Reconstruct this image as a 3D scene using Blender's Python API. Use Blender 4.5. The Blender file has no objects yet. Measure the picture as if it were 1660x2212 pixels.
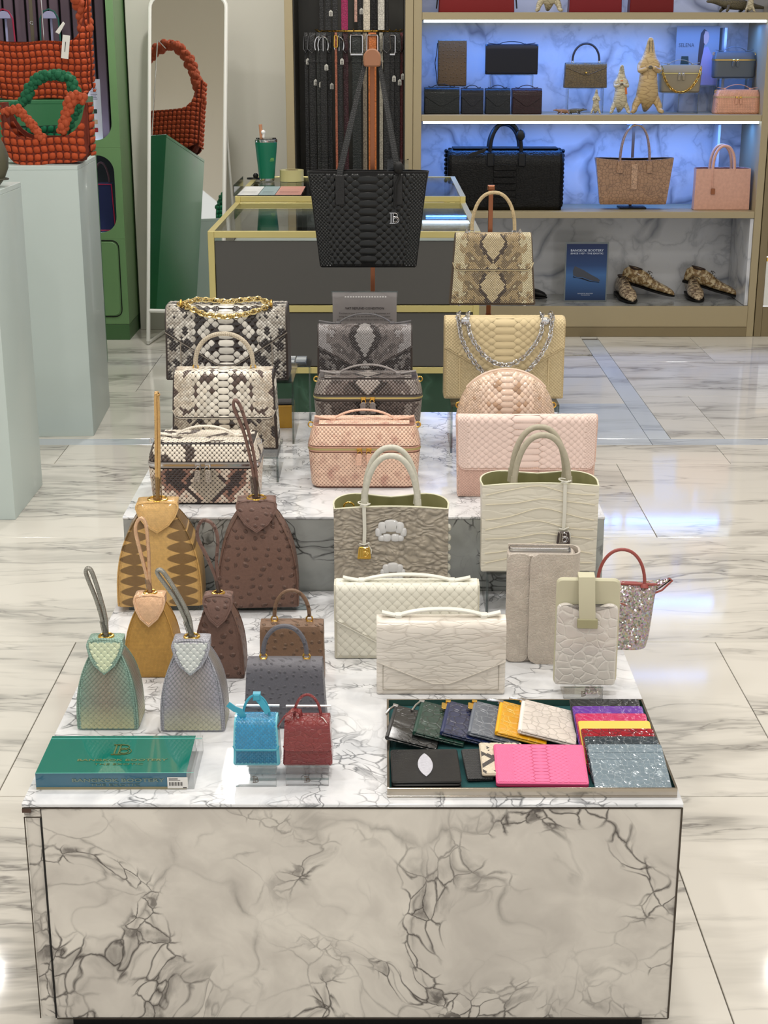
import bpy, bmesh, math, random
import numpy as np
from mathutils import Vector, noise
random.seed(7); rng = np.random.RandomState(7)
SC = bpy.context.scene
COL = SC.collection
R = math.radians
# ---------------------------------------------------------------- camera
PITCH = 17.53
cam = bpy.data.objects.new('camera', bpy.data.cameras.new('camera'))
COL.objects.link(cam)
cam.location = (0, 0, 1.6)
cam.rotation_euler = (R(90 - PITCH), 0, 0)
cam.data.sensor_width = 36
cam.data.lens = 36 * 3200 / 2212
cam.data.clip_end = 60
SC.camera = cam
# ---------------------------------------------------------------- light
w = bpy.data.worlds.new('world'); SC.world = w; w.use_nodes = True
w.node_tree.nodes['Background'].inputs[0].default_value = (1.0, 0.98, 0.95, 1)
w.node_tree.nodes['Background'].inputs[1].default_value = 0.80
SC.view_settings.view_transform = 'Standard'; SC.view_settings.look = 'None'
SC.view_settings.gamma = 1; SC.view_settings.exposure = 0.0; SC.view_settings.use_curve_mapping = False
try:
    SC.cycles.max_bounces = 10; SC.cycles.transparent_max_bounces = 24
    SC.cycles.sample_clamp_indirect = 6
except Exception: pass
CEIL = 3.3
def area(x, y, z, power, size, color=(1, 0.97, 0.93), rot=(0, 0, 0), sy=None, name='downlight_lamp', spread=None):
    l = bpy.data.lights.new(name, 'AREA'); l.energy = power; l.color = color
    l.shape = 'RECTANGLE' if sy else 'DISK'; l.size = size
    if sy: l.size_y = sy
    if spread: l.spread = R(spread)
    o = bpy.data.objects.new(name, l); COL.objects.link(o); o.location = (x, y, z); o.rotation_euler = rot
    return o
# recessed ceiling downlights; the discs themselves are built further down at the same places
LAMPS = [(-1.1, 2.1, 26), (0.1, 2.0, 26), (1.2, 2.1, 26), (-0.7, 3.5, 30), (0.5, 3.4, 30), (1.7, 3.7, 26),
         (-2.0, 3.6, 20), (-1.5, 5.2, 24), (0.0, 5.0, 14), (1.5, 5.3, 24), (2.6, 5.2, 22), (-1.0, 6.6, 15),
         (1.0, 6.9, 10), (2.2, 7.0, 10), (-2.2, 7.0, 26), (0.0, 0.4, 26), (-1.6, 0.3, 22), (1.6, 0.3, 22), (-0.8, 7.6, 52)]
for x, y, p in LAMPS:
    area(x, y, CEIL - 0.03, p * .5, 0.16)
# ---------------------------------------------------------------- pixel helpers (1660 x 2212 frame)
_s, _c = math.sin(R(PITCH)), math.cos(R(PITCH))
def ray(px, py):
    a, b = (px - 830) / 3200, (1106 - py) / 3200
    return Vector((a, _c + b * _s, -_s + b * _c))
def atY(px, py, Y):
    d = ray(px, py); return Vector((0, 0, 1.6)) + d * (Y / d.y)
def atZ(px, py, Z):
    d = ray(px, py); return Vector((0, 0, 1.6)) + d * ((Z - 1.6) / d.z)
def fit(x0, x1, yt, yb, z=None, Y=None):
    """base point, width and height of a thing whose front spans these pixels, standing on z or at depth Y"""
    xm = (x0 + x1) / 2
    if Y is None: Y = atZ(xm, yb, z).y
    a, b = atY(x0, yb, Y), atY(x1, yb, Y)
    t = atY(xm, yt, Y)
    ym = (yt + yb) / 2
    w_ = atY(x1, ym, Y).x - atY(x0, ym, Y).x
    return Vector(((a.x + b.x) / 2, Y, a.z)), w_, t.z - a.z
# ---------------------------------------------------------------- colour and materials
def C(r, g=None, b=None):
    if g is None: g = b = r
    f = lambda c: (c / 255 / 12.92) if c / 255 <= 0.04045 else ((c / 255 + 0.055) / 1.055) ** 2.4
    return (f(r), f(g), f(b), 1)
MATS = {}
def N(nt, t, **k):
    n = nt.nodes.new(t)
    for a, v in k.items():
        if a.startswith('i_'):
            key = a[2:]
            n.inputs[int(key) if key.isdigit() else key.replace('_', ' ')].default_value = v
        else: setattr(n, a, v)
    return n
def ramp(nt, src, stops):
    r = nt.nodes.new('ShaderNodeValToRGB')
    e = r.color_ramp.elements
    while len(e) < len(stops): e.new(0.5)
    for el, (p, c) in zip(e, stops):
        el.position = p; el.color = c if hasattr(c, '__len__') else (c, c, c, 1)
    nt.links.new(src, r.inputs[0]); return r.outputs[0]
def mixc(nt, f, a, b, mode='MIX'):
    m = nt.nodes.new('ShaderNodeMix'); m.data_type = 'RGBA'; m.blend_type = mode
    for i, v in ((0, f), (6, a), (7, b)):
        if isinstance(v, bpy.types.NodeSocket): nt.links.new(v, m.inputs[i])
        else: m.inputs[i].default_value = v
    return m.outputs[2]
def mth(nt, op, a, b=None, c=None):
    m = nt.nodes.new('ShaderNodeMath'); m.operation = op
    for i, v in enumerate((a, b, c)):
        if v is None: continue
        if isinstance(v, bpy.types.NodeSocket): nt.links.new(v, m.inputs[i])
        else: m.inputs[i].default_value = v
    return m.outputs[0]
def new_mat(name):
    m = bpy.data.materials.new(name); m.use_nodes = True
    nt = m.node_tree; b = nt.nodes['Principled BSDF']
    return m, nt, b
def coords(nt, scale=(1, 1, 1), rot=(0, 0, 0), kind='Object', warp=0, wscale=3):
    tc = nt.nodes.new('ShaderNodeTexCoord'); mp = nt.nodes.new('ShaderNodeMapping')
    mp.inputs['Scale'].default_value = scale; mp.inputs['Rotation'].default_value = rot
    src = tc.outputs[kind]
    if warp:
        nz = N(nt, 'ShaderNodeTexNoise', i_Scale=wscale); nz.inputs['Detail'].default_value = 3
        nt.links.new(src, nz.inputs['Vector'])
        v1 = nt.nodes.new('ShaderNodeVectorMath'); v1.operation = 'SUBTRACT'; v1.inputs[1].default_value = (.5, .5, .5)
        nt.links.new(nz.outputs['Color'], v1.inputs[0])
        v2 = nt.nodes.new('ShaderNodeVectorMath'); v2.operation = 'MULTIPLY_ADD'
        nt.links.new(v1.outputs[0], v2.inputs[0]); v2.inputs[1].default_value = (warp,) * 3
        nt.links.new(src, v2.inputs[2]); src = v2.outputs[0]
    nt.links.new(src, mp.inputs[0]); return mp.outputs[0]
def bump(nt, b, h, strength=.5, dist=.001):
    n = nt.nodes.new('ShaderNodeBump'); n.inputs['Strength'].default_value = strength
    n.inputs['Distance'].default_value = dist
    nt.links.new(h, n.inputs['Height']); nt.links.new(n.outputs[0], b.inputs['Normal'])
def pbr(name, col, rough=.5, metal=0, coat=0, spec=.5, tex=None, ts=60, line=None, st=.6, dist=.0012, em=None, ems=1, aniso=(1, 1, 1), sheen=0, mot=None):
    """one material; tex picks the leather grain: fine, croc, ostrich, lizard, belly, cloth"""
    if name in MATS: return MATS[name]
    m, nt, b = new_mat(name); MATS[name] = m
    b.inputs['Base Color'].default_value = col; b.inputs['Roughness'].default_value = rough
    b.inputs['Metallic'].default_value = metal; b.inputs['Coat Weight'].default_value = coat
    b.inputs['Coat Roughness'].default_value = .08
    b.inputs['Specular IOR Level'].default_value = spec
    if sheen: b.inputs['Sheen Weight'].default_value = sheen
    if em: b.inputs['Emission Color'].default_value = em; b.inputs['Emission Strength'].default_value = ems
    L = nt.links
    def flat2(co):
        sp = nt.nodes.new('ShaderNodeSeparateXYZ'); L.new(co, sp.inputs[0]); cb = nt.nodes.new('ShaderNodeCombineXYZ')
        L.new(mth(nt, 'ADD', sp.outputs[0], mth(nt, 'MULTIPLY', sp.outputs[1], .8)), cb.inputs[0])
        L.new(mth(nt, 'ADD', sp.outputs[2], mth(nt, 'MULTIPLY', sp.outputs[1], .6)), cb.inputs[1]); return cb.outputs[0]
    if tex in ('croc', 'belly', 'lizard'):
        sc = {'croc': (1, 1, 1.25), 'belly': (.45, .45, 1.5), 'lizard': (1, 1, 1)}[tex]
        co = coords(nt, tuple(a * q for a, q in zip(sc, aniso)), warp=(.03 if tex != 'lizard' else 0), wscale=14)
        vo = N(nt, 'ShaderNodeTexVoronoi', feature='DISTANCE_TO_EDGE', i_Scale=ts); L.new(co, vo.inputs['Vector'])
        vo.inputs['Randomness'].default_value = .35 if tex == 'lizard' else .8
        if tex == 'lizard': vo.voronoi_dimensions = '2D'; L.new(flat2(co), vo.inputs['Vector'])
        h = ramp(nt, vo.outputs['Distance'], [(0, 0), (.09, .75), (.3, 1)])
        lc = line or tuple(c * .45 for c in col[:3]) + (1,)
        nz = N(nt, 'ShaderNodeTexNoise', i_Scale=ts * .35); L.new(co, nz.inputs['Vector'])
        base = mixc(nt, ramp(nt, nz.outputs[0], [(.3, 0), (.7, 1)]), col, tuple(min(1, c * 1.22) for c in col[:3]) + (1,))
        L.new(mixc(nt, ramp(nt, vo.outputs['Distance'], [(0, 0), (.05, .7), (.12, 1)]), lc, base), b.inputs['Base Color'])
        bump(nt, b, h, st, dist)
    elif tex == 'ostrich':
        co = coords(nt, warp=.02, wscale=20)
        vo = N(nt, 'ShaderNodeTexVoronoi', i_Scale=ts); L.new(co, vo.inputs['Vector'])
        vo.inputs['Randomness'].default_value = .6; vo.voronoi_dimensions = '2D'; L.new(flat2(co), vo.inputs['Vector'])
        nz = N(nt, 'ShaderNodeTexNoise', i_Scale=ts * 5); L.new(co, nz.inputs['Vector']); nz.inputs['Detail'].default_value = 5
        sp = ramp(nt, vo.outputs['Distance'], [(.0, 1), (.13, .9), (.24, 0)])
        h = mth(nt, 'ADD', sp, mth(nt, 'MULTIPLY', nz.outputs[0], .35))
        L.new(mixc(nt, ramp(nt, vo.outputs['Distance'], [(.0, 1), (.08, .8), (.16, 0)]), mixc(nt, nz.outputs[0], tuple(c * .75 for c in col[:3]) + (1,), tuple(min(1, c * 1.25) for c in col[:3]) + (1,)), tuple(c * .45 for c in col[:3]) + (1,)), b.inputs['Base Color'])
        bump(nt, b, h, st, dist)
    elif tex == 'pebble':
        co = coords(nt, aniso, warp=.09, wscale=9)
        vo = N(nt, 'ShaderNodeTexVoronoi', feature='SMOOTH_F1', i_Scale=ts); L.new(co, vo.inputs['Vector']); vo.inputs['Smoothness'].default_value = .35
        nz = N(nt, 'ShaderNodeTexNoise', i_Scale=ts * .5); L.new(co, nz.inputs['Vector']); nz.inputs['Detail'].default_value = 6
        d = mth(nt, 'SUBTRACT', mth(nt, 'MULTIPLY', nz.outputs[0], .5), vo.outputs['Distance'])
        L.new(mixc(nt, ramp(nt, d, [(0, 0), (.001, .1), (.5, 1)]) if False else ramp(nt, vo.outputs['Distance'], [(.2, 0), (.75, 1)]), tuple(min(1, c * 1.1) for c in col[:3]) + (1,), tuple(c * .72 for c in col[:3]) + (1,)), b.inputs['Base Color'])
        bump(nt, b, d, st, dist)
    elif tex in ('fine', 'cloth'):
        co = coords(nt)
        nz = N(nt, 'ShaderNodeTexNoise', i_Scale=ts); L.new(co, nz.inputs['Vector']); nz.inputs['Detail'].default_value = 6
        L.new(mixc(nt, nz.outputs[0], tuple(c * .8 for c in col[:3]) + (1,), tuple(min(1, c * 1.2) for c in col[:3]) + (1,)), b.inputs['Base Color'])
        bump(nt, b, nz.outputs[0], st, dist)
    if mot:
        n = N(nt, 'ShaderNodeTexNoise', i_Scale=mot[1]); n.inputs['Detail'].default_value = 5; L.new(coords(nt), n.inputs['Vector'])
        src = b.inputs['Base Color'].links[0].from_socket if b.inputs['Base Color'].links else col
        L.new(mixc(nt, ramp(nt, n.outputs[0], [(.48, 0), (.56, .9)]), src, mot[0]), b.inputs['Base Color'])
    return m
def attr_mat(name, rough=.35, coat=.2, spec=.5, grain=900, metal=0):
    """leather whose dye or painted sheen differs from scale to scale (colour stored on the scales)"""
    if name in MATS: return MATS[name]
    m, nt, b = new_mat(name); MATS[name] = m
    a = nt.nodes.new('ShaderNodeAttribute'); a.attribute_name = 'Col'
    nt.links.new(a.outputs['Color'], b.inputs['Base Color'])
    b.inputs['Roughness'].default_value = rough; b.inputs['Coat Weight'].default_value = coat
    b.inputs['Coat Roughness'].default_value = .15; b.inputs['Metallic'].default_value = metal
    b.inputs['Specular IOR Level'].default_value = spec
    return m
def clear(name, tint=(.93, .96, .96, 1), gloss=.75, rough=.02):
    if name in MATS: return MATS[name]
    m = bpy.data.materials.new(name); m.use_nodes = True; nt = m.node_tree; MATS[name] = m
    nt.nodes.remove(nt.nodes['Principled BSDF']); out = nt.nodes['Material Output']
    t = N(nt, 'ShaderNodeBsdfTransparent'); t.inputs[0].default_value = tint
    g = N(nt, 'ShaderNodeBsdfGlossy'); g.inputs['Roughness'].default_value = rough
    fr = N(nt, 'ShaderNodeFresnel'); fr.inputs[0].default_value = 1.49
    mx = N(nt, 'ShaderNodeMixShader')
    nt.links.new(mth(nt, 'MULTIPLY', fr.outputs[0], gloss), mx.inputs[0])
    nt.links.new(t.outputs[0], mx.inputs[1]); nt.links.new(g.outputs[0], mx.inputs[2]); nt.links.new(mx.outputs[0], out.inputs[0])
    return m
ACR = clear('clear_acrylic', (.985, .99, .99, 1)); ACE = clear('acrylic_edge', (.78, .83, .83, 1), 1.0, .1)
GLS = clear('glass', (.93, .96, .95, 1), .8)
GOLD = pbr('gold', C(232, 190, 96), .2, 1); PGOLD = pbr('pale_gold', C(226, 206, 150), .22, 1); CHR = pbr('chrome', C(215, 215, 218), .13, 1)
COP = pbr('copper', C(150, 98, 72), .36, 1); BRASS = pbr('brushed_brass', C(198, 186, 126), .4, .7)
ATT = attr_mat('scale_leather'); ATM = attr_mat('matte_scale_leather', .6, 0, .35); ATG = attr_mat('glossy_scale_leather', .22, .6)
# ---------------------------------------------------------------- mesh builder
class MB:
    def __init__(s): s.v = []; s.f = []
    def add(s, v, f):
        o = len(s.v); s.v += [tuple(p) for p in v]; s.f += [tuple(i + o for i in q) for q in f]; return s
    def box(s, x0, x1, y0, y1, z0, z1, b=0):
        if b:
            return s.slab([(x0, z0), (x1, z0), (x1, z1), (x0, z1)], y0, y1, b)
        v = [(x, y, z) for x in (x0, x1) for y in (y0, y1) for z in (z0, z1)]
        return s.add(v, [(0, 1, 3, 2), (4, 6, 7, 5), (0, 4, 5, 1), (2, 3, 7, 6), (0, 2, 6, 4), (1, 5, 7, 3)])
    def rings(s, rs, caps=True, closed=False):
        n = len(rs[0]); v = [p for r in rs for p in r]; f = []
        m = len(rs)
        for i in range(m if closed else m - 1):
            for j in range(n):
                a, b2 = i * n + j, i * n + (j + 1) % n
                c, d = ((i + 1) % m) * n + (j + 1) % n, ((i + 1) % m) * n + j
                f.append((a, b2, c, d))
        if caps and not closed:
            f.append(tuple(range(n - 1, -1, -1))); f.append(tuple((m - 1) * n + j for j in range(n)))
        return s.add(v, f)
    def slab(s, poly, y0, y1, b=.002):
        """outline in x,z given thickness in y"""
        pi = inset(poly, b)
        R_ = lambda P, y: [(x, y, z) for x, z in P]
        return s.rings([R_(pi, y0), R_(poly, y0 + b), R_(poly, y1 - b), R_(pi, y1)])
    def plate(s, poly, z0, z1, b=.002):
        """outline in x,y given thickness in z"""
        pi = inset(poly, b)
        R_ = lambda P, z: [(x, y, z) for x, y in P]
        return s.rings([R_(pi, z0), R_(poly, z0 + b), R_(poly, z1 - b), R_(pi, z1)])
    def sweep(s, path, cross, side=None, closed=False, scl=None):
        path = [Vector(p) for p in path]; n = len(path); rs = []; prev = Vector(side) if side else None
        for i, p in enumerate(path):
            a = path[(i - 1) % n] if (i or closed) else p; b = path[(i + 1) % n] if (i < n - 1 or closed) else p
            t = (b - a).normalized()
            if prev is None: prev = t.orthogonal()
            base = Vector(side) if side else prev
            u = base - t * base.dot(t)
            if u.length < 1e-5: u = t.orthogonal()
            u.normalize(); w_ = t.cross(u); prev = u
            k = scl(i / max(1, n - 1)) if scl else 1
            rs.append([tuple(p + u * (c[0] * k) + w_ * (c[1] * k)) for c in cross])
        return s.rings(rs, not closed, closed)
    def tube(s, path, r, n=8, closed=False, scl=None):
        return s.sweep(path, [(r * math.cos(2 * math.pi * k / n), r * math.sin(2 * math.pi * k / n)) for k in range(n)], None, closed, scl)
    def strap(s, path, w_, t, side, closed=False, scl=None):
        a, b = w_ / 2, t / 2; e = min(a, b) * .5
        return s.sweep(path, [(-a, -b + e), (-a + e, -b), (a - e, -b), (a, -b + e), (a, b - e), (a - e, b), (-a + e, b), (-a, b - e)], side, closed, scl)
    def lathe(s, prof, c=(0, 0, 0), n=20, sx=1, sy=1):
        return s.rings([[(c[0] + r * sx * math.cos(2 * math.pi * k / n), c[1] + r * sy * math.sin(2 * math.pi * k / n), c[2] + z) for k in range(n)] for r, z in prof])
    def ball(s, c, r, n=10, sc=(1, 1, 1)):
        pr = [(max(1e-4, r * math.sin(math.pi * k / (n // 2 + 1))), -r * math.cos(math.pi * k / (n // 2 + 1))) for k in range(n // 2 + 2)]
        return s.rings([[(c[0] + q * sc[0] * math.cos(2 * math.pi * k / n), c[1] + q * sc[1] * math.sin(2 * math.pi * k / n), c[2] + z * sc[2]) for k in range(n)] for q, z in pr])
    def torus(s, c, R_, r, ax=(0, 0, 1), n=14, m=6, sx=1, u=None):
        ax = Vector(ax).normalized(); u = Vector(u).normalized() if u else ax.orthogonal().normalized(); w_ = ax.cross(u)
        return s.tube([Vector(c) + u * (R_ * sx * math.cos(2 * math.pi * k / n)) + w_ * (R_ * math.sin(2 * math.pi * k / n)) for k in range(n)], r, m, True)
    def grid(s, g):
        h, w_ = len(g), len(g[0])
        return s.add([p for row in g for p in row], [(i * w_ + j, i * w_ + j + 1, (i + 1) * w_ + j + 1, (i + 1) * w_ + j) for i in range(h - 1) for j in range(w_ - 1)])
    def sheet(s, fn, us, s0, s1, ns, h0, h1):
        """solid skin between heights h0 and h1 over a surface fn(u,s,h)"""
        us = np.asarray(us, float); nu = len(us)
        U = np.repeat(us[None, :], ns, 0); T = np.linspace(0, 1, ns)[:, None]
        A = np.array([s0(u) for u in us]); B = np.array([s1(u) for u in us])
        S = A[None] * (1 - T) + B[None] * T
        P1 = fn(U.ravel(), S.ravel(), np.full(U.size, h1)); P0 = fn(U.ravel(), S.ravel(), np.full(U.size, h0))
        v = [tuple(p) for p in P1] + [tuple(p) for p in P0]; K = nu * ns; f = []
        for i in range(ns - 1):
            for j in range(nu - 1):
                a = i * nu + j; q = (a, a + 1, a + nu + 1, a + nu)
                f.append(q[::-1]); f.append(tuple(x + K for x in q))
        def rim(ids):
            for a, b in zip(ids[:-1], ids[1:]): f.append((a, b, b + K, a + K))
        rim([j for j in range(nu)]); rim([(ns - 1) * nu + j for j in range(nu)][::-1])
        rim([i * nu for i in range(ns)][::-1]); rim([i * nu + nu - 1 for i in range(ns)])
        return s.add(v, f)
    def build(s, name, mat, parent=None, smooth=35, loc=None, rot=None, **props):
        me = bpy.data.meshes.new(name); me.from_pydata(s.v, [], s.f)
        if smooth:
            me.shade_smooth(); me.set_sharp_from_angle(angle=R(smooth))
        if mat: me.materials.append(mat)
        o = bpy.data.objects.new(name, me); COL.objects.link(o)
        bm = bmesh.new(); bm.from_mesh(me); bmesh.ops.recalc_face_normals(bm, faces=bm.faces); bm.to_mesh(me); bm.free()
        if parent: o.parent = parent
        if loc: o.location = loc
        if rot: o.rotation_euler = rot
        for k, v in props.items(): o[k] = v
        return o
def inset(poly, b):
    n = len(poly); out = []
    area_ = sum(poly[i][0] * poly[(i + 1) % n][1] - poly[(i + 1) % n][0] * poly[i][1] for i in range(n))
    sg = 1 if area_ > 0 else -1
    for i in range(n):
        p0, p1, p2 = Vector(poly[i - 1]), Vector(poly[i]), Vector(poly[(i + 1) % n])
        d1 = (p1 - p0); d2 = (p2 - p1)
        if d1.length < 1e-9: d1 = d2
        if d2.length < 1e-9: d2 = d1
        d1.normalize(); d2.normalize()
        n1 = Vector((-d1.y, d1.x)) * sg; n2 = Vector((-d2.y, d2.x)) * sg
        m = n1 + n2
        if m.length < 1e-6: m = n1
        m.normalize(); k = 1 / max(.5, m.dot(n1))
        out.append((p1.x + m.x * b * k, p1.y + m.y * b * k))
    return out
def rpoly(cs, rad, seg=5):
    """polygon with rounded corners"""
    out = []; n = len(cs)
    if not hasattr(rad, '__len__'): rad = [rad] * n
    for i in range(n):
        p = Vector(cs[i]); a = Vector(cs[i - 1]) - p; b = Vector(cs[(i + 1) % n]) - p
        r = min(rad[i], a.length * .49, b.length * .49)
        if r < 1e-6: out.append(tuple(p)); continue
        a.normalize(); b.normalize()
        for k in range(seg + 1):
            t = k / seg; q = p + a * r * (1 - t) ** 2 + b * r * t ** 2
            out.append((q.x, q.y))
    return out
def rrect(w_, h, r, cx=0, cy=0, seg=5):
    return rpoly([(cx - w_ / 2, cy - h / 2), (cx + w_ / 2, cy - h / 2), (cx + w_ / 2, cy + h / 2), (cx - w_ / 2, cy + h / 2)], r, seg)
class Crv:
    """plane curve read by arc length; n is the outward side of a counter-clockwise run"""
    def __init__(s, pts, closed=False):
        p = np.array(pts, float)
        if closed: p = np.vstack([p, p[:1]])
        keep = np.r_[True, np.linalg.norm(np.diff(p, axis=0), axis=1) > 1e-7]; p = p[keep]
        s.p = p; d = np.diff(p, axis=0); s.l = np.r_[0, np.cumsum(np.linalg.norm(d, axis=1))]; s.L = s.l[-1]
        t = d / np.linalg.norm(d, axis=1)[:, None]; tv = np.vstack([t[:1], (t[:-1] + t[1:]) / 2, t[-1:]])
        if closed: tv[0] = tv[-1] = (t[0] + t[-1]) / 2
        s.n = np.c_[tv[:, 1], -tv[:, 0]]; s.n /= np.linalg.norm(s.n, axis=1)[:, None]; s.closed = closed
    def ev(s, t):
        t = np.asarray(t, float)
        t = np.mod(t, s.L) if s.closed else np.clip(t, 0, s.L)
        f = lambda a: np.interp(t, s.l, a)
        n = np.c_[f(s.n[:, 0]), f(s.n[:, 1])]; n /= np.maximum(1e-9, np.linalg.norm(n, axis=1))[:, None]
        return np.c_[f(s.p[:, 0]), f(s.p[:, 1])], n
def ext(c, xs=lambda z: 1 + 0 * z):
    """curve in y,z pulled out along x"""
    def fn(u, s_, h):
        p, n = c.ev(s_); z = p[:, 1] + n[:, 1] * h
        return np.c_[u * xs(z), p[:, 0] + n[:, 0] * h, z]
    return fn
def plan(c, k=lambda z: 1 + 0 * z, off=lambda z: 0 * z, cy=0):
    """closed curve in x,y lifted along z, scaled about (0,cy) by k(z) and pulled in by off(z)"""
    def fn(a, z, h):
        p, n = c.ev(a); kk = k(z); o = h - off(z)
        return np.c_[p[:, 0] * kk + n[:, 0] * o, (p[:, 1] - cy) * kk + cy + n[:, 1] * o, z]
    return fn
TH = np.linspace(0, 2 * math.pi, 9)[:-1]
def scales(name, parent, fn, U, V0, V1, p, H=.0009, kind='py', col=None, mat=None, bw=2.2, hw0=.95, hw1=.5, zone=9, fill=.9, rim=.55, ex=1.7, uc=0, dn=1, q_=.45):
    """raised leather scales laid over fn(u,v,h): u in -U..U, v between V0(u) and V1(u)"""
    if not callable(V0): a0 = V0; V0 = lambda u: np.full(np.shape(u), a0)
    if not callable(V1): a1 = V1; V1 = lambda u: np.full(np.shape(u), a1)
    uu = np.linspace(-U, U, 21); vmin, vmax = float(np.min(V0(uu))), float(np.max(V1(uu)))
    cen = []   # cu, cv, hw, hh, exponent
    if kind == 'py':
        n0, n1 = int(vmin / p) - 1, int(vmax / p) + 2
        b = bw * p
        for j in range(n0, n1): cen.append((0, j * p, b + .25 * p, p * .56, 3.2))
        x = b; c = 0
        while x < U + p and c < zone:
            hw = p * (hw0 + (hw1 - hw0) * min(1, c / zone))
            xc = x + hw * .5
            for j in range(n0, n1):
                v = (j + (.5 if c % 2 == 0 else 0)) * p
                cen.append((xc, v, hw * .98, p * .56, 1.35)); cen.append((-xc, v, hw * .98, p * .56, 1.35))
            x += hw; c += 1
        q = p * q_
        x = x + q * .1
        k = 0
        while x < U + q:
            for j in range(int(vmin / q) - 1, int(vmax / q) + 2):
                v = (j + .5 * (k % 2)) * q
                cen.append((x, v, q * .55, q * .56, 1.7)); cen.append((-x, v, q * .55, q * .56, 1.7))
            x += q * .5 * 1.05; k += 1
    elif kind == 'hex':
        nu = int(U / p) + 2
        for j in range(int(vmin / p / .5) - 1, int(vmax / p / .5) + 2):
            for i in range(-nu, nu + 1):
                cen.append(((i + .5 * (j % 2)) * p, j * p * .5 * 1.0, p * .52, p * .5, ex))
    else:
        nu = int(U / p) + 2
        for j in range(int(vmin / p) - 1, int(vmax / p) + 2):
            for i in range(-nu, nu + 1): cen.append((i * p, j * p, p * .5, p * .5, 3.0))
    A = np.array(cen, float)
    m = (np.abs(A[:, 0]) < U + A[:, 2] * .4) & (A[:, 1] > V0(A[:, 0]) - A[:, 3] * .4) & (A[:, 1] < V1(A[:, 0]) + A[:, 3] * .4)
    A = A[m]; K = len(A)
    c8, s8 = np.cos(TH), np.sin(TH); e = 2 / A[:, 4][:, None]
    ox = np.sign(c8) * np.abs(c8) ** e * A[:, 2][:, None] * fill; oy = np.sign(s8) * np.abs(s8) ** e * A[:, 3][:, None] * fill
    rings_u = [ox, ox * .88, ox[:, :1] * 0]; rings_v = [oy, oy * .88, oy[:, :1] * 0]
    hs = [np.zeros_like(ox), np.broadcast_to(H * (.62 + .33 * dn * s8[None]), ox.shape) * 1.0, np.full((K, 1), H * .9)]
    UU = np.hstack(rings_u) + A[:, :1]; VV = np.hstack(rings_v) + A[:, 1:2]; HH = np.hstack(hs)
    UU = np.clip(UU, -U, U); VV = np.maximum(np.minimum(VV, V1(UU)), V0(UU))
    P = fn(UU.ravel() + uc, VV.ravel(), HH.ravel() + .0002)
    tf = []
    for k in range(8):
        k2 = (k + 1) % 8
        tf += [(k, k2, 8 + k2, 8 + k)]
    F = []
    base = np.arange(K) * 17
    quads = np.array(tf); tris = np.array([(8 + k, 8 + (k + 1) % 8, 16) for k in range(8)])
    Q = (base[:, None, None] + quads[None]).reshape(-1, 4); T = (base[:, None, None] + tris[None]).reshape(-1, 3)
    me = bpy.data.meshes.new(name)
    nv = len(P); me.vertices.add(nv); me.vertices.foreach_set('co', P.ravel())
    nl = Q.size + T.size; me.loops.add(nl); me.loops.foreach_set('vertex_index', np.r_[Q.ravel(), T.ravel()])
    me.polygons.add(len(Q) + len(T))
    st = np.r_[np.arange(len(Q)) * 4, Q.size + np.arange(len(T)) * 3]
    me.polygons.foreach_set('loop_start', st)
    me.update(calc_edges=True); me.validate(); me.shade_smooth()
    cc = np.array(col(A[:, 0], A[:, 1]), float)[:, :3] if col else np.full((K, 3), .5)
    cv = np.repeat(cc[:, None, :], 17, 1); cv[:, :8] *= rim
    at = me.color_attributes.new('Col', 'FLOAT_COLOR', 'POINT')
    at.data.foreach_set('color', np.c_[cv.reshape(-1, 3), np.ones(nv)].ravel())
    me.materials.append(mat or ATT)
    o = bpy.data.objects.new(name, me); COL.objects.link(o); o.parent = parent; o['kind'] = 'stuff'
    return o
def thing(name, label, cat, loc=(0, 0, 0), rz=0, group=None):
    o = bpy.data.objects.new(name, None); COL.objects.link(o); o.location = loc; o.rotation_euler = (0, 0, rz)
    o.empty_display_size = .05; o['label'] = label; o['category'] = cat
    if group: o['group'] = group
    return o
def tag(o, label, cat, group=None):
    o['label'] = label; o['category'] = cat
    if group: o['group'] = group
    return o
def text(s, size, parent, loc, rot, mat, name='lettering', align='CENTER', width=None, bold=0):
    cu = bpy.data.curves.new('t', 'FONT'); cu.body = s; cu.size = size; cu.align_x = align; cu.align_y = 'CENTER'
    cu.extrude = .0002; cu.resolution_u = 2; cu.offset = bold
    cu.space_line = 1.15
    t = bpy.data.objects.new('t', cu); COL.objects.link(t)
    dg = bpy.context.evaluated_depsgraph_get(); me = bpy.data.meshes.new_from_object(t.evaluated_get(dg)); bpy.data.objects.remove(t)
    if width and len(me.vertices):
        xs = [v.co.x for v in me.vertices]; k = width / max(1e-6, max(xs) - min(xs))
        for v in me.vertices: v.co.x *= k
    me.name = name; me.materials.clear(); me.materials.append(mat)
    o = bpy.data.objects.new(name, me); COL.objects.link(o); o.parent = parent; o.location = loc; o.rotation_euler = rot
    return o
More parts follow.
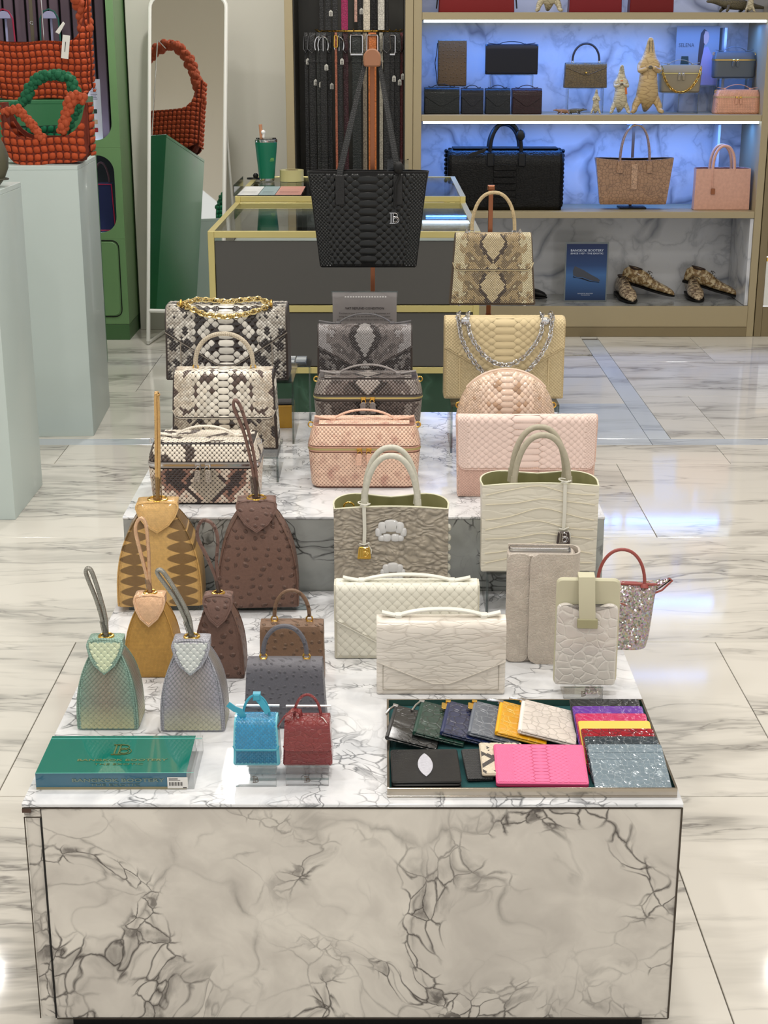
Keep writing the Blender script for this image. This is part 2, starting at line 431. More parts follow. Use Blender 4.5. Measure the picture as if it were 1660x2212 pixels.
def monogram(parent, s, loc, rot, mat, name='monogram', r=None):
    """upright bar joined to a round-bowled letter"""
    r = r or s * .035; m = MB()
    m.box(-.36 * s, -.29 * s, -r, r, -.5 * s, .5 * s); m.box(-.46 * s, .02 * s, -r, r, .46 * s, .52 * s); m.box(-.46 * s, .02 * s, -r, r, -.52 * s, -.46 * s)
    m.box(-.16 * s, -.1 * s, -r, r, -.5 * s, .5 * s)
    arc = lambda cx, cz, a, b, t0, t1: [(cx + a * math.cos(R(t)), 0, cz + b * math.sin(R(t))) for t in np.linspace(t0, t1, 14)]
    m.tube([(-.1 * s, 0, .48 * s)] + arc(.02 * s, .27 * s, .26 * s, .21 * s, 88, -70), r, 6)
    m.tube(arc(.1 * s, -.17 * s, .33 * s, .31 * s, 130, -110), r, 6)
    m.tube(arc(.1 * s, -.17 * s, .2 * s, .2 * s, 0, 345), r, 6)
    o = m.build(name, mat, parent); o.location = loc; o.rotation_euler = rot; return o
# ---------------------------------------------------------------- stone
def stone_floor(name, base, vein, sheen=.07):
    m, nt, b = new_mat(name); L = nt.links
    tc = nt.nodes.new('ShaderNodeTexCoord'); oi = nt.nodes.new('ShaderNodeObjectInfo')
    sc = mth(nt, 'MULTIPLY', oi.outputs['Random'], 37.0)
    cb = nt.nodes.new('ShaderNodeCombineXYZ'); L.new(sc, cb.inputs[0]); L.new(sc, cb.inputs[1]); L.new(sc, cb.inputs[2])
    ad = nt.nodes.new('ShaderNodeVectorMath'); L.new(tc.outputs['Object'], ad.inputs[0]); L.new(cb.outputs[0], ad.inputs[1])
    nz = N(nt, 'ShaderNodeTexNoise', i_Scale=1.6); L.new(ad.outputs[0], nz.inputs['Vector']); nz.inputs['Detail'].default_value = 2
    mm = nt.nodes.new('ShaderNodeVectorMath'); mm.operation = 'MULTIPLY_ADD'; L.new(nz.outputs['Color'], mm.inputs[0]); mm.inputs[1].default_value = (.16, .16, .16); L.new(ad.outputs[0], mm.inputs[2])
    mp = nt.nodes.new('ShaderNodeMapping'); mp.inputs['Rotation'].default_value = (0, 0, R(-38)); mp.inputs['Scale'].default_value = (.6, 3.4, 1)
    L.new(mm.outputs[0], mp.inputs[0])
    n1 = N(nt, 'ShaderNodeTexNoise', i_Scale=1.3); n1.inputs['Detail'].default_value = 5; n1.inputs['Roughness'].default_value = .55; L.new(mp.outputs[0], n1.inputs['Vector'])
    n2 = N(nt, 'ShaderNodeTexNoise', i_Scale=2.7); n2.inputs['Detail'].default_value = 7; L.new(mp.outputs[0], n2.inputs['Vector'])
    v1 = ramp(nt, n1.outputs[0], [(.48, 0), (.56, .2), (.59, .55), (.62, .1), (.70, .35), (.78, .15)])
    d = mth(nt, 'ABSOLUTE', mth(nt, 'SUBTRACT', n2.outputs[0], .5))
    v2 = mth(nt, 'MULTIPLY', ramp(nt, d, [(0, .8), (.012, .4), (.035, 0)]), ramp(nt, n1.outputs[0], [(.42, 0), (.6, 1)]))
    L.new(mixc(nt, mth(nt, 'MAXIMUM', v1, v2), base, vein), b.inputs['Base Color'])
    b.inputs['Roughness'].default_value = sheen; b.inputs['Specular IOR Level'].default_value = .55
    return m
def stone_breccia(name, base, patch, vein, big=4.2, small=24, seed=0, rough=.25, cover=.5, soft=.35, vw=1.0, amt=.85):
    """pale stone broken by darker crackled bands"""
    m, nt, b = new_mat(name); L = nt.links
    co = coords(nt, warp=.42, wscale=2.6)
    def warp(co, s_, a):
        n = N(nt, 'ShaderNodeTexNoise', i_Scale=s_); n.inputs['Detail'].default_value = 4; L.new(co, n.inputs['Vector'])
        v = nt.nodes.new('ShaderNodeVectorMath'); v.operation = 'MULTIPLY_ADD'; L.new(n.outputs['Color'], v.inputs[0]); v.inputs[1].default_value = (a, a, a); L.new(co, v.inputs[2]); return v.outputs[0]
    of = nt.nodes.new('ShaderNodeVectorMath'); of.inputs[1].default_value = (seed * 3.7, seed * 1.3, seed * 2.1); L.new(co, of.inputs[0]); co = warp(of.outputs[0], 18, .035)
    nn = lambda s_, d, lo, hi, src=None: ramp(nt, (lambda n: (n.inputs['Detail'].__setattr__('default_value', d), L.new(src or co, n.inputs['Vector']), n.outputs[0])[2])(N(nt, 'ShaderNodeTexNoise', i_Scale=s_)), [(lo, 0), (hi, 1)])
    def vor(s_, f='DISTANCE_TO_EDGE'):
        v = N(nt, 'ShaderNodeTexVoronoi', feature=f, i_Scale=s_); L.new(co, v.inputs['Vector']); return v
    va, vb, vc, vd = vor(big), vor(small), vor(small, 'F1'), vor(big, 'F1')
    mid = vor(big * 2.6)
    rag = nn(9, 6, .3, .7)
    band = mth(nt, 'MULTIPLY', ramp(nt, va.outputs['Distance'], [(0, 1), (.07, .9), (.13, 0)]), nn(2.6, 3, cover - .06, cover + .05))
    crack = mth(nt, 'MULTIPLY', ramp(nt, vb.outputs['Distance'], [(0, 1), (.03, .6), (.08, 0)]), band)
    dark = mth(nt, 'MULTIPLY', mth(nt, 'MULTIPLY', ramp(nt, vc.outputs['Color'], [(.68, 0), (.72, .8)]), band), nn(24, 6, .42, .62))
    line = mth(nt, 'MULTIPLY', ramp(nt, va.outputs['Distance'], [(0, .9), (.008 * vw, .5), (.024 * vw, 0)]), mth(nt, 'MULTIPLY', nn(3.3, 3, .42, .6), rag))
    fine = mth(nt, 'MULTIPLY', ramp(nt, mid.outputs['Distance'], [(0, .6), (.012 * vw, .25), (.03 * vw, 0)]), mth(nt, 'MULTIPLY', nn(4.1, 3, .5, .62), rag))
    tone = mth(nt, 'MULTIPLY', ramp(nt, vd.outputs['Color'], [(.1, 0), (.8, .6)]), nn(5, 5, .3, .75))
    c1 = mixc(nt, tone, base, patch)
    c2 = mixc(nt, mth(nt, 'MULTIPLY', nn(14, 9, .38, .75), soft), c1, patch)
    mx = lambda a, b_: mth(nt, 'MAXIMUM', a, b_)
    v = mx(mx(crack, dark), mx(line, fine))
    L.new(mixc(nt, mth(nt, 'MULTIPLY', v, amt), c2, vein), b.inputs['Base Color'])
    b.inputs['Roughness'].default_value = rough
    return m
def stone_white(name, base, vein, scale=2.2, amount=1.0):
    m, nt, b = new_mat(name); L = nt.links
    co = coords(nt, rot=(0, R(38), 0), warp=.3, wscale=2.2)
    vo = N(nt, 'ShaderNodeTexVoronoi', feature='DISTANCE_TO_EDGE', i_Scale=scale); L.new(co, vo.inputs['Vector'])
    n1 = N(nt, 'ShaderNodeTexNoise', i_Scale=4); n1.inputs['Detail'].default_value = 6; L.new(co, n1.inputs['Vector'])
    l1 = mth(nt, 'MULTIPLY', ramp(nt, vo.outputs['Distance'], [(0, 1), (.02, .6), (.07, 0)]), ramp(nt, n1.outputs[0], [(.42, 0), (.6, 1)]))
    d = mth(nt, 'ABSOLUTE', mth(nt, 'SUBTRACT', n1.outputs[0], .5))
    l2 = ramp(nt, d, [(0, .45), (.02, .15), (.06, 0)])
    L.new(mixc(nt, mth(nt, 'MULTIPLY', mth(nt, 'MAXIMUM', l1, l2), amount), base, vein), b.inputs['Base Color'])
    b.inputs['Roughness'].default_value = .15
    return m
FLOORM = stone_floor('veined_floor_marble', C(226, 222, 213), C(112, 109, 106))
FLOORB = stone_floor('pale_border_marble', C(205, 212, 220), C(150, 156, 165))
TOPM = stone_breccia('white_top_marble', C(238, 239, 241), C(196, 199, 204), C(92, 95, 100), big=8, small=40, cover=.44, soft=.85, rough=.1, amt=.95)
FRONTM = stone_breccia('cream_breccia_marble', C(222, 217, 208), C(176, 170, 163), C(58, 51, 48), big=4.4, small=27, seed=2.3, cover=.47, soft=.6, rough=.3, vw=1.5, amt=1)
TIERM = stone_breccia('grey_breccia_marble', C(176, 180, 178), C(128, 132, 130), C(26, 28, 28), big=5.2, small=28, seed=5.2, cover=.42, soft=.5, rough=.12, amt=1, vw=1.4)
BACKM = stone_white('white_wall_marble', C(206, 208, 212), C(96, 102, 116), amount=.8)
PAINT = pbr('wall_paint', C(208, 206, 196), .7); BEIGE = pbr('beige_lacquer', C(164, 150, 118), .45)
BEIGED = pbr('dark_beige_lacquer', C(128, 114, 84), .5)
BLACK = pbr('black_plastic', C(7, 7, 8), .5, spec=.35); JOINT = pbr('joint_grout', C(120, 116, 110), .8)
WHITEM = pbr('white_lacquer', C(228, 228, 222), .4)
# ---------------------------------------------------------------- floor: sub-floor with each slab a part of its own
m = MB().box(-4.2, 4.2, -1.6, 9.4, -.06, -.012)
floor = m.build('floor', JOINT, smooth=0); floor['kind'] = 'structure'
def tile(x0, x1, y0, y1, mat=None, rot=0):
    g = .0012; cx, cy = (x0 + x1) / 2, (y0 + y1) / 2; a, b_ = (x1 - x0) / 2 - g, (y1 - y0) / 2 - g
    t = MB().plate([(-a, -b_), (a, -b_), (a, b_), (-a, b_)], -.012, 0, .001).build('floor_tile', mat or FLOORM, floor, 0)
    t.location = (cx, cy, 0); return t
rows = [(-1.53, -.63, .93), (-.63, .27, -.0), (.27, 1.165, .93), (1.165, 2.06, 0.03), (2.06, 2.96, .6), (2.96, 3.855, .93), (3.855, 4.78, .03), (4.78, 5.71, .93)]
for y0, y1, j in rows:
    x = j
    while x > -4: x -= 1.795
    while x < 4.1:
        tile(max(x, -4.2), min(x + 1.795, 4.2), y0, y1); x += 1.795
for x0, x1 in ((-4.2, -3.12), (-3.12, -2.22), (-2.22, -1.32), (-1.32, -.41), (-.41, .49), (.49, 1.388), (1.388, 2.9), (2.9, 4.2)):
    tile(x0, x1, 5.71, 6.0)
tile(-4.2, 1.126, 6.0, 6.1, FLOORB); tile(1.126, 4.2, 6.0, 6.1, FLOORB)
tile(.62, 1.126, 6.1, 6.75, FLOORB)
tile(1.126, 1.22, 6.1, 8.3, FLOORB)
for x0, x1, y0, y1 in ((-4.2, -1.9, 6.1, 7.0), (-1.9, -.3, 6.1, 7.0), (-.3, .62, 6.1, 7.0), (.62, 1.126, 6.75, 7.3), (-4.2, -1.2, 7.0, 7.9), (-1.2, .62, 7.0, 7.9), (.62, 1.126, 7.3, 7.85), (-4.2, -.8, 7.9, 9.3), (-.8, 1.126, 7.9, 9.3),
                       (1.22, 1.45, 6.1, 6.9), (1.45, 3.1, 6.1, 6.9), (3.1, 4.2, 6.1, 6.9), (1.22, 2.6, 6.9, 7.7), (2.6, 4.2, 6.9, 7.7), (1.22, 1.75, 7.7, 8.4), (1.75, 4.2, 7.7, 8.4), (1.126, 4.2, 8.4, 9.3)):
    tile(x0, x1, y0, y1)
# ---------------------------------------------------------------- ceiling, walls
o = MB().box(-4.2, 4.2, -1.6, 9.4, CEIL, CEIL + .1).build('ceiling', pbr('ceiling_paint', C(206, 196, 180), .8), None, 0); o['kind'] = 'structure'
o = MB().box(-4.2, -.535, 8.92, 9.05, 0, CEIL).build('wall_back', PAINT, None, 0); o['kind'] = 'structure'
o = MB().box(-1.43, -1.22, 8.62, 8.92, 0, CEIL, .003).build('trim_1', PAINT, None, 0); o['kind'] = 'structure'
o = MB().box(-4.2, -4.1, 3.2, 8.92, 0, CEIL).build('wall_left', PAINT, None, 0); o['kind'] = 'structure'
o = MB().box(4.1, 4.2, 3.2, 9.4, 0, CEIL).build('wall_right', PAINT, None, 0); o['kind'] = 'structure'
DISC = pbr('lamp_diffuser', C(255, 250, 240), .5, em=(1, .95, .86, 1), ems=6)
for k, (x, y, p_) in enumerate(LAMPS):
    t = thing('ceiling_downlight', 'small round recessed downlight in the plain ceiling, seen only in the mirror', 'ceiling light', (x, y, CEIL), 0, 'recessed ceiling downlights')
    MB().lathe([(.085, 0), (.115, 0), (.12, -.006), (.085, -.008)], n=24).build('trim_ring', WHITEM, t)
    MB().lathe([(.001, -.004), (.084, -.004), (.084, -.001), (.001, -.001)], n=24).build('diffuser', DISC, t)
t = thing('ceiling_speaker', 'large round grille ring set flush in the ceiling, seen in the mirror', 'speaker', (-2.1, 4.4, CEIL))
MB().torus((0, 0, -.006), .2, .012, n=32).build('rim', pbr('grey_rim', C(140, 134, 126), .5), t)
MB().lathe([(.001, -.006), (.19, -.006), (.19, 0), (.001, 0)], n=32).build('grille', pbr('grille_paint', C(188, 178, 162), .7), t)
# ---------------------------------------------------------------- stepped marble display table
t = thing('display_plinth', 'low cream marble display plinth at the front, veined white top', 'display table', (0, 2.107, 0))
MB().box(-.577, .477, 0, .963, .441, .447, .001).build('top_slab', TOPM, t)
MB().box(-.547, .475, .001, .021, .047, .4408, .0008).build('front_panel', FRONTM, t)
MB().box(-.5745, -.5485, .001, .021, .424, .4408, .0008).build('corner_block', FRONTM, t)
MB().box(-.5735, -.5495, .004, .021, .047, .4225, .0012).build('corner_strip', FRONTM, t)
MB().box(-.575, -.556, .0215, .962, .047, .4405, .0008).build('side_panel', FRONTM, t, label='left side panel of the plinth')
MB().box(.456, .475, .0215, .962, .047, .4405, .0008).build('side_panel', FRONTM, t, label='right side panel of the plinth')
MB().box(-.53, .44, .04, .92, 0, .44).build('toe_kick', BLACK, t, 0)
EDG = pbr('dark_edge_line', C(70, 62, 54), .4, .5)
MB().box(-.5765, .4765, -.0006, .0006, .4385, .4408).build('edge_trim', EDG, t, 0)
MB().box(.4735, .4765, -.0006, .0006, .047, .4384).build('edge_trim', EDG, t, 0)
MB().box(-.5752, -.5735, -.0002, .001, .047, .424).build('edge_trim', EDG, t, 0)
MB().box(-.5748, -.5475, -.0002, .0008, .4226, .4238).build('edge_trim', EDG, t, 0)
MB().box(-.5495, -.5472, .0002, .003, .047, .4225).build('edge_trim', BLACK, t, 0)
MB().box(-.577, -.563, -.0008, .0004, .432, .4384).build('corner_chip', pbr('bronze_chip', C(74, 50, 38), .4), t, 0)
MB().box(-.547, .475, -.0004, .0008, .045, .0465).build('edge_trim', EDG, t, 0)
t = thing('display_plinth', 'taller rear marble plinth with dark-veined grey front, behind the low one', 'display table', (0, 3.073, 0))
MB().box(-.57, .482, 0, .965, .612, .618, .001).build('top_slab', TOPM, t)
MB().box(-.569, .481, .001, .02, .0, .6118, .0008).build('front_panel', TIERM, t)
MB().box(-.569, -.55, .0205, .964, .0, .6118, .0008).build('side_panel', TIERM, t)
MB().box(.462, .481, .0205, .964, .0, .6118, .0008).build('side_panel', TIERM, t)
MB().box(-.549, .461, .944, .964, .0, .6118, .0008).build('back_panel', TIERM, t)
Z1, Z2 = .447, .618
# ---------------------------------------------------------------- glass counters
GRY = pbr('charcoal_drawer', C(68, 67, 65), .45); GREENM = stone_white('dark_green_marble', C(22, 58, 40), C(60, 96, 78), 3)
SHELFIN = pbr('counter_liner', C(168, 172, 168), .6)
def counter(label, Y0, Y1, z, zb, x0=-.672, x1=.368, drawers=True):
    t = thing('glass_counter', label, 'counter', (0, Y0, 0)); D = Y1 - Y0
    b = .024
    for xa in (x0, x1 - b):
        for ya in (0, D - b):
            MB().box(xa, xa + b, ya, ya + b, zb, z, .001).build('post', BRASS, t)
    for ya in (0, D - b):
        MB().box(x0 + b, x1 - b, ya, ya + b, z - b, z, .001).build('rail', BRASS, t)
    for xa in (x0, x1 - b):
        MB().box(xa, xa + b, b, D - b, z - b, z, .001).build('rail', BRASS, t)
    MB().box(x0 + b, x1 - b, b, D - b, z - .008, z - .002).build('glass_top', GLS, t, 0)
    MB().box(x0 + b, x1 - b, b, D - b, z - .14, z - .13).build('display_floor', SHELFIN, t, 0)
    if drawers:
        hs = [(z - .04 - (z - zb) * .44, z - .036), (zb + .026, z - .068 - (z - zb) * .44)]
        MB().box(x0 + b, x1 - b, 0, b, hs[1][1] + .001, hs[0][0] - .001, .001).build('rail', BRASS, t)
        MB().box(x0 + b, x1 - b, 0, b, zb, zb + b, .001).build('rail', BRASS, t)
        for a, c in hs:
            MB().box(x0 + b + .002, x1 - b - .002, .006, .03, a + .002, c - .002, .0015).build('drawer_front', GRY, t)
    for xa in (x0 + .004, x1 - .012):
        MB().box(xa, xa + .008, b, D - b, zb, z - .142).build('side_panel', GRY, t, 0)
    MB().box(x0 + .02, x1 - .02, .03, D - .02, 0, zb - .001).build('base', GREENM, t, 0)
    return t
counter('glass topped counter with brass frame and charcoal drawers, the front one', 5.695, 6.79, .92, .37)
counter('second glass topped brass counter directly behind the front counter', 6.795, 7.86, .945, .37, drawers=False)
# ---------------------------------------------------------------- shelving wall
LEDM = pbr('led_strip', C(255, 255, 255), .5, em=(.62, .78, 1, 1), ems=5)
XL, XR, YF, YB = .205, 2.075, 8.40, 8.86
o = MB().box(XL - .0, XR + .06, YB, YB + .02, 0, CEIL).build('wall_shelving', BACKM, None, 0); o['kind'] = 'structure'
t = thing('shelving_unit', 'beige shelving unit lit blue, holding bags and shoes against veined marble', 'shelf', (0, YF, 0))
MB().box(XL - .045, XL, 0, .48, 0, CEIL - .01, .002).build('side_panel', BEIGE, t)
MB().box(XR, XR + .04, 0, .48, 0, CEIL - .01, .002).build('side_panel', BEIGE, t)
BOARDS = [(1.725, 1.763), (1.196, 1.230), (.670, .706), (.128, .176)]
for i, (a, c) in enumerate(BOARDS):
    if i < 3: MB().box(XL + .001, XR - .001, 0, .44, a, c, .002).build('shelf_board', BEIGE, t)
MB().box(XL + .001, XR - .001, .01, .44, .0, .1755, .001).build('shelf_board', stone_white('grey_shelf_marble', C(150, 152, 150), C(80, 84, 84), 3), t, label='grey marble bottom shelf')
MB().box(XL + .001, XR - .001, -.004, .008, .058, .1765, .001).build('front_panel', BEIGE, t)
MB().box(XL + .001, XR - .001, -.001, .008, .0, .056, .001).build('plinth', BEIGED, t)
MB().box(XR - .02, XR - .001, .012, .44, .178, .668, .001).build('end_panel', BACKM, t)
for a in (.708, 1.232):
    MB().box(XR - .17, XR - .155, .30, .44, a, a + .455, .001).build('end_panel', BACKM, t)
for zt in (1.725, 1.196):
    MB().box(XL + .01, XR - .01, .015, .04, zt - .014, zt - .001, .001).build('light_strip', LEDM, t, label='glowing white strip under the shelf board')
    area((XL + XR) / 2, YF + .2, zt - .02, 10, 1.8, (.07, .27, 1.0), sy=.05, name='shelf_strip_or_fill')
area((XL + XR) / 2, YF + .2, 2.2, 3.5, 1.8, (.1, .3, 1.0), sy=.05, name='shelf_strip_or_fill')
area((XL + XR) / 2, YF + .2, .64, 0.15, 1.8, (1, .95, .85), sy=.05, name='shelf_strip_or_fill')  # added warm fill for the unlit shoe compartment; no strip is fitted here
# next unit at the right edge
t = thing('wall_cabinet', 'beige framed cabinet standing at the right edge of the picture', 'cabinet', (0, YF, 0))
MB().box(2.12, 2.16, 0, .46, 0, CEIL - .01, .002).build('side_panel', BEIGED, t)
MB().box(2.161, 2.9, .002, .02, .0, .17, .001).build('drawer_front', BEIGED, t)
MB().box(2.161, 2.9, .002, .02, .18, .43, .001).build('drawer_front', WHITEM, t)
MB().box(2.161, 2.9, .002, .02, .43, .45, .001).build('rail', GOLD, t)
MB().box(2.161, 2.9, .002, .02, .46, 3.2, .001).build('door', BEIGED, t)
# ---------------------------------------------------------------- belt niche
t = thing('belt_niche', 'tall dark niche in a beige frame holding the hanging belts', 'display niche', (0, YF, 0))
MB().box(-.537, -.492, 0, .5, 0, CEIL - .01, .002).build('frame_side', BEIGE, t)
MB().box(.115, .158, 0, .5, 0, CEIL - .01, .002).build('frame_side', BEIGE, t)
NI = pbr('niche_panel', C(62, 60, 54), .35)
MB().box(-.491, .114, .48, .5, 0, CEIL - .01).build('back_panel', NI, t, 0)
MB().box(-.491, -.486, .02, .48, 0, CEIL - .01).build('side_panel', NI, t, 0)
MB().box(.109, .114, .02, .48, 0, CEIL - .01).build('side_panel', NI, t, 0)
MB().box(-.491, .114, .0, .48, 0, .12).build('floor_panel', NI, t, 0)
# ---------------------------------------------------------------- green niche cabinet
GRN = pbr('green_lacquer', C(110, 148, 100), .38); GRN2 = pbr('green_plinth_lacquer', C(70, 108, 66), .4)
t = thing('niche_cabinet', 'tall green cabinet with rounded openings behind the pedestals', 'cabinet', (-1.441, 8.31, 0))
W_ = 1.7
def ring_face(m, x0, x1, z0, z1, hx0, hx1, hz0, hz1, r, y0, y1):
    """board with a rounded opening"""
    n = 8; out = []; inn = []
    cs = [((hx1 - r), (hz0 + r), -90, x1, z0), ((hx1 - r), (hz1 - r), 0, x1, z1), ((hx0 + r), (hz1 - r), 90, x0, z1), ((hx0 + r), (hz0 + r), 180, x0, z0)]
    for cx, cz, a0, ox, oz in cs:
        for k in range(n + 1):
            a = R(a0 + 90 * k / n); inn.append((cx + r * math.cos(a), cz + r * math.sin(a)))
            f = k / n
            if a0 == -90: p = (ox - (1 - min(1, 2 * f)) * r, oz + max(0, 2 * f - 1) * r)
            elif a0 == 0: p = (ox - max(0, 2 * f - 1) * r, oz - (1 - min(1, 2 * f)) * r)
            elif a0 == 90: p = (ox + (1 - min(1, 2 * f)) * r, oz - max(0, 2 * f - 1) * r)
            else: p = (ox + max(0, 2 * f - 1) * r, oz + (1 - min(1, 2 * f)) * r)
            out.append(p)
    K = len(inn); v = [(x, y0, z) for x, z in out] + [(x, y0, z) for x, z in inn] + [(x, y1, z) for x, z in out] + [(x, y1, z) for x, z in inn]; f = []
    for i in range(K):
        j = (i + 1) % K
        f += [(i, j, K + j, K + i), (2 * K + i, 3 * K + i, 3 * K + j, 2 * K + j), (K + i, K + j, 3 * K + j, 3 * K + i), (i, 2 * K + i, 2 * K + j, j)]
    return m.add(v, f)
ring_face(MB(), -W_, 0, 1.062, 3.1, -W_ + .08, -.040, 1.10, 3.0, .09, 0, .03).build('front_frame', GRN, t)
ring_face(MB(), -W_, 0, .568, 1.0615, -W_ + .08, -.040, .60, 1.02, .09, 0, .03).build('front_frame', GRN, t)
MB().box(-W_, 0, .0, .03, .09, .5675, .001).build('lower_panel', GRN, t)
MB().slab(rrect(1.1, .41, .04, -.045 - .55, .345), -.006, .0, .002).build('door', GRN, t)
m = MB(); pr = rrect(1.116, .426, .045, -.045 - .55, .345); m.tube([(x, -.001, z) for x, z in pr], .003, 5, True); m.build('door_gap', BLACK, t)
MB().box(-W_, 0, -.002, .41, 0, .088, .001).build('plinth', GRN2, t)
MB().box(-.02, 0, .031, .41, .09, 3.1, .001).build('side_panel', GRN, t)
MB().box(-W_, -.021, .39, .41, .09, 3.1).build('back_panel', BLACK, t, 0)
MB().box(-W_, -.021, .031, .389, 1.06, 1.085).build('shelf_board', WHITEM, t, 0)
MB().box(-W_, -.021, .031, .389, .565, .585).build('shelf_board', WHITEM, t, 0)
MAUV = pbr('mauve_slat', C(92, 74, 86), .55)
for k in range(22):
    x = -.05 - k * .063
    MB().box(x - .05, x, .35, .375, 1.09, 3.05, .004).build('slat', MAUV, t)
MB().box(-1.5, -.10, .1, .3, 1.0855, 1.092, .002).build('light_strip', LEDM, t, label='glowing strip on the upper niche floor')
MB().box(-1.5, -.10, .1, .3, .5855, .592, .002).build('light_strip', LEDM, t, label='glowing strip on the lower niche floor')
# ---------------------------------------------------------------- pedestals
PED = pbr('pale_grey_paint', C(194, 207, 204), .45, coat=.2); PEDG = pbr('green_pedestal_paint', C(46, 112, 70), .35)
def pedestal(label, x0, x1, y0, y1, h, mat, rz=0):
    t = thing('display_pedestal', label, 'pedestal', ((x0 + x1) / 2, (y0 + y1) / 2, 0), R(rz)); a, b_ = (x1 - x0) / 2, (y1 - y0) / 2
    MB().plate(rrect(2 * a, 2 * b_, .004, seg=2), 0, h - .018, .001).build('column', mat, t)
    MB().plate(rrect(2 * a, 2 * b_, .004, seg=2), h - .0178, h, .0015).build('top_board', mat, t)
    return t
pedestal('pale grey square pedestal at the left edge, nearest the camera', -1.78, -1.30, 4.974, 5.41, 1.13, PED)
pedestal('pale grey pedestal under the orange bag with bubble quilting', -1.762, -1.257, 6.13, 6.69, 1.131, PED, 3)
pedestal('dark green pedestal carrying the large orange bag', -1.97, -1.435, 7.20, 7.70, 1.35, PEDG, 6)
# ---------------------------------------------------------------- leaning mirror
t = thing('floor_mirror', 'tall white framed mirror leaning on its stand by the grey wall', 'mirror', (-1.105, 8.13, 0), R(-7.2))
LEAN = R(10.9); hw, H_ = .212, 1.88
def lean(x, z, y=0): return (x, y * math.cos(LEAN) + z * math.sin(LEAN), z * math.cos(LEAN) - y * math.sin(LEAN))
r = .011; z0 = .19
top = [(hw * math.cos(a), H_ - .1 + .1 * math.sin(a)) for a in np.linspace(math.pi, 0, 17)]
top = [(-hw, .02)] + [(-hw + .06 * (1 - math.cos(a)), H_ - .06 + .06 * math.sin(a)) for a in np.linspace(0, math.pi / 2, 6)] + [(hw - .06 + .06 * math.sin(a), H_ - .06 + .06 * math.cos(a)) for a in np.linspace(0, math.pi / 2, 6)] + [(hw, .02)]
MB().tube([lean(x, z) for x, z in top], r, 8).build('frame', WHITEM, t)
MB().tube([lean(-hw, z0), lean(hw, z0)], r, 8).build('bottom_rail', WHITEM, t)
poly = [(-hw + .004, z0), (hw - .004, z0)] + [(x * .99, z - .003) for x, z in top[1:-1][::-1]]
mm = MB(); A = [lean(x, z, -.003) for x, z in poly]; B = [lean(x, z, .004) for x, z in poly]; mm.rings([A, B])
mm.build('mirror_glass', pbr('silvered_glass', C(235, 238, 235), .015, 1), t)
for s_ in (-1, 1):
    MB().tube([lean(s_ * hw, 1.25), (s_ * hw, .50, .02)], .008, 8).build('stand_leg', WHITEM, t)
    MB().tube([(s_ * hw, .0, .012), (s_ * hw, .5, .012)], .009, 8).build('foot_bar', WHITEM, t)
MB().tube([(-hw, .5, .012), (hw, .5, .012)], .009, 8).build('rear_bar', WHITEM, t)
# ---------------------------------------------------------------- colour patterns of the skins
def lin(*c): return np.array(C(*c)[:3])
def nz(u, v, f, seed): return np.array([noise.noise(Vector((a * f, b * f, seed))) for a, b in zip(u, v)])
def jit(n, a=.12): return (1 + rng.uniform(-a, a, n))[:, None]
def pat_plain(c, a=.07):
    return lambda u, v: np.tile(c, (len(u), 1)) * jit(len(u), a)
def pat_natural(light, mid, dark, half, thr=.28, f=38, seed=1.0, belly=.18):
    def g(u, v):
        s_ = np.clip(np.abs(u) / half, 0, 1); n = nz(np.abs(u), v, f, seed); n2 = nz(np.abs(u), v, f * 2.6, seed + 5)
        m = np.clip((s_ - belly) * 1.2 + n2 * .9, 0, 1)[:, None]
        c = light * (1 - m) + mid * m
        spot = ((n + n2 * .5 + .12 * (s_ > belly) > thr) & (s_ > belly * .75)) | ((np.abs(s_ - belly * 1.15) < belly * .28) & (n2 > -.05) & (rng.rand(len(u)) > .45))
        c[spot] = dark
        return c * jit(len(u), .18)
    return g
def pat_diamond(light, mid, dark, edge, a, P, v0=0, band=.38, half=.1):
    def g(u, v):
        q = np.abs(((v - v0) % P) - P / 2) / (P / 2); m = np.abs(u) / a + q
        n = nz(np.abs(u), v, 60, 3.3); n2 = nz(np.abs(u), v, 150, 8.1)
        c = np.tile(mid, (len(u), 1)); k = (n > .12) | (n2 > .35); c[k] = mid * .45 + dark * .55
        s_ = np.abs(u) / half; k = s_ + n * .4 > .78; c[k] = edge
        k = (m >= 1) & (m < 1 + band + n * .5); c[k] = dark
        c[m < 1] = light
        return c * jit(len(u), .1)
    return g
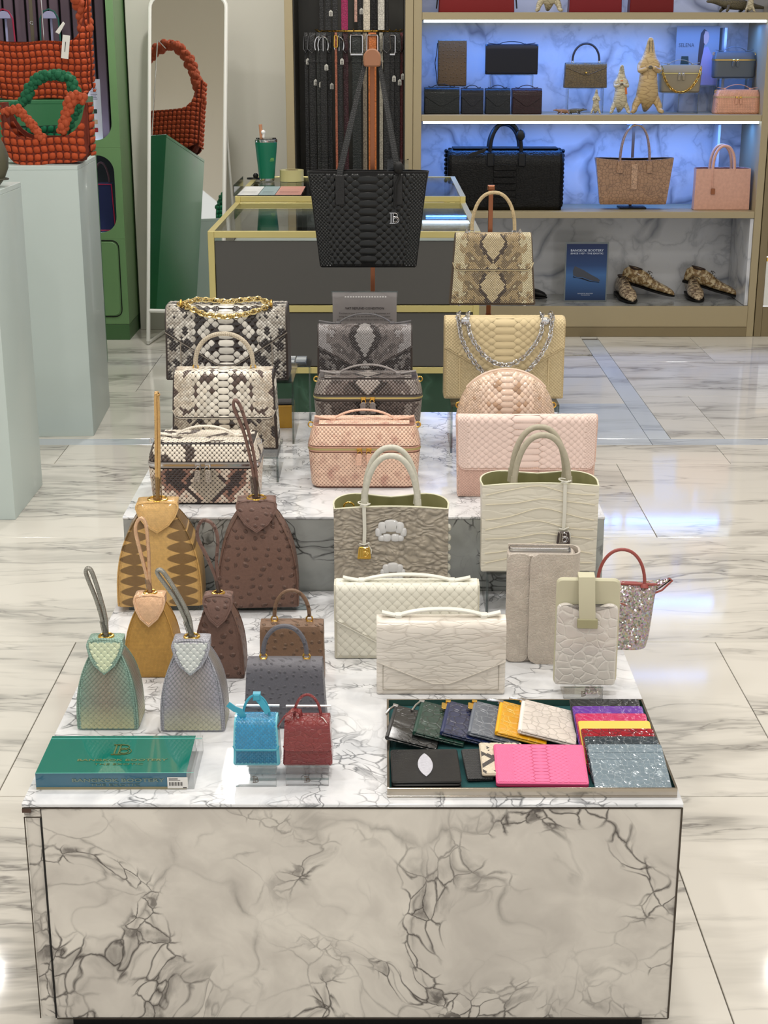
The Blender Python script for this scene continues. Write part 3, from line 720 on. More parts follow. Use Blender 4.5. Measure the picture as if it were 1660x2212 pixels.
# ---------------------------------------------------------------- shared bag pieces
def ropen(pts, r, seg=6):
    out = [pts[0]]
    for i in range(1, len(pts) - 1):
        p = Vector(pts[i]); a = Vector(pts[i - 1]) - p; b = Vector(pts[i + 1]) - p
        q = min(r, a.length * .48, b.length * .48); a.normalize(); b.normalize()
        for k in range(seg + 1):
            t = k / seg; z = p + a * q * (1 - t) ** 2 + b * q * t ** 2; out.append((z.x, z.y))
    out.append(pts[-1]); return out
def arch(x, z0, z1, y=0, n=20, pw=2.0, lean=0):
    """arched handle path from (-x,z0) to (x,z0)"""
    out = []
    for a in np.linspace(math.pi, 0, n):
        cx, sz = math.cos(a), math.sin(a)
        out.append((x * math.copysign(abs(cx) ** (2 / pw), cx), y + lean * sz, z0 + (z1 - z0) * abs(sz) ** (2 / pw)))
    return out
def band_handle(t, w, z, y, mat, rise=.018, span=.72, ends=.1, bw=.013, th=.0035):
    """low leather band held by two loops, its tips standing off"""
    x = w * span / 2; e = w * (span / 2 + ends)
    path = [(-e, y, z + .010), (-(x + e) / 2, y, z + .006), (-x, y, z + .003)] + [(x * k, y, z + .004 + rise * (1 - abs(k) ** 2.2)) for k in np.linspace(-.9, .9, 13)] + [(x, y, z + .003), ((x + e) / 2, y, z + .006), (e, y, z + .010)]
    t = MB().strap(path, bw, th, (0, 1, 0)).build('handle', mat, t)
    for s_ in (-1, 1):
        MB().box(s_ * x - .006, s_ * x + .006, y - bw * .62, y + bw * .62, z - .002, z + .0075, .0015).build('handle_loop', mat, t)
def ext_body(prof, w, xs=lambda z: 1 + 0 * z, e=.003, nu=9):
    cx = sum(p[0] for p in prof) / len(prof); cz = sum(p[1] for p in prof) / len(prof)
    small = inset(prof, e); m = MB(); rs = []
    st_ = [(-w / 2, small), (-w / 2 + e, prof)] + [(u, prof) for u in np.linspace(-w / 2 + .01, w / 2 - .01, nu)] + [(w / 2 - e, prof), (w / 2, small)]
    for u, P in st_:
        rs.append([(u * float(xs(z)), y, z) for y, z in P])
    return m.rings(rs)
def zip_pulls(t, y, z, metal, tabm, dx=.011, L=.028):
    o = t
    for s_ in (-1, 1):
        t = o
        t = MB().box(s_ * dx - .006, s_ * dx + .006, y - .006, y, z - .003, z + .004, .0015).build('zip_slider', metal, t)
        MB().torus((s_ * dx * .9, y - .0065, z - .006), .005, .0012, (0, 1, 0), 12, 5).build('pull_ring', metal, t)
        MB().slab(rpoly([(s_ * dx - .006, z - .008), (s_ * dx + .006, z - .008), (s_ * (dx + .002) + .007, z - .008 - L), (s_ * (dx + .002) - .007, z - .008 - L)][::-1], .005), y - .009, y - .006, .001).build('zip_tab', tabm, t)
def riser(label, x0, x1, y0, y1, z0, z1, sign=False, group='clear acrylic risers'):
    t = thing('acrylic_riser', label, 'display riser', ((x0 + x1) / 2, (y0 + y1) / 2, z0)); a, b_ = (x1 - x0) / 2, (y1 - y0) / 2; h = z1 - z0; th = .005
    m = MB().box(-a, a, -b_, b_, h - th, h - .0004); m.build('top', ACR, t, 0)
    for s_ in (-1, 1):
        MB().box(s_ * a - (th if s_ > 0 else 0), s_ * a + (0 if s_ > 0 else th), -b_, b_, 0.0003, h - th - .0003).build('leg', ACR, t, 0)
    m = MB()
    for s_ in (-1, 1):
        m.box(s_ * (a - .0015) - .0022, s_ * (a - .0015) + .0022, -b_ - .0004, -b_ + .0002, .0005, h - .001)
    m.box(-a + .001, a - .001, -b_ - .0004, -b_ + .0002, h - th, h - .0008)
    m.build('polished_edge', ACE, t, 0)
    return t
def flap_bag(name, label, cat, loc, w, h, d, body, rz=0, group=None, top=.9, lean=None, rt=.01, flap=('r', .0, .5), fmat=None, edge=None, skin=None, bskin=None, skin_mat=None, gusset=None, pleat=False):
    """bag with a flap over its front; returns the thing and the front surface"""
    t = thing(name, label, cat, loc, rz, group)
    l = d * .22 if lean is None else lean
    prof = rpoly([(0, 0), (d, 0), (d - l, h), (l, h)], [.006, .006, rt, rt])
    xs = lambda z: 1 - (1 - top) * np.clip(z / h, 0, 1.2)
    ext_body(prof, w, xs).build('body', body, t)
    front = Crv(ropen([(l, h - .002), (0, .004), (.0, .0)], .001)); ff = ext(front, xs)
    U = w / 2 - .003
    if bskin: scales('scales', t, ff, U - .002, .004, front.L - .006, **bskin)
    kind, a, b = flap
    pts = ropen([(d - l * .6, h * .72), (d - l, h), (l, h), (0, 0)], rt + .002)
    fc = Crv(pts); fn = ext(fc, xs)
    s_top = math.hypot(.4 * l, h * .28) + (d - 2 * l) - rt * .35
    if kind == 'v':
        cw = w * .07
        drop = lambda u: s_top + a * h + (b - a) * h * np.clip((w / 2 - np.abs(u)) / (w / 2 - cw), 0, 1)
    else:
        rc = min(.02, w * .1)
        drop = lambda u: s_top + b * h - rc + np.sqrt(np.maximum(0, rc ** 2 - np.maximum(0, np.abs(u) - (w / 2 - rc)) ** 2))
    us = np.linspace(-w / 2, w / 2, 33)
    MB().sheet(fn, us, lambda u: .0, lambda u: float(drop(u)), 22, .0008, .0038).build('flap', fmat or body, t)
    P = fn(us, drop(us), np.full(33, .0026))
    MB().tube([tuple(p) for p in P], .0016, 6).build('flap_piping', edge or fmat or body, t)
    if skin:
        f2 = lambda u, s_, hh: fn(u, s_, hh + .0038)
        scales('flap_scales', t, f2, U, .01, lambda u: drop(u) - .003, **skin)
    if pleat:
        for s_ in (-1, 1):
            MB().box(s_ * w * .37 - .0012, s_ * w * .37 + .0012, -.0025, .002, h * .06, h * .52, .0006).build('pleat', edge or body, t)
    t['w_'] = w; return t
def top_handle(t, w, z, y, mat, metal, span=.5, rise=.1, r=.0045, pw=2.1, lean=0):
    x = w * span / 2
    t = MB().tube(arch(x, z + .014, z + rise, y, 26, pw, lean), r, 10).build('handle', mat, t)
    for s_ in (-1, 1):
        MB().torus((s_ * x, y, z + .009), .006, .0016, (0, 1, 0), 14, 6).build('handle_ring', metal, t)
        MB().box(s_ * x - .005, s_ * x + .005, y - .004, y + .004, z - .001, z + .005, .001).build('handle_mount', metal, t)
# ================================================================ upper plinth, back row: bags hanging on copper stands
def stand(label, x, y, z0, z1, knobx=0, hook=False):
    t = thing('bag_stand', label, 'display stand', (x, y, z0))
    H_ = z1 - z0
    MB().box(-.06, .06, -.04, .04, 0, .006, .001).build('base', COP, t)
    MB().box(-.006, .006, -.004, .004, .006, H_, .0008).build('pole', COP, t)
    MB().box(-.008, .008, -.006, .006, H_ * .45, H_ * .45 + .012, .001).build('collar', COP, t)
    return t
NAVYB = pbr('black_python_base', C(3, 3, 4), .5, spec=.3)
blackc = lin(13, 16, 17)
loc, w_, h_ = fit(668, 924, 372, 578, Y=3.905)
BT = (loc, w_, h_)
t = stand('tall copper stand carrying the black python tote by its straps', loc.x + .011, 3.996, Z2, 1.545)
MB().slab(rpoly([(-.022, -.018), (.022, -.018), (.022, .012), (.01, .026), (-.01, .026), (-.022, .012)], .008), -.055, .010, .003).build('hook', pbr('tan_saddle', C(142, 96, 68), .45), t, loc=(0, -.0, 1.545 - Z2 + .018))
def open_tote(name, label, loc, w, h, d, mat, lining, rimm, rz=0, bot=1.0, crown=.008, pinch=.3, deep=.55, nb=13, bulge=.0):
    t = thing(name, label, 'handbag', loc, rz)
    def loop(f, off=0):
        k = bot + (1 - bot) * f; a = w / 2 * k; out = []
        for x in np.linspace(-1, 1, nb): out.append((x * (a - off), off, f * h + crown * f ** 4 * (1 - x * x)))
        ex = .35 + .25 * f
        for q in np.linspace(0, math.pi, 2 * nb + 1)[1:-1]:
            c_, s_ = math.cos(q), math.sin(q); x = math.copysign(abs(c_) ** ex, c_)
            yy = off + (d - 2 * off) * abs(s_) ** .55 - pinch * d * f ** 2 * math.exp(-(x / .5) ** 2)
            bx = 1 + (.035 + bulge) * f ** 3 * math.sin(min(1, yy / d) * math.pi) * abs(x)
            out.append((x * (a - off) * bx, yy, f * h + crown * f ** 4 * (1 - x * x) * .4))
        return out
    fs = [0, .02, .2, .4, .6, .8, .92, 1]
    rs = [[((x * .97), y * .94 + .03 * d, z) for x, y, z in loop(0)]] + [loop(f) for f in fs[1:]]
    MB().rings(rs[::1] , True).f
    m = MB(); m.rings(rs, False); n = len(rs[0]); m.f.append(tuple(range(n - 1, -1, -1))); m.build('body', mat, t)
    m = MB(); m.rings([loop(1, .0015), loop(1, .003), loop(.9, .003), loop(deep, .003)], False); n2 = len(m.v) - n; m.f.append(tuple(n2 + j for j in range(n))); m.build('lining', lining, t, 50)
    MB().tube([Vector(p) for p in loop(1, .0012)], .0019, 6, True).build('rim', rimm, t)
    return t, loop
t, lp = open_tote('tote_bag', 'black python tote with long straps hanging from the tall copper stand', loc, w_, h_, .075, pbr('black_python_body', C(4, 4, 5), .5, spec=.3), BLACK, NAVYB, bot=.82, crown=.0, pinch=.2)
kx = lambda z: .82 + .18 * z / h_
fn = lambda u, v, hh: np.c_[u * kx(v), -hh + 0 * v, v]
scales('scales', t, fn, w_ / 2 - .003, .005, h_ - .004, p=.0205, H=.0015, dn=-1, col=pat_plain(blackc, .2), bw=1.3, mat=attr_mat('black_scale_leather', .3, .15, .35), rim=.4, hw0=.7, hw1=.34, zone=8)
top_ = 1.545 - BT[0].z + .012
for yy, k in ((-.004, 0), (.06, 1)):
    lx, rx = -.235 * w_, .25 * w_
    for s_, xx in ((-1, lx), (1, rx)):
        path = [(xx, yy, h_ - .075), (xx, yy, h_)] + [(xx + (s_ * .018 + .011 - xx) * f, yy + (.06 - yy) * f, h_ + (top_ - h_) * f) for f in (.25, .5, .75, 1)]
        MB().strap(path, .0165 if k == 0 else .012, .004, (1, 0, 0), scl=lambda f: 1 - .45 * max(0, f - .3)).build('strap', pbr('black_strap', C(10, 11, 12), .4, tex='lizard', ts=160, line=C(40, 42, 44)), t)
        if k == 0: MB().slab(rrect(.024, .075, .004, xx, h_ - .045), -.0075, -.0035, .001).build('strap_tab', pbr('black_leather', C(7, 7, 8), .42, tex='fine', ts=300), t)
MB().tube([(.11 * w_ + .035, -.008, h_ + .004), (.27 * w_, -.012, h_ - .005), (.235 * w_, -.014, h_ - .03), (.225 * w_, -.014, h_ * .64)], .0035, 6).build('charm_strap', BLACK, t)
MB().ball((.255 * w_, -.013, h_ + .012), .013, 10, (1, .7, 1.3)).build('charm_knot', BLACK, t)
monogram(t, .027, (.222 * w_, -.016, h_ * .53), (0, 0, 0), CHR, 'charm')
CEL = clear('clear_film', (.8, .86, .95, 1), 1, .15)
MB().grid([[(.16 * w_ + i * .014, .03 + .004 * ((i * 7 + j * 3) % 5), h_ - .005 + j * .011 + .003 * ((i + j) % 3)) for i in range(5)] for j in range(4)]).build('tissue', CEL, t, 179)
# beige diamond python bag
loc, w_, h_ = fit(970, 1158, 508, 660, Y=3.90)
stx = atY(1062, 420, 3.95).x
t = stand('copper stand carrying the beige diamond-patterned python bag', stx, 3.966, Z2, 1.235)
MB().box(-.009, .009, -.012, .012, 1.235 - Z2, 1.247 - Z2, .002).build('hook', COP, t)
dp = dict(band=.2, light=lin(180, 164, 130), mid=lin(156, 136, 100), dark=lin(62, 48, 38), edge=lin(188, 177, 144))
t = flap_bag('top_handle_bag', 'beige python top-handle bag with brown diamond pattern, hanging on a copper stand', 'handbag', loc, w_, h_, .05, pbr('brown_gap', C(70, 56, 42), .5), top=.88, flap=('r', 0, .47), edge=pbr('beige_edge', C(206, 190, 152), .4),
    skin=dict(p=.0064, H=.0007, kind='hex', col=pat_diamond(a=.034, P=.10, v0=.042, half=w_ / 2, **dp), rim=.5, fill=.84, mat=ATG), bskin=dict(p=.0064, H=.0007, kind='hex', col=pat_diamond(a=.034, P=.10, v0=.08, half=w_ / 2, **dp), rim=.5, fill=.84, mat=ATG))
hz = 1.232 - loc.z; hx = .245 * w_
MB().tube(arch(hx, h_ + .010, hz, .025, 26, 2.2), .0048, 10).build('handle', pbr('beige_python_handle', C(182, 162, 124), .4, tex='lizard', ts=260, line=C(96, 78, 56)), t)
for s_ in (-1, 1):
    MB().torus((s_ * hx, .025, h_ + .005), .006, .0016, (0, 1, 0)).build('handle_ring', CHR, t)
    MB().lathe([(.0001, 0), (.004, .003), (.005, .008), (.0001, .016)], (s_ * (hx + .014), .02, h_ - .001), 8).build('stud', CHR, t)
for s_ in (-1, 1): MB().lathe([(.0001, -.006), (.004, -.004), (.004, 0)], (s_ * w_ * .38, .02, .001), 10).build('foot', CHR, t)
# ---------------------------------------------------------------- row three: on tall risers
EDGP = pbr('dark_gap', C(52, 42, 38), .5)
# large natural python bag with chain
loc, w_, h_ = fit(358, 625, 668, 822, Y=3.70)
riser('tall clear riser under the large grey python bag with the gold chain', loc.x - .11, loc.x + w_ / 2 + .012, 3.69, 3.90, Z2, loc.z)
natl, natm, natd = lin(226, 222, 212), lin(150, 142, 130), lin(40, 32, 30)
t = flap_bag('shoulder_bag', 'large black and white python shoulder bag with gold chain, back left', 'handbag', loc, w_, h_, .13, EDGP, top=.98, lean=.012, rt=.022, flap=('v', .28, .74), edge=pbr('python_edge', C(150, 140, 128), .4), pleat=True,
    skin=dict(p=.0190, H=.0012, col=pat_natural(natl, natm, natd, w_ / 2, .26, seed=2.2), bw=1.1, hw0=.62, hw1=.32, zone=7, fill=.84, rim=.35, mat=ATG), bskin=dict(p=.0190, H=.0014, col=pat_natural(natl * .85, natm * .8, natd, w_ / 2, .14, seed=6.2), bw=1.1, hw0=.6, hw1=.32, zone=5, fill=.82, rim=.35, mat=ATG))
def chain(t, path, r=.0055, wire=.0016, mat=GOLD, name='chain_strap'):
    c = [Vector(p) for p in path]; L = [0]
    for a, b in zip(c[:-1], c[1:]): L.append(L[-1] + (b - a).length)
    m = MB(); s_ = 0; k = 0
    while s_ < L[-1]:
        i = max(j for j in range(len(L)) if L[j] <= s_ + 1e-9); i = min(i, len(c) - 2)
        p = c[i].lerp(c[i + 1], (s_ - L[i]) / max(1e-9, L[i + 1] - L[i])); tg = (c[i + 1] - c[i]).normalized()
        side = tg.orthogonal().normalized(); ax = side if k % 2 else tg.cross(side)
        m.torus(p, r, wire, ax, 8, 5, 1.25, tg); s_ += r * 1.55; k += 1
    o = m.build(name, mat, t); o['kind'] = 'stuff'; return o
zc = h_ + .004
chain(t, [(-.115, .03, zc + .004), (-.075, .05, zc + .012), (-.04, .055, zc + .010), (0, .05, zc + .006), (.04, .055, zc + .010), (.08, .05, zc + .014), (.112, .03, zc + .006)], .0072, .0024, PGOLD)
chain(t, [(-.11, .028, zc + .001), (-.085, .0, zc - .002), (-.05, -.008, zc - .016), (0, -.012, zc - .022), (.05, -.008, zc - .016), (.085, .0, zc - .006), (.112, .028, zc + .001)], .0072, .0024, PGOLD)
for s_ in (-1, 1): MB().torus((s_ * .114, .028, h_ + .009), .009, .003, (1, 0, 0)).build('chain_ring', GOLD, t)
# sign holder
loc, w_, h_ = fit(717, 860, 629, 760, Y=3.86)
riser('clear riser behind the grey snakeskin clutch, under the notice', -.12, .07, 3.79, 3.93, Z2, loc.z)
t = thing('sign_holder', 'grey printed tax refund notice in a clear upright holder', 'sign', loc)
MB().box(-w_ / 2, w_ / 2, .0, .002, 0, h_).build('front_sheet', ACR, t, 0)
MB().box(-w_ / 2 + .003, w_ / 2 - .003, .0025, .0035, .0, h_ - .003).build('notice', pbr('grey_paper', C(176, 168, 166), .7), t, 0)
MB().box(-w_ / 2, w_ / 2, -.0006, -.0001, h_ - .003, h_).build('top_edge', ACE, t, 0)
MB().box(-w_ / 2, w_ / 2, .0, .03, -.0, .003).build('foot', ACR, t, 0)
INK = pbr('ink', C(50, 44, 44), .6); INKW = pbr('pale_ink', C(225, 222, 220), .6)
RX = (R(90), 0, 0)
text('VAT REFUND CONDITION', .0085, t, (0, -.0009, h_ - .045), RX, INK, bold=.0002)
for i, s_ in enumerate(['Purchase at least 2,000 baht at Siam Takashimaya and', 'bring the receipts, the tax refund form and document', 'at Customer Service on the 4th floor within the same day']):
    text(s_, .0062, t, (0, -.0009, h_ - .058 - i * .0085), RX, INK)
for i in range(16): MB().box(-.052 + i * .007, -.052 + i * .007 + .004, -.0012, -.0008, h_ - .016, h_ - .0135).build('holder_mark', INKW, t, 0)
# grey snakeskin clutch
loc, w_, h_ = fit(685, 893, 708, 832, Y=3.64)
riser('clear riser under the grey snakeskin envelope clutch', loc.x - .09, loc.x + .09, 3.63, 3.74, Z2, loc.z)
gl, gm, gd, ge = lin(150, 146, 144), lin(112, 104, 102), lin(44, 36, 36), lin(146, 142, 142)
pd = pat_diamond(gl, gm, gd, ge, .026, .11, .045, .55, w_ / 2)
t = flap_bag('clutch_bag', 'dark grey snakeskin envelope clutch with thin handle, before the notice', 'handbag', loc, w_, h_, .06, EDGP, top=.98, lean=.006, rt=.014, flap=('v', .28, .68), edge=pbr('grey_edge', C(98, 92, 92), .4),
    skin=dict(p=.0062, H=.0009, kind='hex', col=pd, rim=.5, mat=ATG), bskin=dict(p=.0068, H=.0008, kind='hex', col=pat_natural(gl * .7, gm * .7, gd, w_ / 2, .05, 60, 4), rim=.5, mat=ATG))
band_handle(t, w_, h_ + .002, .03, pbr('grey_handle', C(92, 90, 92), .4, tex='lizard', ts=240), .024, .56, .2, .01, .003)
# beige python clutch with silver chain
loc, w_, h_ = fit(958, 1218, 692, 862, Y=3.66)
riser('clear riser under the beige python clutch with the silver chain', loc.x - .135, loc.x + .135, 3.60, 3.80, Z2, loc.z)
bg = lin(206, 188, 148)
BGM = pbr('beige_python_base', C(184, 164, 124), .5, tex='lizard', ts=170, st=.4)
t = flap_bag('clutch_bag', 'beige python flap clutch with draped silver chain, back right', 'handbag', loc, w_, h_, .07, BGM, top=1.0, lean=.006, rt=.016, flap=('v', .3, .68), edge=pbr('beige_piping', C(206, 188, 148), .5), pleat=True,
    skin=dict(p=.0182, H=.0014, col=pat_plain(bg, .04), bw=1.5, hw0=.72, hw1=.32, zone=9, fill=.95, rim=.8, mat=ATM), bskin=dict(p=.0170, H=.0010, col=pat_plain(bg * .88, .04), bw=1.4, hw0=.62, hw1=.3, zone=5, fill=.95, rim=.78, mat=ATM))
for ys, dz, xx in ((-.014, 0, 0), (-.02, .035, 1)):
    a = .118 if xx else .095
    pth = [(-a + .004, .03, h_ + .013), (-a, .004, h_ + .006)] + [(-a + a * 2 * f, ys - .004 * math.sin(math.pi * f), h_ - .004 - (.105 if not xx else .145) * math.sin(math.pi * f) ** .62) for f in np.linspace(.03, .97, 22)] + [(a, .004, h_ + .006), (a - .004, .03, h_ + .013)]
    chain(t, pth, .006, .0019, CHR)
for s_ in (-1, 1): MB().ball((s_ * .1, .0, h_ - .002), .012, 10, (1, .6, .9)).build('chain_clasp', CHR, t)
# ---------------------------------------------------------------- row two
# white python top handle bag
loc, w_, h_ = fit(371, 602, 808, 972, Y=3.40)
riser('low clear riser under the cream python top-handle bag', loc.x - .10, loc.x + .13, 3.34, 3.52, Z2, loc.z)
t = flap_bag('top_handle_bag', 'cream and grey python top-handle bag, middle row on the left', 'handbag', loc, w_, h_, .09, EDGP, top=.93, lean=.012, rt=.014, flap=('r', 0, .55), edge=pbr('cream_edge', C(206, 198, 184), .4),
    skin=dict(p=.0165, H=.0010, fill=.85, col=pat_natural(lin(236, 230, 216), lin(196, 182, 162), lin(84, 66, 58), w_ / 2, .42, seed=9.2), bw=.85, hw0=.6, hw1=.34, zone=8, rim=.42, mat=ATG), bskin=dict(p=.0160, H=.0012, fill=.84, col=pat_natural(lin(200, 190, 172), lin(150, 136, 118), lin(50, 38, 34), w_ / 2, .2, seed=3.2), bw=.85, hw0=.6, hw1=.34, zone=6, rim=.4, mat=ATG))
top_handle(t, w_, h_ - .001, .045, pbr('python_handle', C(196, 184, 162), .4, tex='lizard', ts=230, line=C(92, 80, 70)), GOLD, .54, .088, .0055, 2.2)
scales('side_scales', t, lambda u, v, hh: np.c_[(w_ / 2 + .0005 + hh) * (1 - .07 * v / h_), u + .045, v], .032, .006, h_ * .9, p=.009, H=.001, kind='hex', col=pat_natural(natl, natm, natd, .05, .25, seed=4), rim=.4)
# vanity cases
def vanity(label, loc, w, h, d, base, lidk, colf, lidcol, zipm, tape, handm, p=.0075, low=.95, rz=0, kind='hex', tabm=None, sides=True, metalic=GOLD, mat=None, H=.0011, scl=True, lidin=.012, rim=.5, fill=.9):
    t = thing('vanity_case', label, 'vanity case', loc, rz)
    r = min(.028, d * .3); c0 = rpoly([(0, 0), (w / 2, 0), (w / 2, d), (-w / 2, d), (-w / 2, 0)], [0, r, r, r, r], 6); c = Crv(c0, True); cy = d / 2
    zl = h * lidk
    k = lambda z: low + (1 - low) * np.clip(z / zl, 0, 1)
    bot = lambda z: .006 * np.clip(1 - z / .008, 0, 1)
    fb = plan(c, k, bot, cy)
    S = np.linspace(0, c.L, 65)[:-1]
    loop = lambda f, z: [tuple(q) for q in f(S, np.full(64, z), np.zeros(64))]
    MB().rings([loop(fb, z) for z in (0, .003, .008, .03, zl * .5, zl)]).build('body', base, t)
    k2 = lambda z: 1 + 0 * z
    cap = lambda z: lidin * np.clip((z - zl - .012) / (h - zl - .012), 0, 1) ** 1.3
    fl = plan(c, k2, cap, cy)
    band = plan(c, k2, lambda z: -.0015 + 0 * z, cy)
    MB().rings([loop(band, z) for z in (zl + .0002, zl + .012)]).build('zip_tape', tape, t)
    zt = plan(c, k2, lambda z: -.003 + 0 * z, cy)
    MB().rings([loop(zt, z) for z in (zl + .004, zl + .0085)], False).build('zip', zipm, t)
    rs = [loop(fl, z) for z in np.linspace(zl + .0122, h, 5)]
    P = [Vector(q) for q in rs[-1]]; ce = Vector((0, cy, h))
    rs += [[tuple(q.lerp(ce, f) + Vector((0, 0, .004 * math.sin(f * 2)))) for q in P] for f in (.12, .35, .7)]
    MB().rings(rs).build('lid', base if scl else tape, t)
    if scl:
        scales('scales', t, fb, c.L / 2, .005, zl - .003, p=p, H=H, kind=kind, dn=-1, col=colf, rim=rim, fill=fill, mat=mat)
        scales('lid_scales', t, fl, c.L / 2, zl + .014, h - .001, p=p, H=H, kind=kind, dn=-1, ex=2.0, col=lidcol, rim=rim, fill=fill, mat=mat)
        topf = lambda u, v, hh: np.c_[u, v, h + .004 * np.sin(np.clip((.5 - np.abs(v / d - .5)) * 3, 0, 1.5)) + hh + 0 * u]
        scales('lid_scales', t, topf, w / 2 - .024, .018, d - .018, p=p, H=H, kind=kind, dn=-1, ex=2.0, col=lidcol, rim=rim, fill=fill, mat=mat)
        if False:
            q = w / 2 + d / 2 - r * .4
            for s_ in (-1, 1):
                scales('side_scales', t, fb, d / 2 - r * .55, .005, zl - .003, p=p, H=H, kind=kind, col=colf, rim=.5, uc=s_ * q, mat=mat)
    zip_pulls(t, -.004, zl + .006, metalic, tabm or handm)
    band_handle(t, w, h + .003, d * .42, handm, .021, .56, .17, .012, .0032)
    for s_ in (-1, 1):
        MB().torus((s_ * (w / 2 - .004), d * .45, h - .008), .006, .0017, (0, 1, 0)).build('side_ring', metalic, t)
    return t
dgl, dgm, dgd = lin(140, 132, 126), lin(92, 82, 78), lin(38, 30, 28)
loc, w_, h_ = fit(679, 912, 822, 935, Y=3.44)
riser('clear riser under the dark grey snakeskin vanity case', loc.x - .135, loc.x + .10, 3.435, 3.57, Z2, loc.z)
vanity('dark grey snakeskin vanity case with brass zip, behind the pink one', loc, w_, h_, .12, EDGP, .62, pat_diamond(dgl, dgm, dgd, dgl, .02, .08, .03, .6, w_ / 2), pat_diamond(dgl * 1.2, dgm * 1.2, dgd, dgl, .03, .06, .03, .4, w_ / 2), BRASS, pbr('grey_tape', C(92, 86, 82), .5), pbr('grey_python_handle', C(140, 134, 132), .4, tex='lizard', ts=260, line=C(70, 62, 60)), p=.0086, fill=.84)
# gathered pouch
loc, w_, h_ = fit(988, 1203, 808, 925, Y=3.36)
riser('clear riser under the gathered blush python pouch', loc.x - .09, loc.x + .118, 3.345, 3.56, Z2, loc.z)
t = thing('pouch_bag', 'gathered blush python pouch, rounded top, between the two clutches', 'handbag', loc)
def half(z): return w_ / 2 * np.power(np.clip(1 - np.power(np.clip(z / h_, 0, 1), 2.3), 0, 1), .5) * .98 + .004
def pouch(u, v, hh):
    hx = half(v); q = np.clip(1 - (u / np.maximum(hx, 1e-4)) ** 2, 0, 1)
    tk = .05 * np.sqrt(np.clip(1 - (v / h_ * .93) ** 2, 0, 1))
    pl = sum(.009 * np.exp(-((u - a * w_ * (1 - .35 * v / h_)) / .006) ** 2) * np.clip(v / h_ * 1.3 - .35, 0, 1) for a in (-.24, -.17, .17, .24))
    return np.c_[u, .05 - tk * np.sqrt(q) - hh + pl, v]
g1 = []
for z in np.linspace(.0, h_ * .995, 22):
    hx = float(half(z)); row = []
    uu = np.concatenate([hx * np.sin(np.linspace(-math.pi / 2, math.pi / 2, 41))])
    f1 = pouch(uu, np.full(41, z), np.zeros(41)); row = [tuple(q) for q in f1] + [(q[0], .1 - q[1], q[2]) for q in f1[::-1][1:-1]]
    g1.append(row)
MB().rings(g1).build('body', pbr('blush_base', C(196, 168, 146), .5), t)
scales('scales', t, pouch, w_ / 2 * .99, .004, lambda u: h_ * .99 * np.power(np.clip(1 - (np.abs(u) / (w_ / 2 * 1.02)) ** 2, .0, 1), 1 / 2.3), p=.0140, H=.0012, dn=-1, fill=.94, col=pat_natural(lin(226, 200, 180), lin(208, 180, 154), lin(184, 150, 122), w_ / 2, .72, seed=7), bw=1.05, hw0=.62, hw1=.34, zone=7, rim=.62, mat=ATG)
MB().tube([(float(x), .05, float(h_ * np.power(max(0, 1 - (abs(x) / (w_ / 2 * 1.02)) ** 2), 1 / 2.3)) + .001) for x in np.linspace(-w_ * .4, w_ * .4, 25)], .003, 8).build('frame_edge', pbr('blush_piping', C(222, 196, 176), .4), t)
for s_ in (-1, 1): MB().torus((s_ * (w_ / 2 - .004), .045, .045), .006, .0018, (0, 1, 0)).build('side_ring', GOLD, t)
# ---------------------------------------------------------------- front row of the upper plinth
loc, w_, h_ = fit(322, 562, 962, 1092, z=Z2)
py = pat_diamond(lin(190, 178, 160), lin(206, 194, 176), lin(40, 28, 26), lin(214, 204, 188), .03, .10, .0, .3, w_ / 2)
def big_py(u, v):
    n = nz(u, v, 60, 5.5); c = np.tile(lin(218, 202, 184), (len(u), 1)); c[nz(u, v, 70, 2) > .22] = lin(196, 164, 144)
    r1 = np.hypot((u + .062) / .036, (v - .062) / .034) + n * .4; r2 = np.hypot((u - .07 - (v - .06) * .4) / .026, (v - .055) / .045) + n * .4
    r3 = np.abs(np.abs(u - .005) / .042 + np.abs(v - .045) / .055 - 1.1)
    c[(r1 < 1) | (r2 < 1)] = lin(138, 100, 84); c[(r1 < .55) | (r2 < .5) | (r3 < .12)] = lin(52, 34, 30)
    c[(np.abs(u - .01) / .04 + np.abs(v - .05) / .05) < 1] = lin(170, 158, 140)
    return c * jit(len(u), .12)
vanity('black and cream python vanity case, front left of the rear plinth', loc, w_, h_, .15, pbr('black_gap', C(36, 26, 24), .5), .63, big_py, lambda u, v: np.where((nz(u, v, 34, 3.3) > .22)[:, None], lin(78, 64, 58), lin(232, 222, 206)) * jit(len(u), .1), CHR, pbr('silver_tape', C(176, 170, 166), .3, .3), pbr('cream_handle', C(226, 218, 204), .4, tex='lizard', ts=240), p=.0104, tabm=pbr('python_tab', C(170, 160, 148), .4, tex='croc', ts=170, line=C(60, 44, 40)), metalic=CHR, mat=ATG, rim=.6, fill=.80)
loc, w_, h_ = fit(667, 908, 922, 1056, z=Z2)
pk = lambda u, v: (lin(232, 196, 172) * (1 - np.clip(nz(u, v, 55, 7.7) * 1.3, 0, .8))[:, None] + lin(186, 136, 120) * np.clip(nz(u, v, 55, 7.7) * 1.3, 0, .8)[:, None]) * jit(len(u), .08)
vanity('blush pink snakeskin vanity case with brass zip, front middle', loc, w_, h_, .12, pbr('pink_gap', C(132, 92, 76), .5), .6, pk, lambda u, v: pk(u, v) * 1.08, BRASS, pbr('pink_tape', C(206, 160, 138), .45), pbr('pink_handle', C(226, 184, 160), .4, tex='lizard', ts=260, line=C(150, 106, 90)), p=.0092, mat=ATG, fill=.84, rim=.62)
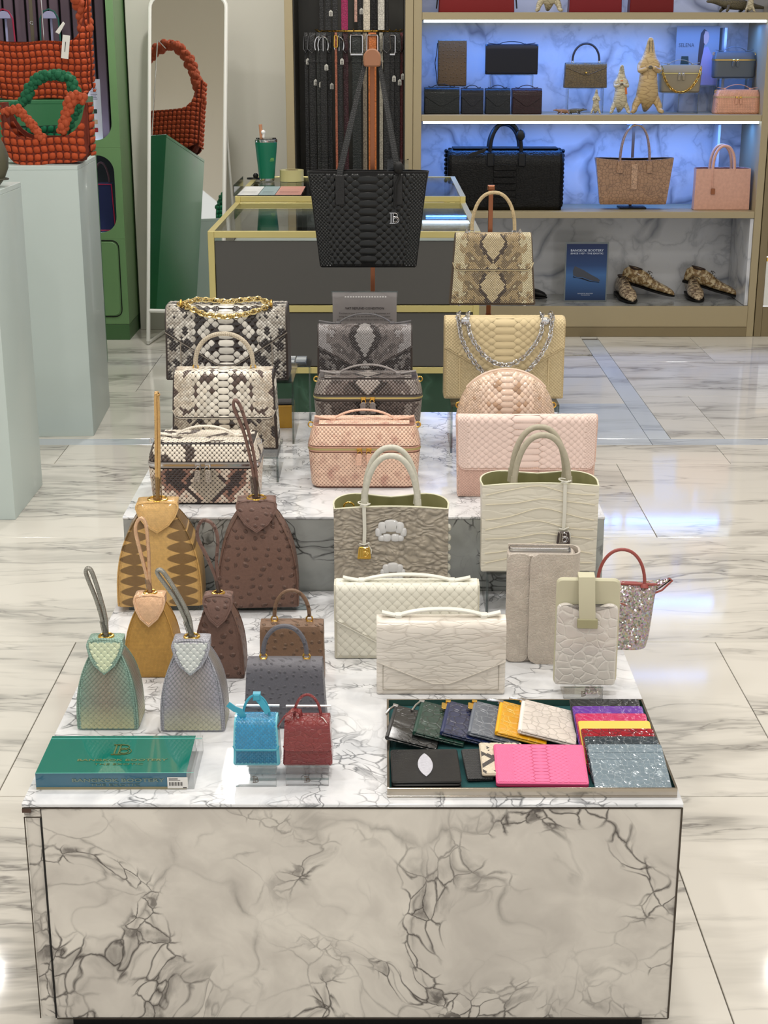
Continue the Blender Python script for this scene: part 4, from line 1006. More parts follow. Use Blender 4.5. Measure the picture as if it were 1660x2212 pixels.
# pink fold-over clutch
loc, w_, h_ = fit(985, 1285, 903, 1074, z=Z2)
pkc = lin(232, 208, 198)
t = flap_bag('fold_over_clutch', 'pale pink python fold-over clutch standing right of the vanity cases', 'handbag', loc, w_ * .985, h_, .035, pbr('pink_base', C(216, 182, 166), .5, tex='lizard', ts=220, st=.4), top=1.03, lean=.005, rt=.012, flap=('r', 0, .62), edge=pbr('pink_piping', C(226, 198, 188), .45),
    skin=dict(p=.0146, H=.0013, fill=.95, col=pat_plain(pkc, .03), bw=2.2, hw0=.8, hw1=.38, zone=11, rim=.82, mat=ATM), bskin=dict(p=.0140, H=.0009, fill=.95, col=pat_plain(lin(206, 170, 156), .04), bw=2.2, hw0=.74, hw1=.38, zone=5, rim=.8, mat=ATM))
# things between the risers at the back left
t = thing('ring_box', 'open mustard box with black lining behind the cream python bag', 'box', tuple(atZ(618, 925, Z2)), R(4))
MB().box(-.026, .026, 0, .07, .0, .062, .002).build('box_shell', pbr('mustard_leather', C(196, 148, 50), .4), t)
MB().box(-.023, .023, .004, .066, .0625, .066, .001).build('lining', BLACK, t)
t = thing('colour_swatch_tray', 'clear tray of small grey leather swatches on a riser, back left', 'swatch tray', (atY(618, 862, 3.74).x, 3.925, .775), 0)
MB().box(-.05, .05, 0, .08, 0, .004).build('tray', ACR, t, 0)
for i in range(3):
    for j in range(4):
        MB().box(-.045 + i * .03, -.018 + i * .03, .004 + j * .019, .02 + j * .019, .0042, .010, .0015).build('swatch', pbr('swatch_%d' % ((i + j) % 3), [C(132, 140, 146), C(176, 182, 186), C(98, 106, 116)][(i + j) % 3], .35), t)
riser('small clear riser at the back left holding the swatch tray', t.location.x - .055, t.location.x + .055, 3.92, 4.01, Z2, .775)
# ================================================================ dome bags
def dome_bag(label, px, body, flapm, strapm, hpath, z=Z1, depth=.72, side=None, skin=None, fskin=None, seam=None, rz=0, fs=(.30, .38)):
    x0, x1, yt, yb = px
    loc, w, h = fit(x0, x1, yt, yb, z=z)
    d = w * depth; r = w * .05; cy = d / 2
    t = thing('dome_bag', label, 'handbag', loc, rz)
    c = Crv(rpoly([(0, 0), (w / 2, 0), (w / 2, d), (-w / 2, d), (-w / 2, 0)], [0, r, r, r, r], 4), True)
    k = lambda zz: (1 - np.power(np.clip(zz / h, 0, 1), 3.0)) * .77 + .23
    f = plan(c, k, lambda zz: .003 * np.clip(1 - zz / .004, 0, 1), cy)
    S = np.linspace(0, c.L, 57)[:-1]
    loop = lambda zz: [tuple(q) for q in f(S, np.full(56, zz), np.zeros(56))]
    MB().rings([loop(zz) for zz in [0, .002, .005] + list(h * np.linspace(.06, 1, 20))]).build('body', body, t)
    # piped seams running up the four corners
    q = w / 2 - r * .3
    for a in (-q, q, c.L / 2 - q, c.L / 2 + q):
        zz = np.linspace(.003, h * .93, 24); P = f(np.full(24, a), zz, np.full(24, .0012))
        MB().tube([tuple(p) for p in P], .0013, 5).build('seam', seam or body, t)
    for a in (-q + .005, q - .005):
        zz = np.linspace(.006, h * .72, 44); P = f(np.full(44, a), zz, np.full(44, .0006)); m = MB()
        for i in range(0, 43, 2): m.tube([tuple(P[i]), tuple(P[i + 1])], .0007, 4)
        o = m.build('stitching', seam or body, t); o['kind'] = 'stuff'
    if skin:
        scales('scales', t, f, w / 2 - .006, .004, h * .86, **skin)
        for s_ in (-1, 1): scales('side_scales', t, f, d / 2 - .006, .004, h * .86, uc=s_ * (w / 2 + d / 2), **skin)
    # pointed shield flap over the top
    sw, sh = w * fs[0], h * fs[1]
    out = [(-sw * .93, 0), (-sw * .5, .003), (0, .004), (sw * .5, .003), (sw * .93, 0), (sw, -.008), (sw * 1.0, -sh * .2), (sw * .86, -sh * .47), (sw * .56, -sh * .75), (0, -sh), (-sw * .56, -sh * .75), (-sw * .86, -sh * .47), (-sw * 1.0, -sh * .2), (-sw, -.008)]
    out = [p for p in out][::-1]
    yk = cy - d / 2 * .33
    tl = R(22)
    def tr(x, zz, y): return (x, yk - .004 + zz * math.sin(tl) + y * math.cos(tl) - .0025 * (x / sw) ** 2 * 0, h + .004 + zz * math.cos(tl) - y * math.sin(tl))
    cs = Crv(out, True); rs = []
    ins = inset(out, .0015)
    for poly, y in ((ins, -.004), (out, -.0032), (out, -.0008), (ins, 0)): rs.append([tr(x, zz, y) for x, zz in poly])
    flap_o = MB().rings(rs).build('flap', flapm, t)
    m = MB(); P = [tr(x, zz, -.0045) for x, zz in inset(out, .004)]; m.tube(P, .0007, 4, True); m.build('flap_stitching', seam or flapm, flap_o)
    yb2 = yk + .004
    m = MB(); m.rings([[(x, y, zz) for x, y in rrect(2 * sw * .94, cy * 2 * .42, .006, 0, cy)] for zz in (h - .012, h + .0035)] + [[(x, y, h + .006) for x, y in rrect(2 * sw * .8, cy * 2 * .3, .006, 0, cy)]])
    m.build('cap', flapm, t)
    if fskin:
        vt = lambda u: np.zeros(np.shape(u)) - .004
        vb = lambda u: -sh * (1 - np.power(np.clip(np.abs(u) / sw, 0, 1), 1.7) * .95) + .004
        scales('flap_scales', t, lambda u, v, hh: np.array([tr(a, b, -.004 - c_) for a, b, c_ in zip(u, v, hh)]), sw - .004, vb, vt, **fskin)
    MB().torus((0, cy - .004, h + .0065), .012 * w / .11, .0028, (0, 0, 1), 18, 8).build('grommet', GOLD, flap_o)
    hp = [Vector((0, cy - .004, h + .004))] + [Vector((a * w, cy + (b * w), h + c_ * w)) for a, b, c_ in hpath]
    n = len(hp)
    # smooth closed loop through the points
    fine = []
    P = [hp[0]] + hp + [hp[0]]
    P = hp
    for i in range(n - 1):
        p0, p1, p2, p3 = P[max(0, i - 1)], P[i], P[i + 1], P[min(n - 1, i + 2)]
        for s_ in np.linspace(0, 1, 7)[:-1]:
            fine.append(.5 * ((2 * p1) + (-p0 + p2) * s_ + (2 * p0 - 5 * p1 + 4 * p2 - p3) * s_ ** 2 + (-p0 + 3 * p1 - 3 * p2 + p3) * s_ ** 3))
    fine.append(P[-1])
    MB().strap(fine, w * .085, .006, (0, 1, 0)).build('handle', strapm, t); hd = [c for c in t.children if c.name.startswith('handle')][-1]
    a = hp[0]; b = a + (fine[5] - a).normalized() * w * .28
    MB().tube([a, b], w * .052, 10).build('plastic_sleeve', clear('soft_plastic', (.82, .82, .8, 1), .8, .15), hd)
    return t
def irid(name, base, thick):
    m = attr_mat(name, .34, .15, .6, metal=.3); b = m.node_tree.nodes['Principled BSDF']
    b.inputs['Thin Film Thickness'].default_value = thick; b.inputs['Thin Film IOR'].default_value = 1.5
    return m
loopL = lambda dx, H, wd, back=0: [(dx * .35, 0, H * .35), (dx * .7 - wd * .5, 0, H * .7), (dx - wd, 0, H * .96), (dx - wd * .3, 0, H * 1.02), (dx + wd * .5, back, H * .97), (dx * .8 + wd * .9, back, H * .74), (dx * .4 + wd * .4, 0, H * .38), (.02, 0, .02)]
IG = irid('green_pearl_scales', None, 520); IL = irid('lilac_pearl_scales', None, 610)
def pearl(a, b, c, half, h):  # iridescent sheen painted into the scale colours: centre, edges and base differ
    def g(u, v):
        s_ = np.clip(np.abs(u) / half, 0, 1)[:, None]; q = np.clip(1 - v / (h * .3), 0, 1)[:, None]
        x = b * (1 - s_ ** 1.5) + a * s_ ** 1.5
        return (x * (1 - q * .8) + c * q * .8) * jit(len(u), .05)
    return g
GA = pearl(lin(128, 160, 146), lin(150, 140, 124), lin(206, 206, 160), .055, .17)
LA = pearl(lin(160, 160, 172), lin(156, 148, 142), lin(204, 204, 172), .055, .17)
gb = pbr('green_pearl_leather', C(140, 168, 154), .42, .3, tex='lizard', ts=210); lb = pbr('lilac_pearl_leather', C(164, 164, 172), .42, .3, tex='lizard', ts=210)
# ---- back pair first (large), standing on thin clear plates
def plate_(label, x0, x1, y0, y1):
    t = thing('acrylic_plate', label, 'display plate', ((x0 + x1) / 2, (y0 + y1) / 2, Z1)); a, b_ = (x1 - x0) / 2, (y1 - y0) / 2
    MB().box(-a, a, -b_, b_, 0, .012).build('plate', ACR, t, 0)
    MB().box(-a, a, -b_ - .0004, -b_ + .0006, 0, .012).build('polished_edge', ACE, t, 0); return t
plate_('thick clear plate under the gold lizard dome bag', -.545, -.355, 2.955, 3.068)
plate_('thick clear plate under the large brown ostrich dome bag', -.345, -.165, 2.955, 3.068)
def banded(name, base, dark, x0, P, amp):
    m = pbr(name, base, .34, .1, tex='lizard', ts=420, st=.5, line=tuple(c * .6 for c in base[:3]) + (1,), coat=.25); nt = m.node_tree; b = nt.nodes['Principled BSDF']; L = nt.links
    tc = nt.nodes.new('ShaderNodeTexCoord'); sx = nt.nodes.new('ShaderNodeSeparateXYZ'); L.new(tc.outputs['Object'], sx.inputs[0])
    ax = mth(nt, 'ABSOLUTE', sx.outputs[0])
    zz = mth(nt, 'ADD', mth(nt, 'MULTIPLY', mth(nt, 'ABSOLUTE', mth(nt, 'SINE', mth(nt, 'MULTIPLY', sx.outputs[2], math.pi / P))), amp), .006)
    dist = mth(nt, 'ABSOLUTE', mth(nt, 'SUBTRACT', ax, x0))
    mask = ramp(nt, mth(nt, 'SUBTRACT', zz, dist), [(0, 0), (.0005, .0), (.002, 1)])
    src = b.inputs['Base Color'].links[0].from_socket
    L.new(mixc(nt, mth(nt, 'MULTIPLY', mask, .85), src, dark), b.inputs['Base Color']); return m
GL = banded('gold_lizard_leather', C(198, 158, 92), C(98, 70, 32), .050, .0235, .027)
GF = pbr('gold_lizard_flap', C(206, 166, 104), .28, .25, tex='lizard', ts=420, st=.4, coat=.4)
OB = pbr('brown_ostrich_leather', C(106, 78, 66), .5, tex='ostrich', ts=46, st=1, dist=.003)
OF = pbr('brown_ostrich_flap', C(112, 84, 74), .48, tex='ostrich', ts=50, st=.9, dist=.002)
dome_bag('large gold lizard dome bag with dark zigzag bands, back left', (253, 440, 1100, 1311), GL, GF, GF, [(-.0, 0, .4), (.02, 0, .9), (.03, 0, 1.24), (.045, 0, 1.28), (.055, .02, 1.22), (.045, .02, .8), (.03, 0, .4), (.0, 0, .02)], z=Z1 + .012, depth=.6, rz=R(3), fs=(.25, .30))
dome_bag('large brown ostrich dome bag standing right of the gold lizard one', (470, 648, 1096, 1314), OB, OF, OF, [(-.04, 0, .4), (-.13, 0, .85), (-.24, 0, 1.16), (-.22, 0, 1.25), (-.15, 0, 1.14), (-.05, 0, .75), (-.0, 0, .4), (.0, 0, .02)], z=Z1 + .012, depth=.6, rz=R(3), fs=(.25, .30))
OC = pbr('ochre_lizard_leather', C(182, 138, 66), .42, .1, tex='lizard', ts=380, st=.4); OCF = pbr('rose_gold_flap', C(222, 180, 142), .25, .35, tex='lizard', ts=400, st=.3, coat=.4)
dome_bag('small ochre gold dome bag with rose gold flap', (270, 386, 1300, 1465), OC, OCF, OCF, [(-.06, 0, .4), (-.16, 0, .9), (-.22, 0, 1.3), (-.13, 0, 1.5), (-.03, 0, 1.4), (.0, 0, .9), (-.01, 0, .4), (.0, 0, .02)])
dome_bag('small brown ostrich dome bag beside the ochre one', (420, 529, 1300, 1467), OB, OF, OF, [(-.04, 0, .35), (-.2, 0, .8), (-.38, 0, 1.25), (-.28, 0, 1.55), (-.08, 0, 1.5), (.02, 0, 1.2), (-.02, 0, .7), (-.0, 0, .35), (.0, 0, .02)])
SV = pbr('silver_strap', C(150, 148, 140), .35, .6, tex='lizard', ts=300, st=.4)
sk = lambda g, m: dict(p=.0094, H=.0006, ex=1.4, dn=-1, kind='hex', col=g, rim=.82, mat=m)
dome_bag('pearly green python dome bag at the front left', (167, 300, 1398, 1578), gb, gb, SV, [(-.06, 0, .35), (-.14, 0, .7), (-.27, 0, 1.12), (-.24, 0, 1.22), (-.17, 0, 1.14), (-.06, 0, .7), (.0, 0, .35), (.0, 0, .02)], skin=sk(GA, IG), fskin=dict(p=.0115, H=.0005, ex=1.3, kind='hex', col=pat_plain(lin(200, 208, 176), .06), rim=.86, mat=IG))
dome_bag('pearly lilac grey python dome bag at the front', (347, 487, 1400, 1582), lb, lb, SV, [(-.1, 0, .35), (-.25, 0, .7), (-.48, 0, 1.06), (-.47, 0, 1.14), (-.38, 0, 1.08), (-.17, 0, .7), (-.03, 0, .35), (.0, 0, .02)], skin=sk(LA, IL), fskin=dict(p=.0115, H=.0005, ex=1.3, kind='hex', col=pat_plain(lin(194, 200, 196), .06), rim=.86, mat=IL))
# ================================================================ small handle bags
OT = pbr('tan_ostrich_leather', C(118, 90, 68), .45, tex='ostrich', ts=62, st=1, dist=.002); GO = pbr('grey_ostrich_leather', C(98, 97, 104), .48, tex='ostrich', ts=75, st=.8, dist=.0015)
loc, w_, h_ = fit(562, 702, 1356, 1475, z=Z1)
t = flap_bag('top_handle_bag', 'small tan brown ostrich bag behind the grey one', 'handbag', loc, w_, h_, .05, OT, top=.97, lean=.006, rt=.008, flap=('r', 0, .62), edge=OT)
top_handle(t, w_, h_ - .001, .025, OT, GOLD, .54, .066, .0038)
loc, w_, h_ = fit(527, 707, 1435, 1550, z=Z1)
loc, w_, h_ = fit(527, 707, 1440, 1575, z=Z1)
t = flap_bag('top_handle_bag', 'grey ostrich top-handle bag behind the turquoise and red minis', 'handbag', loc, w_, h_, .055, GO, top=.9, lean=.006, rt=.016, flap=('r', 0, .6), edge=GO)
top_handle(t, w_, h_ - .001, .027, GO, GOLD, .52, .066, .0042)
def mini(label, px, yb, body, handm, tag_label, **kw):
    x0, x1, yt, ybt = px; Yf = atZ((x0 + x1) / 2, yb, Z1).y + .02
    loc, w, h = fit(x0, x1, yt, ybt, Y=Yf)
    s = thing('acrylic_easel', tag_label, 'display stand', (loc.x, Yf, Z1)); zb = loc.z - Z1
    MB().box(-w * .43, w * .43, -.02, -.015, .0003, zb + .012, .0008).build('front_lip', ACR, s, 0)
    MB().box(-w * .43, w * .43, -.0145, .05, max(.002, zb - .006), zb - .0008).build('ledge', ACR, s, 0)
    MB().box(-w * .46, w * .46, .052, .056, zb, zb + h + .006).build('back_plate', ACR, s, 0)
    MB().box(-w * .46, w * .46, .0515, .0565, zb + h + .0062, zb + h + .008).build('polished_edge', pbr('bright_edge', C(235, 238, 238), .2), s, 0)
    m = MB(); m.box(-w * .43, w * .43, -.0204, -.0201, zb + .010, zb + .0118); m.box(-w * .43, w * .43, -.0204, -.0201, zb * .45, zb * .45 + .004); m.build('polished_edge', ACE, s, 0)
    monogram(s, .011, (0, -.021, zb * .52), (0, 0, 0), pbr('print_brown', C(84, 66, 50), .5), 'printed_mark', .0004)
    t = flap_bag('mini_bag', label, 'handbag', loc, w, h, .045, body, top=.9, lean=.004, rt=.010, flap=('r', 0, .56), edge=handm, **kw)
    return t, w, h
TU = pbr('turquoise_snake_leather', C(30, 148, 186), .18, tex='lizard', ts=125, line=C(110, 196, 214), coat=.7, st=.3); TUP = pbr('turquoise_trim', C(60, 160, 186), .35)
BU = pbr('burgundy_croc_leather', C(118, 34, 36), .28, tex='croc', ts=105, line=C(146, 62, 60), coat=.5, st=.8)
t, w_, h_ = mini('mini turquoise snakeskin bag on an acrylic easel', (503, 606, 1563, 1656), 1700, pbr('turquoise_gap', C(104, 190, 208), .3, coat=.4), TUP, 'clear easel under the turquoise mini bag', skin=dict(p=.0068, H=.0005, kind='hex', ex=2.0, fill=.86, rim=.9, col=pat_plain(lin(22, 136, 184), .12), mat=attr_mat('turquoise_snake_scales', .14, .7)), bskin=dict(p=.0068, H=.0005, kind='hex', ex=2.0, fill=.88, rim=.9, col=pat_plain(lin(10, 112, 150), .1), mat=attr_mat('turquoise_snake_scales', .14, .7)))
MB().tube(arch(w_ * .28, h_, h_ + .040, .022, 20), .0022, 8).build('handle', TUP, t)
MB().strap([(.0, .018, h_ + .041), (.01, .014, h_ + .03), (.02, .012, h_ + .014)], .01, .002, (1, 0, 0)).build('strap_end', TUP, t)
MB().strap([(-.045, .014, h_ + .028), (-.034, .012, h_ + .02), (-.026, .014, h_ + .016), (-.02, .016, h_ + .004)], .01, .002, (.4, 0, .9)).build('strap_end', TUP, t)
MB().box(-.004, .008, .012, .026, h_ + .034, h_ + .046, .002).build('strap_keeper', TUP, t)
t, w_, h_ = mini('mini burgundy crocodile bag on an acrylic easel', (611, 719, 1564, 1656), 1698, BU, BU, 'clear easel under the burgundy mini bag')
MB().tube(arch(w_ * .27, h_, h_ + .042, .022, 20), .0024, 8).build('handle', BU, t)
MB().strap([(-.052, .012, h_ * .5), (-.05, .006, h_ * .85), (-.036, .006, h_ + .012), (-.022, .012, h_ + .02), (-.012, .018, h_ + .014), (-.010, .022, h_)], .010, .002, (.4, .8, .1)).build('shoulder_strap', BU, t)
MB().tube([(w_ * .27, .018, h_ + .004), (w_ * .33, .008, h_ + .006), (w_ * .42, .004, h_ - .004), (w_ * .44, .002, h_ - .012)], .0008, 5).build('tag_cord', pbr('white_cord', C(235, 232, 226), .6), t)
# ================================================================ teal block with the shop's name
t = thing('name_block', 'teal acrylic name block lying at the front left corner', 'sign', (-.436, 2.156, Z1), R(.4))
TEAL = pbr('teal_acrylic', C(0, 112, 98), .04, coat=1); BLUE = pbr('blue_teal_acrylic', C(0, 88, 112), .04, coat=1)
w_, d_, h_ = .256, .136, .03
MB().box(-w_ / 2, w_ / 2 - .012, 0, d_, .0, .0045).build('base_layer', pbr('khaki_layer', C(140, 134, 104), .5), t, 0)
MB().box(-w_ / 2, w_ / 2 - .012, .0006, d_, .0047, h_ - .0006, .0006).build('core', TEAL, t)
MB().box(-w_ / 2, w_ / 2 - .012, 0, .0005, .0047, h_ - .0006).build('front_face', BLUE, t, 0)
MB().box(w_ / 2 - .0118, w_ / 2 + .0, 0, d_, 0, h_, .0008).build('clear_end', ACR, t, 0)
m = MB(); m.box(-w_ / 2, w_ / 2, d_ - .012, d_ - .011, h_ - .0005, h_ + .0002); m.box(-w_ / 2, w_ / 2, -.0003, .0003, h_ - .0006, h_); m.build('polished_edge', pbr('teal_edge', C(120, 210, 196), .2), t, 0)
DG = pbr('dark_gold_print', C(96, 112, 66), .4, .3); DG2 = pbr('blue_gold_print', C(112, 130, 120), .4, .3)
text('BANGKOK BOOTERY', .0105, t, (.005, .045, h_ - .0002), (0, 0, 0), DG, width=.148, bold=.0002)
text('THE EXOTIC', .0085, t, (.002, .030, h_ - .0002), (0, 0, 0), DG, width=.08)
text('BANGKOK BOOTERY', .0085, t, (.005, -.0007, .0165), RX, DG2, width=.15, bold=.0002)
text('THE EXOTIC', .006, t, (.0, -.0007, .0085), RX, DG2, width=.08)
monogram(t, .036, (.0, .082, h_ + .0002), (R(-90), 0, 0), DG, 'monogram', .0008)
PAP = pbr('white_paper', C(226, 224, 218), .6)
MB().box(w_ / 2 - .043, w_ / 2 - .010, -.0012, -.0007, .002, .022).build('price_sticker', PAP, t, 0)
m = MB()
for i in range(14): m.box(w_ / 2 - .040 + i * .0016, w_ / 2 - .040 + i * .0016 + (.0005 + .0006 * (i % 3 == 0)), -.0016, -.0013, .007, .0135)
m.box(w_ / 2 - .0405, w_ / 2 - .026, -.0016, -.0013, .0185, .0198); m.box(w_ / 2 - .0405, w_ / 2 - .022, -.0016, -.0013, .016, .0166); m.box(w_ / 2 - .018, w_ / 2 - .012, -.0016, -.0013, .003, .0045)
o = m.build('barcode', INK, t, 0); o['kind'] = 'stuff'
# ================================================================ pale totes
GREYC = pbr('stone_croc_leather', C(172, 162, 146), .4, tex='pebble', ts=95, st=1, dist=.008, aniso=(.75, .75, 1.25))
OLIVE = pbr('olive_suede', C(150, 148, 106), .6); CREAMR = pbr('cream_edge_paint', C(224, 222, 196), .4)
CRM = pbr('cream_croc_leather', C(206, 201, 186), .36, tex='belly', ts=36, line=C(216, 211, 196), st=.3, dist=.003, aniso=(.5, .5, 1.1))
Yt = 2.93
def tote_handles(t, w, h, d, mat, rise, r=.0062, span=.47, fy=.010, x_off=0, flare=True):
    x = w * span / 2
    for yy, rr in ((fy, rise), (d * .62, rise * 1.0)):
        P = arch(x, h - .014, h + rr, yy, 28, 2.25)
        MB().tube([(p[0] + x_off, p[1], p[2]) for p in P], r, 12).build('handle', mat, t)
        for s_ in (-1, 1):
            MB().lathe([(r * 1.05, .03), (r * 1.25, .012), (r * 1.45, .0)], (s_ * x + x_off, yy, h - .012), 12, 1, .6).build('handle_base', mat, t)
loc, w_, h_ = fit(722, 968, 1100, 1268, Y=Yt)
riser('low clear riser under the stone grey tote', loc.x - .10, loc.x + .10, Yt - .0, Yt + .135, Z1, loc.z)
t, lp = open_tote('tote_bag', 'stone grey hornback crocodile tote with gold charm', loc, w_, h_, .125, GREYC, OLIVE, CREAMR, crown=.006, pinch=.35)
PALE = pbr('pale_handle_leather', C(198, 196, 182), .42, tex='fine', ts=160, st=.15)
tote_handles(t, w_, h_, .125, PALE, .112)
# raised hornback plates
HB = pbr('pearl_hornback', C(206, 206, 206), .22, coat=.5)
for cx, cz, s_ in ((.0, h_ * .72, 1), (.004, h_ * .2, .8)):
    pcs = [(-.0, .012, .016, .014), (-.0175, .008, .010, .013), (.0175, .008, .010, .013), (-.009, -.014, .0095, .009), (.009, -.014, .0095, .009), (-.026, -.002, .007, .010), (.026, -.002, .007, .010), (-.020, -.015, .007, .007), (.020, -.015, .007, .007)]
    for a, b, rx, rz_ in pcs:
        m = MB(); n = 12; out = [(cx + s_ * (a + rx * math.copysign(abs(math.cos(q)) ** .7, math.cos(q))), cz + s_ * (b + rz_ * math.copysign(abs(math.sin(q)) ** .7, math.sin(q)))) for q in np.linspace(0, 2 * math.pi, n + 1)[:-1]]
        m.rings([[(x, -.0002, z) for x, z in out], [(x, -.0025, z) for x, z in inset(out, .001)], [(x, -.0042, z) for x, z in inset(out, .0035)]]).build('horn_plate', HB, t)
for i in range(6):
    MB().ball((w_ / 2 + .002, .03, .012 + i * .022), .009, 8, (.7, 1.2, .9)).build('side_scale', PALE, t)
STR = pbr('pale_cord', C(214, 212, 200), .5)
def charm(t, x, z0, z1, metal, y=-.004, s=.028):
    MB().strap([(x, y, z0), (x + .001, y, (z0 + z1) / 2), (x, y, z1 + s * .6)], .0075, .002, (1, 0, 0)).build('charm_strap', STR, t)
    t = [c for c in t.children if c.name.startswith('charm_strap')][-1]
    MB().torus((x - .002, y + .008, z0 + .006), .0105, .0015, (.15, 0, 1), 18, 6).build('charm_loop', STR, t)
    MB().torus((x + .002, y + .008, z0 + .002), .0105, .0015, (-.25, .2, 1), 18, 6).build('charm_loop', STR, t)
    MB().tube([(x - .010, y - .002, z1 + s * .7), (x, y - .004, z1 + s * .62), (x + .011, y - .002, z1 + s * .78)], .0016, 6).build('charm_knot', STR, t)
    MB().tube([(x + .008, y, z1 + s * .6), (x + .015, y - .001, z1 + s * .2), (x + .014, y - .001, z1 - s * .1)], .0015, 6).build('charm_cord', STR, t)
    MB().slab(rpoly([(x - s * .52, z1 - s * .5), (x + s * .52, z1 - s * .5), (x + s * .4, z1 + s * .46), (x - s * .4, z1 + s * .46)], .003), y - .0048, y - .002, .0008).build('charm_plate', metal, t)
    monogram(t, s * .8, (x, y - .0054, z1), (0, 0, 0), CHR if metal is not GOLD else pbr('bright_gold', C(246, 214, 130), .15, 1), 'charm_mark', .0011)
charm(t, -w_ * .235, h_ + .006, h_ * .46, GOLD)
MB().torus((-w_ * .37, .03, h_ - .004), .011, .002, (0, 1, .3)).build('strap_ring', GOLD, t)
loc, w_, h_ = fit(1038, 1288, 1050, 1236, Y=Yt)
riser('clear riser lifting the cream crocodile tote before the grey plinth', loc.x - .108, loc.x + .108, Yt - .0, Yt + .135, Z1, loc.z)
t, lp = open_tote('tote_bag', 'cream crocodile tote with wavy scales and dark charm', loc, w_, h_, .125, CRM, OLIVE, CREAMR, crown=.006, pinch=.3)
tote_handles(t, w_, h_, .125, pbr('taupe_handle_leather', C(172, 165, 145), .5, tex='fine', ts=120, st=.15), .106, x_off=.002)
charm(t, w_ * .205, h_ + .006, h_ * .42, pbr('dark_metal', C(96, 88, 88), .25, 1))
# raised wavy creases between the large belly scales
ln = pbr('cream_crease', C(214, 206, 182), .36)
for i, zf in enumerate((.93, .80, .66, .53, .40, .27, .14)):
    P = []
    for x in np.linspace(-.47, .47, 30):
        P.append((x * w_, -.0006, h_ * (zf + .05 * math.exp(-(x / .2) ** 2) - .035 * (abs(x) / .47) - .02 * math.sin(7 * x + i * 2.1)) + .004 * (1 - 4 * x * x)))
    MB().tube(P, .0011, 5).build('crease', ln, t)
# white python clutch and white crocodile clutch
WHP = pbr('white_python_base', C(206, 202, 184), .45); WHB = pbr('white_band_leather', C(232, 230, 218), .35)
loc, w_, h_ = fit(722, 1035, 1268, 1424, z=Z1)
wc = lin(232, 230, 216)
t = flap_bag('clutch_bag', 'white python envelope clutch standing behind the crocodile clutch', 'handbag', loc, w_, h_, .05, WHP, top=1.0, lean=.004, rt=.010, flap=('v', .42, .86), edge=WHB,
    skin=dict(p=.0185, H=.0007, kind='hex', ex=1.15, fill=.95, col=pat_plain(wc, .02), rim=.86, mat=ATM), bskin=dict(p=.0185, H=.0006, kind='hex', ex=1.15, fill=.95, col=pat_plain(wc * .93, .02), rim=.86, mat=ATM))
band_handle(t, w_, h_ + .002, .022, WHB, .012, .62, .13, .012, .0045)
loc, w_, h_ = fit(813, 1092, 1345, 1501, z=Z1)
WC = pbr('white_croc_leather', C(222, 215, 204), .33, tex='belly', ts=62, line=C(212, 204, 192), st=.35, dist=.0015, coat=.25, aniso=(.7, .7, 1.2))
t = flap_bag('clutch_bag', 'off-white crocodile envelope clutch in front of the python clutch', 'handbag', loc, w_, h_, .05, WC, top=1.0, lean=.004, rt=.018, flap=('v', .48, .78), edge=pbr('white_edge', C(222, 214, 200), .4))
m = MB(); q = [(-w_ * .45, h_ * .9), (-w_ * .45, .010), (w_ * .45, .010), (w_ * .45, h_ * .9)]
m.tube([(x, -.0006 + .004 * z / h_, z) for x, z in q], .0007, 5).build('frame_seam', pbr('seam_grey', C(150, 142, 126), .5), t)
band_handle(t, w_, h_ + .002, .022, WHB, .012, .66, .13, .013, .005)
# folded croc clutch standing on end
loc, w_, h_ = fit(1088, 1243, 1196, 1434, z=Z1)
GC = pbr('taupe_croc_leather', C(182, 172, 161), .36, tex='croc', ts=120, line=C(204, 196, 184), st=.6, coat=.2, aniso=(1.2, 1.2, .9))
t = thing('clutch_bag', 'taupe crocodile flap clutch stood on its end beside the phone pouch', 'handbag', loc, R(-2))
D = .06
MB().plate(rrect(w_ * .94, D * .72, .012, -w_ * .01, D * .5), .0, h_ - .004, .004).build('body', GC, t)
MB().plate(rrect(w_ * .86, D * .5, .008, -w_ * .03, D * .5), h_ - .0038, h_ + .002, .002).build('wrapped_side', clear('crinkled_film', (.95, .95, .96, 1), 1, .2), t)
cv = Crv(ropen([(-w_ * .46, D * .93), (w_ * .5, D * .93), (w_ * .5, .0), (-w_ * .17, .002)], .022, 10))
def wrapf(u, s_, hh):
    p, n = cv.ev(cv.L - s_); return np.c_[p[:, 0] - n[:, 0] * hh * -1, p[:, 1] + n[:, 1] * hh, u + h_ / 2]
cv2 = Crv(cv.p[::-1] if False else cv.p)
def wrapf(u, s_, hh):
    p, n = cv2.ev(s_); return np.c_[p[:, 0] - n[:, 0] * hh, p[:, 1] - n[:, 1] * hh, u + h_ / 2]
rc = .02
send = lambda u: cv2.L - rc + math.sqrt(max(0, rc ** 2 - max(0, abs(u) - (h_ / 2 - rc)) ** 2))
us = np.linspace(-h_ / 2 + .0003, h_ / 2 - .0003, 41)
MB().sheet(wrapf, us, lambda u: 0, send, 60, 0, .004).build('flap', GC, t)
MB().slab(rrect(w_ * .33, h_ - .002, .018, -w_ * .325, h_ / 2), .004, .009, .0015).build('front_panel', GC, t)
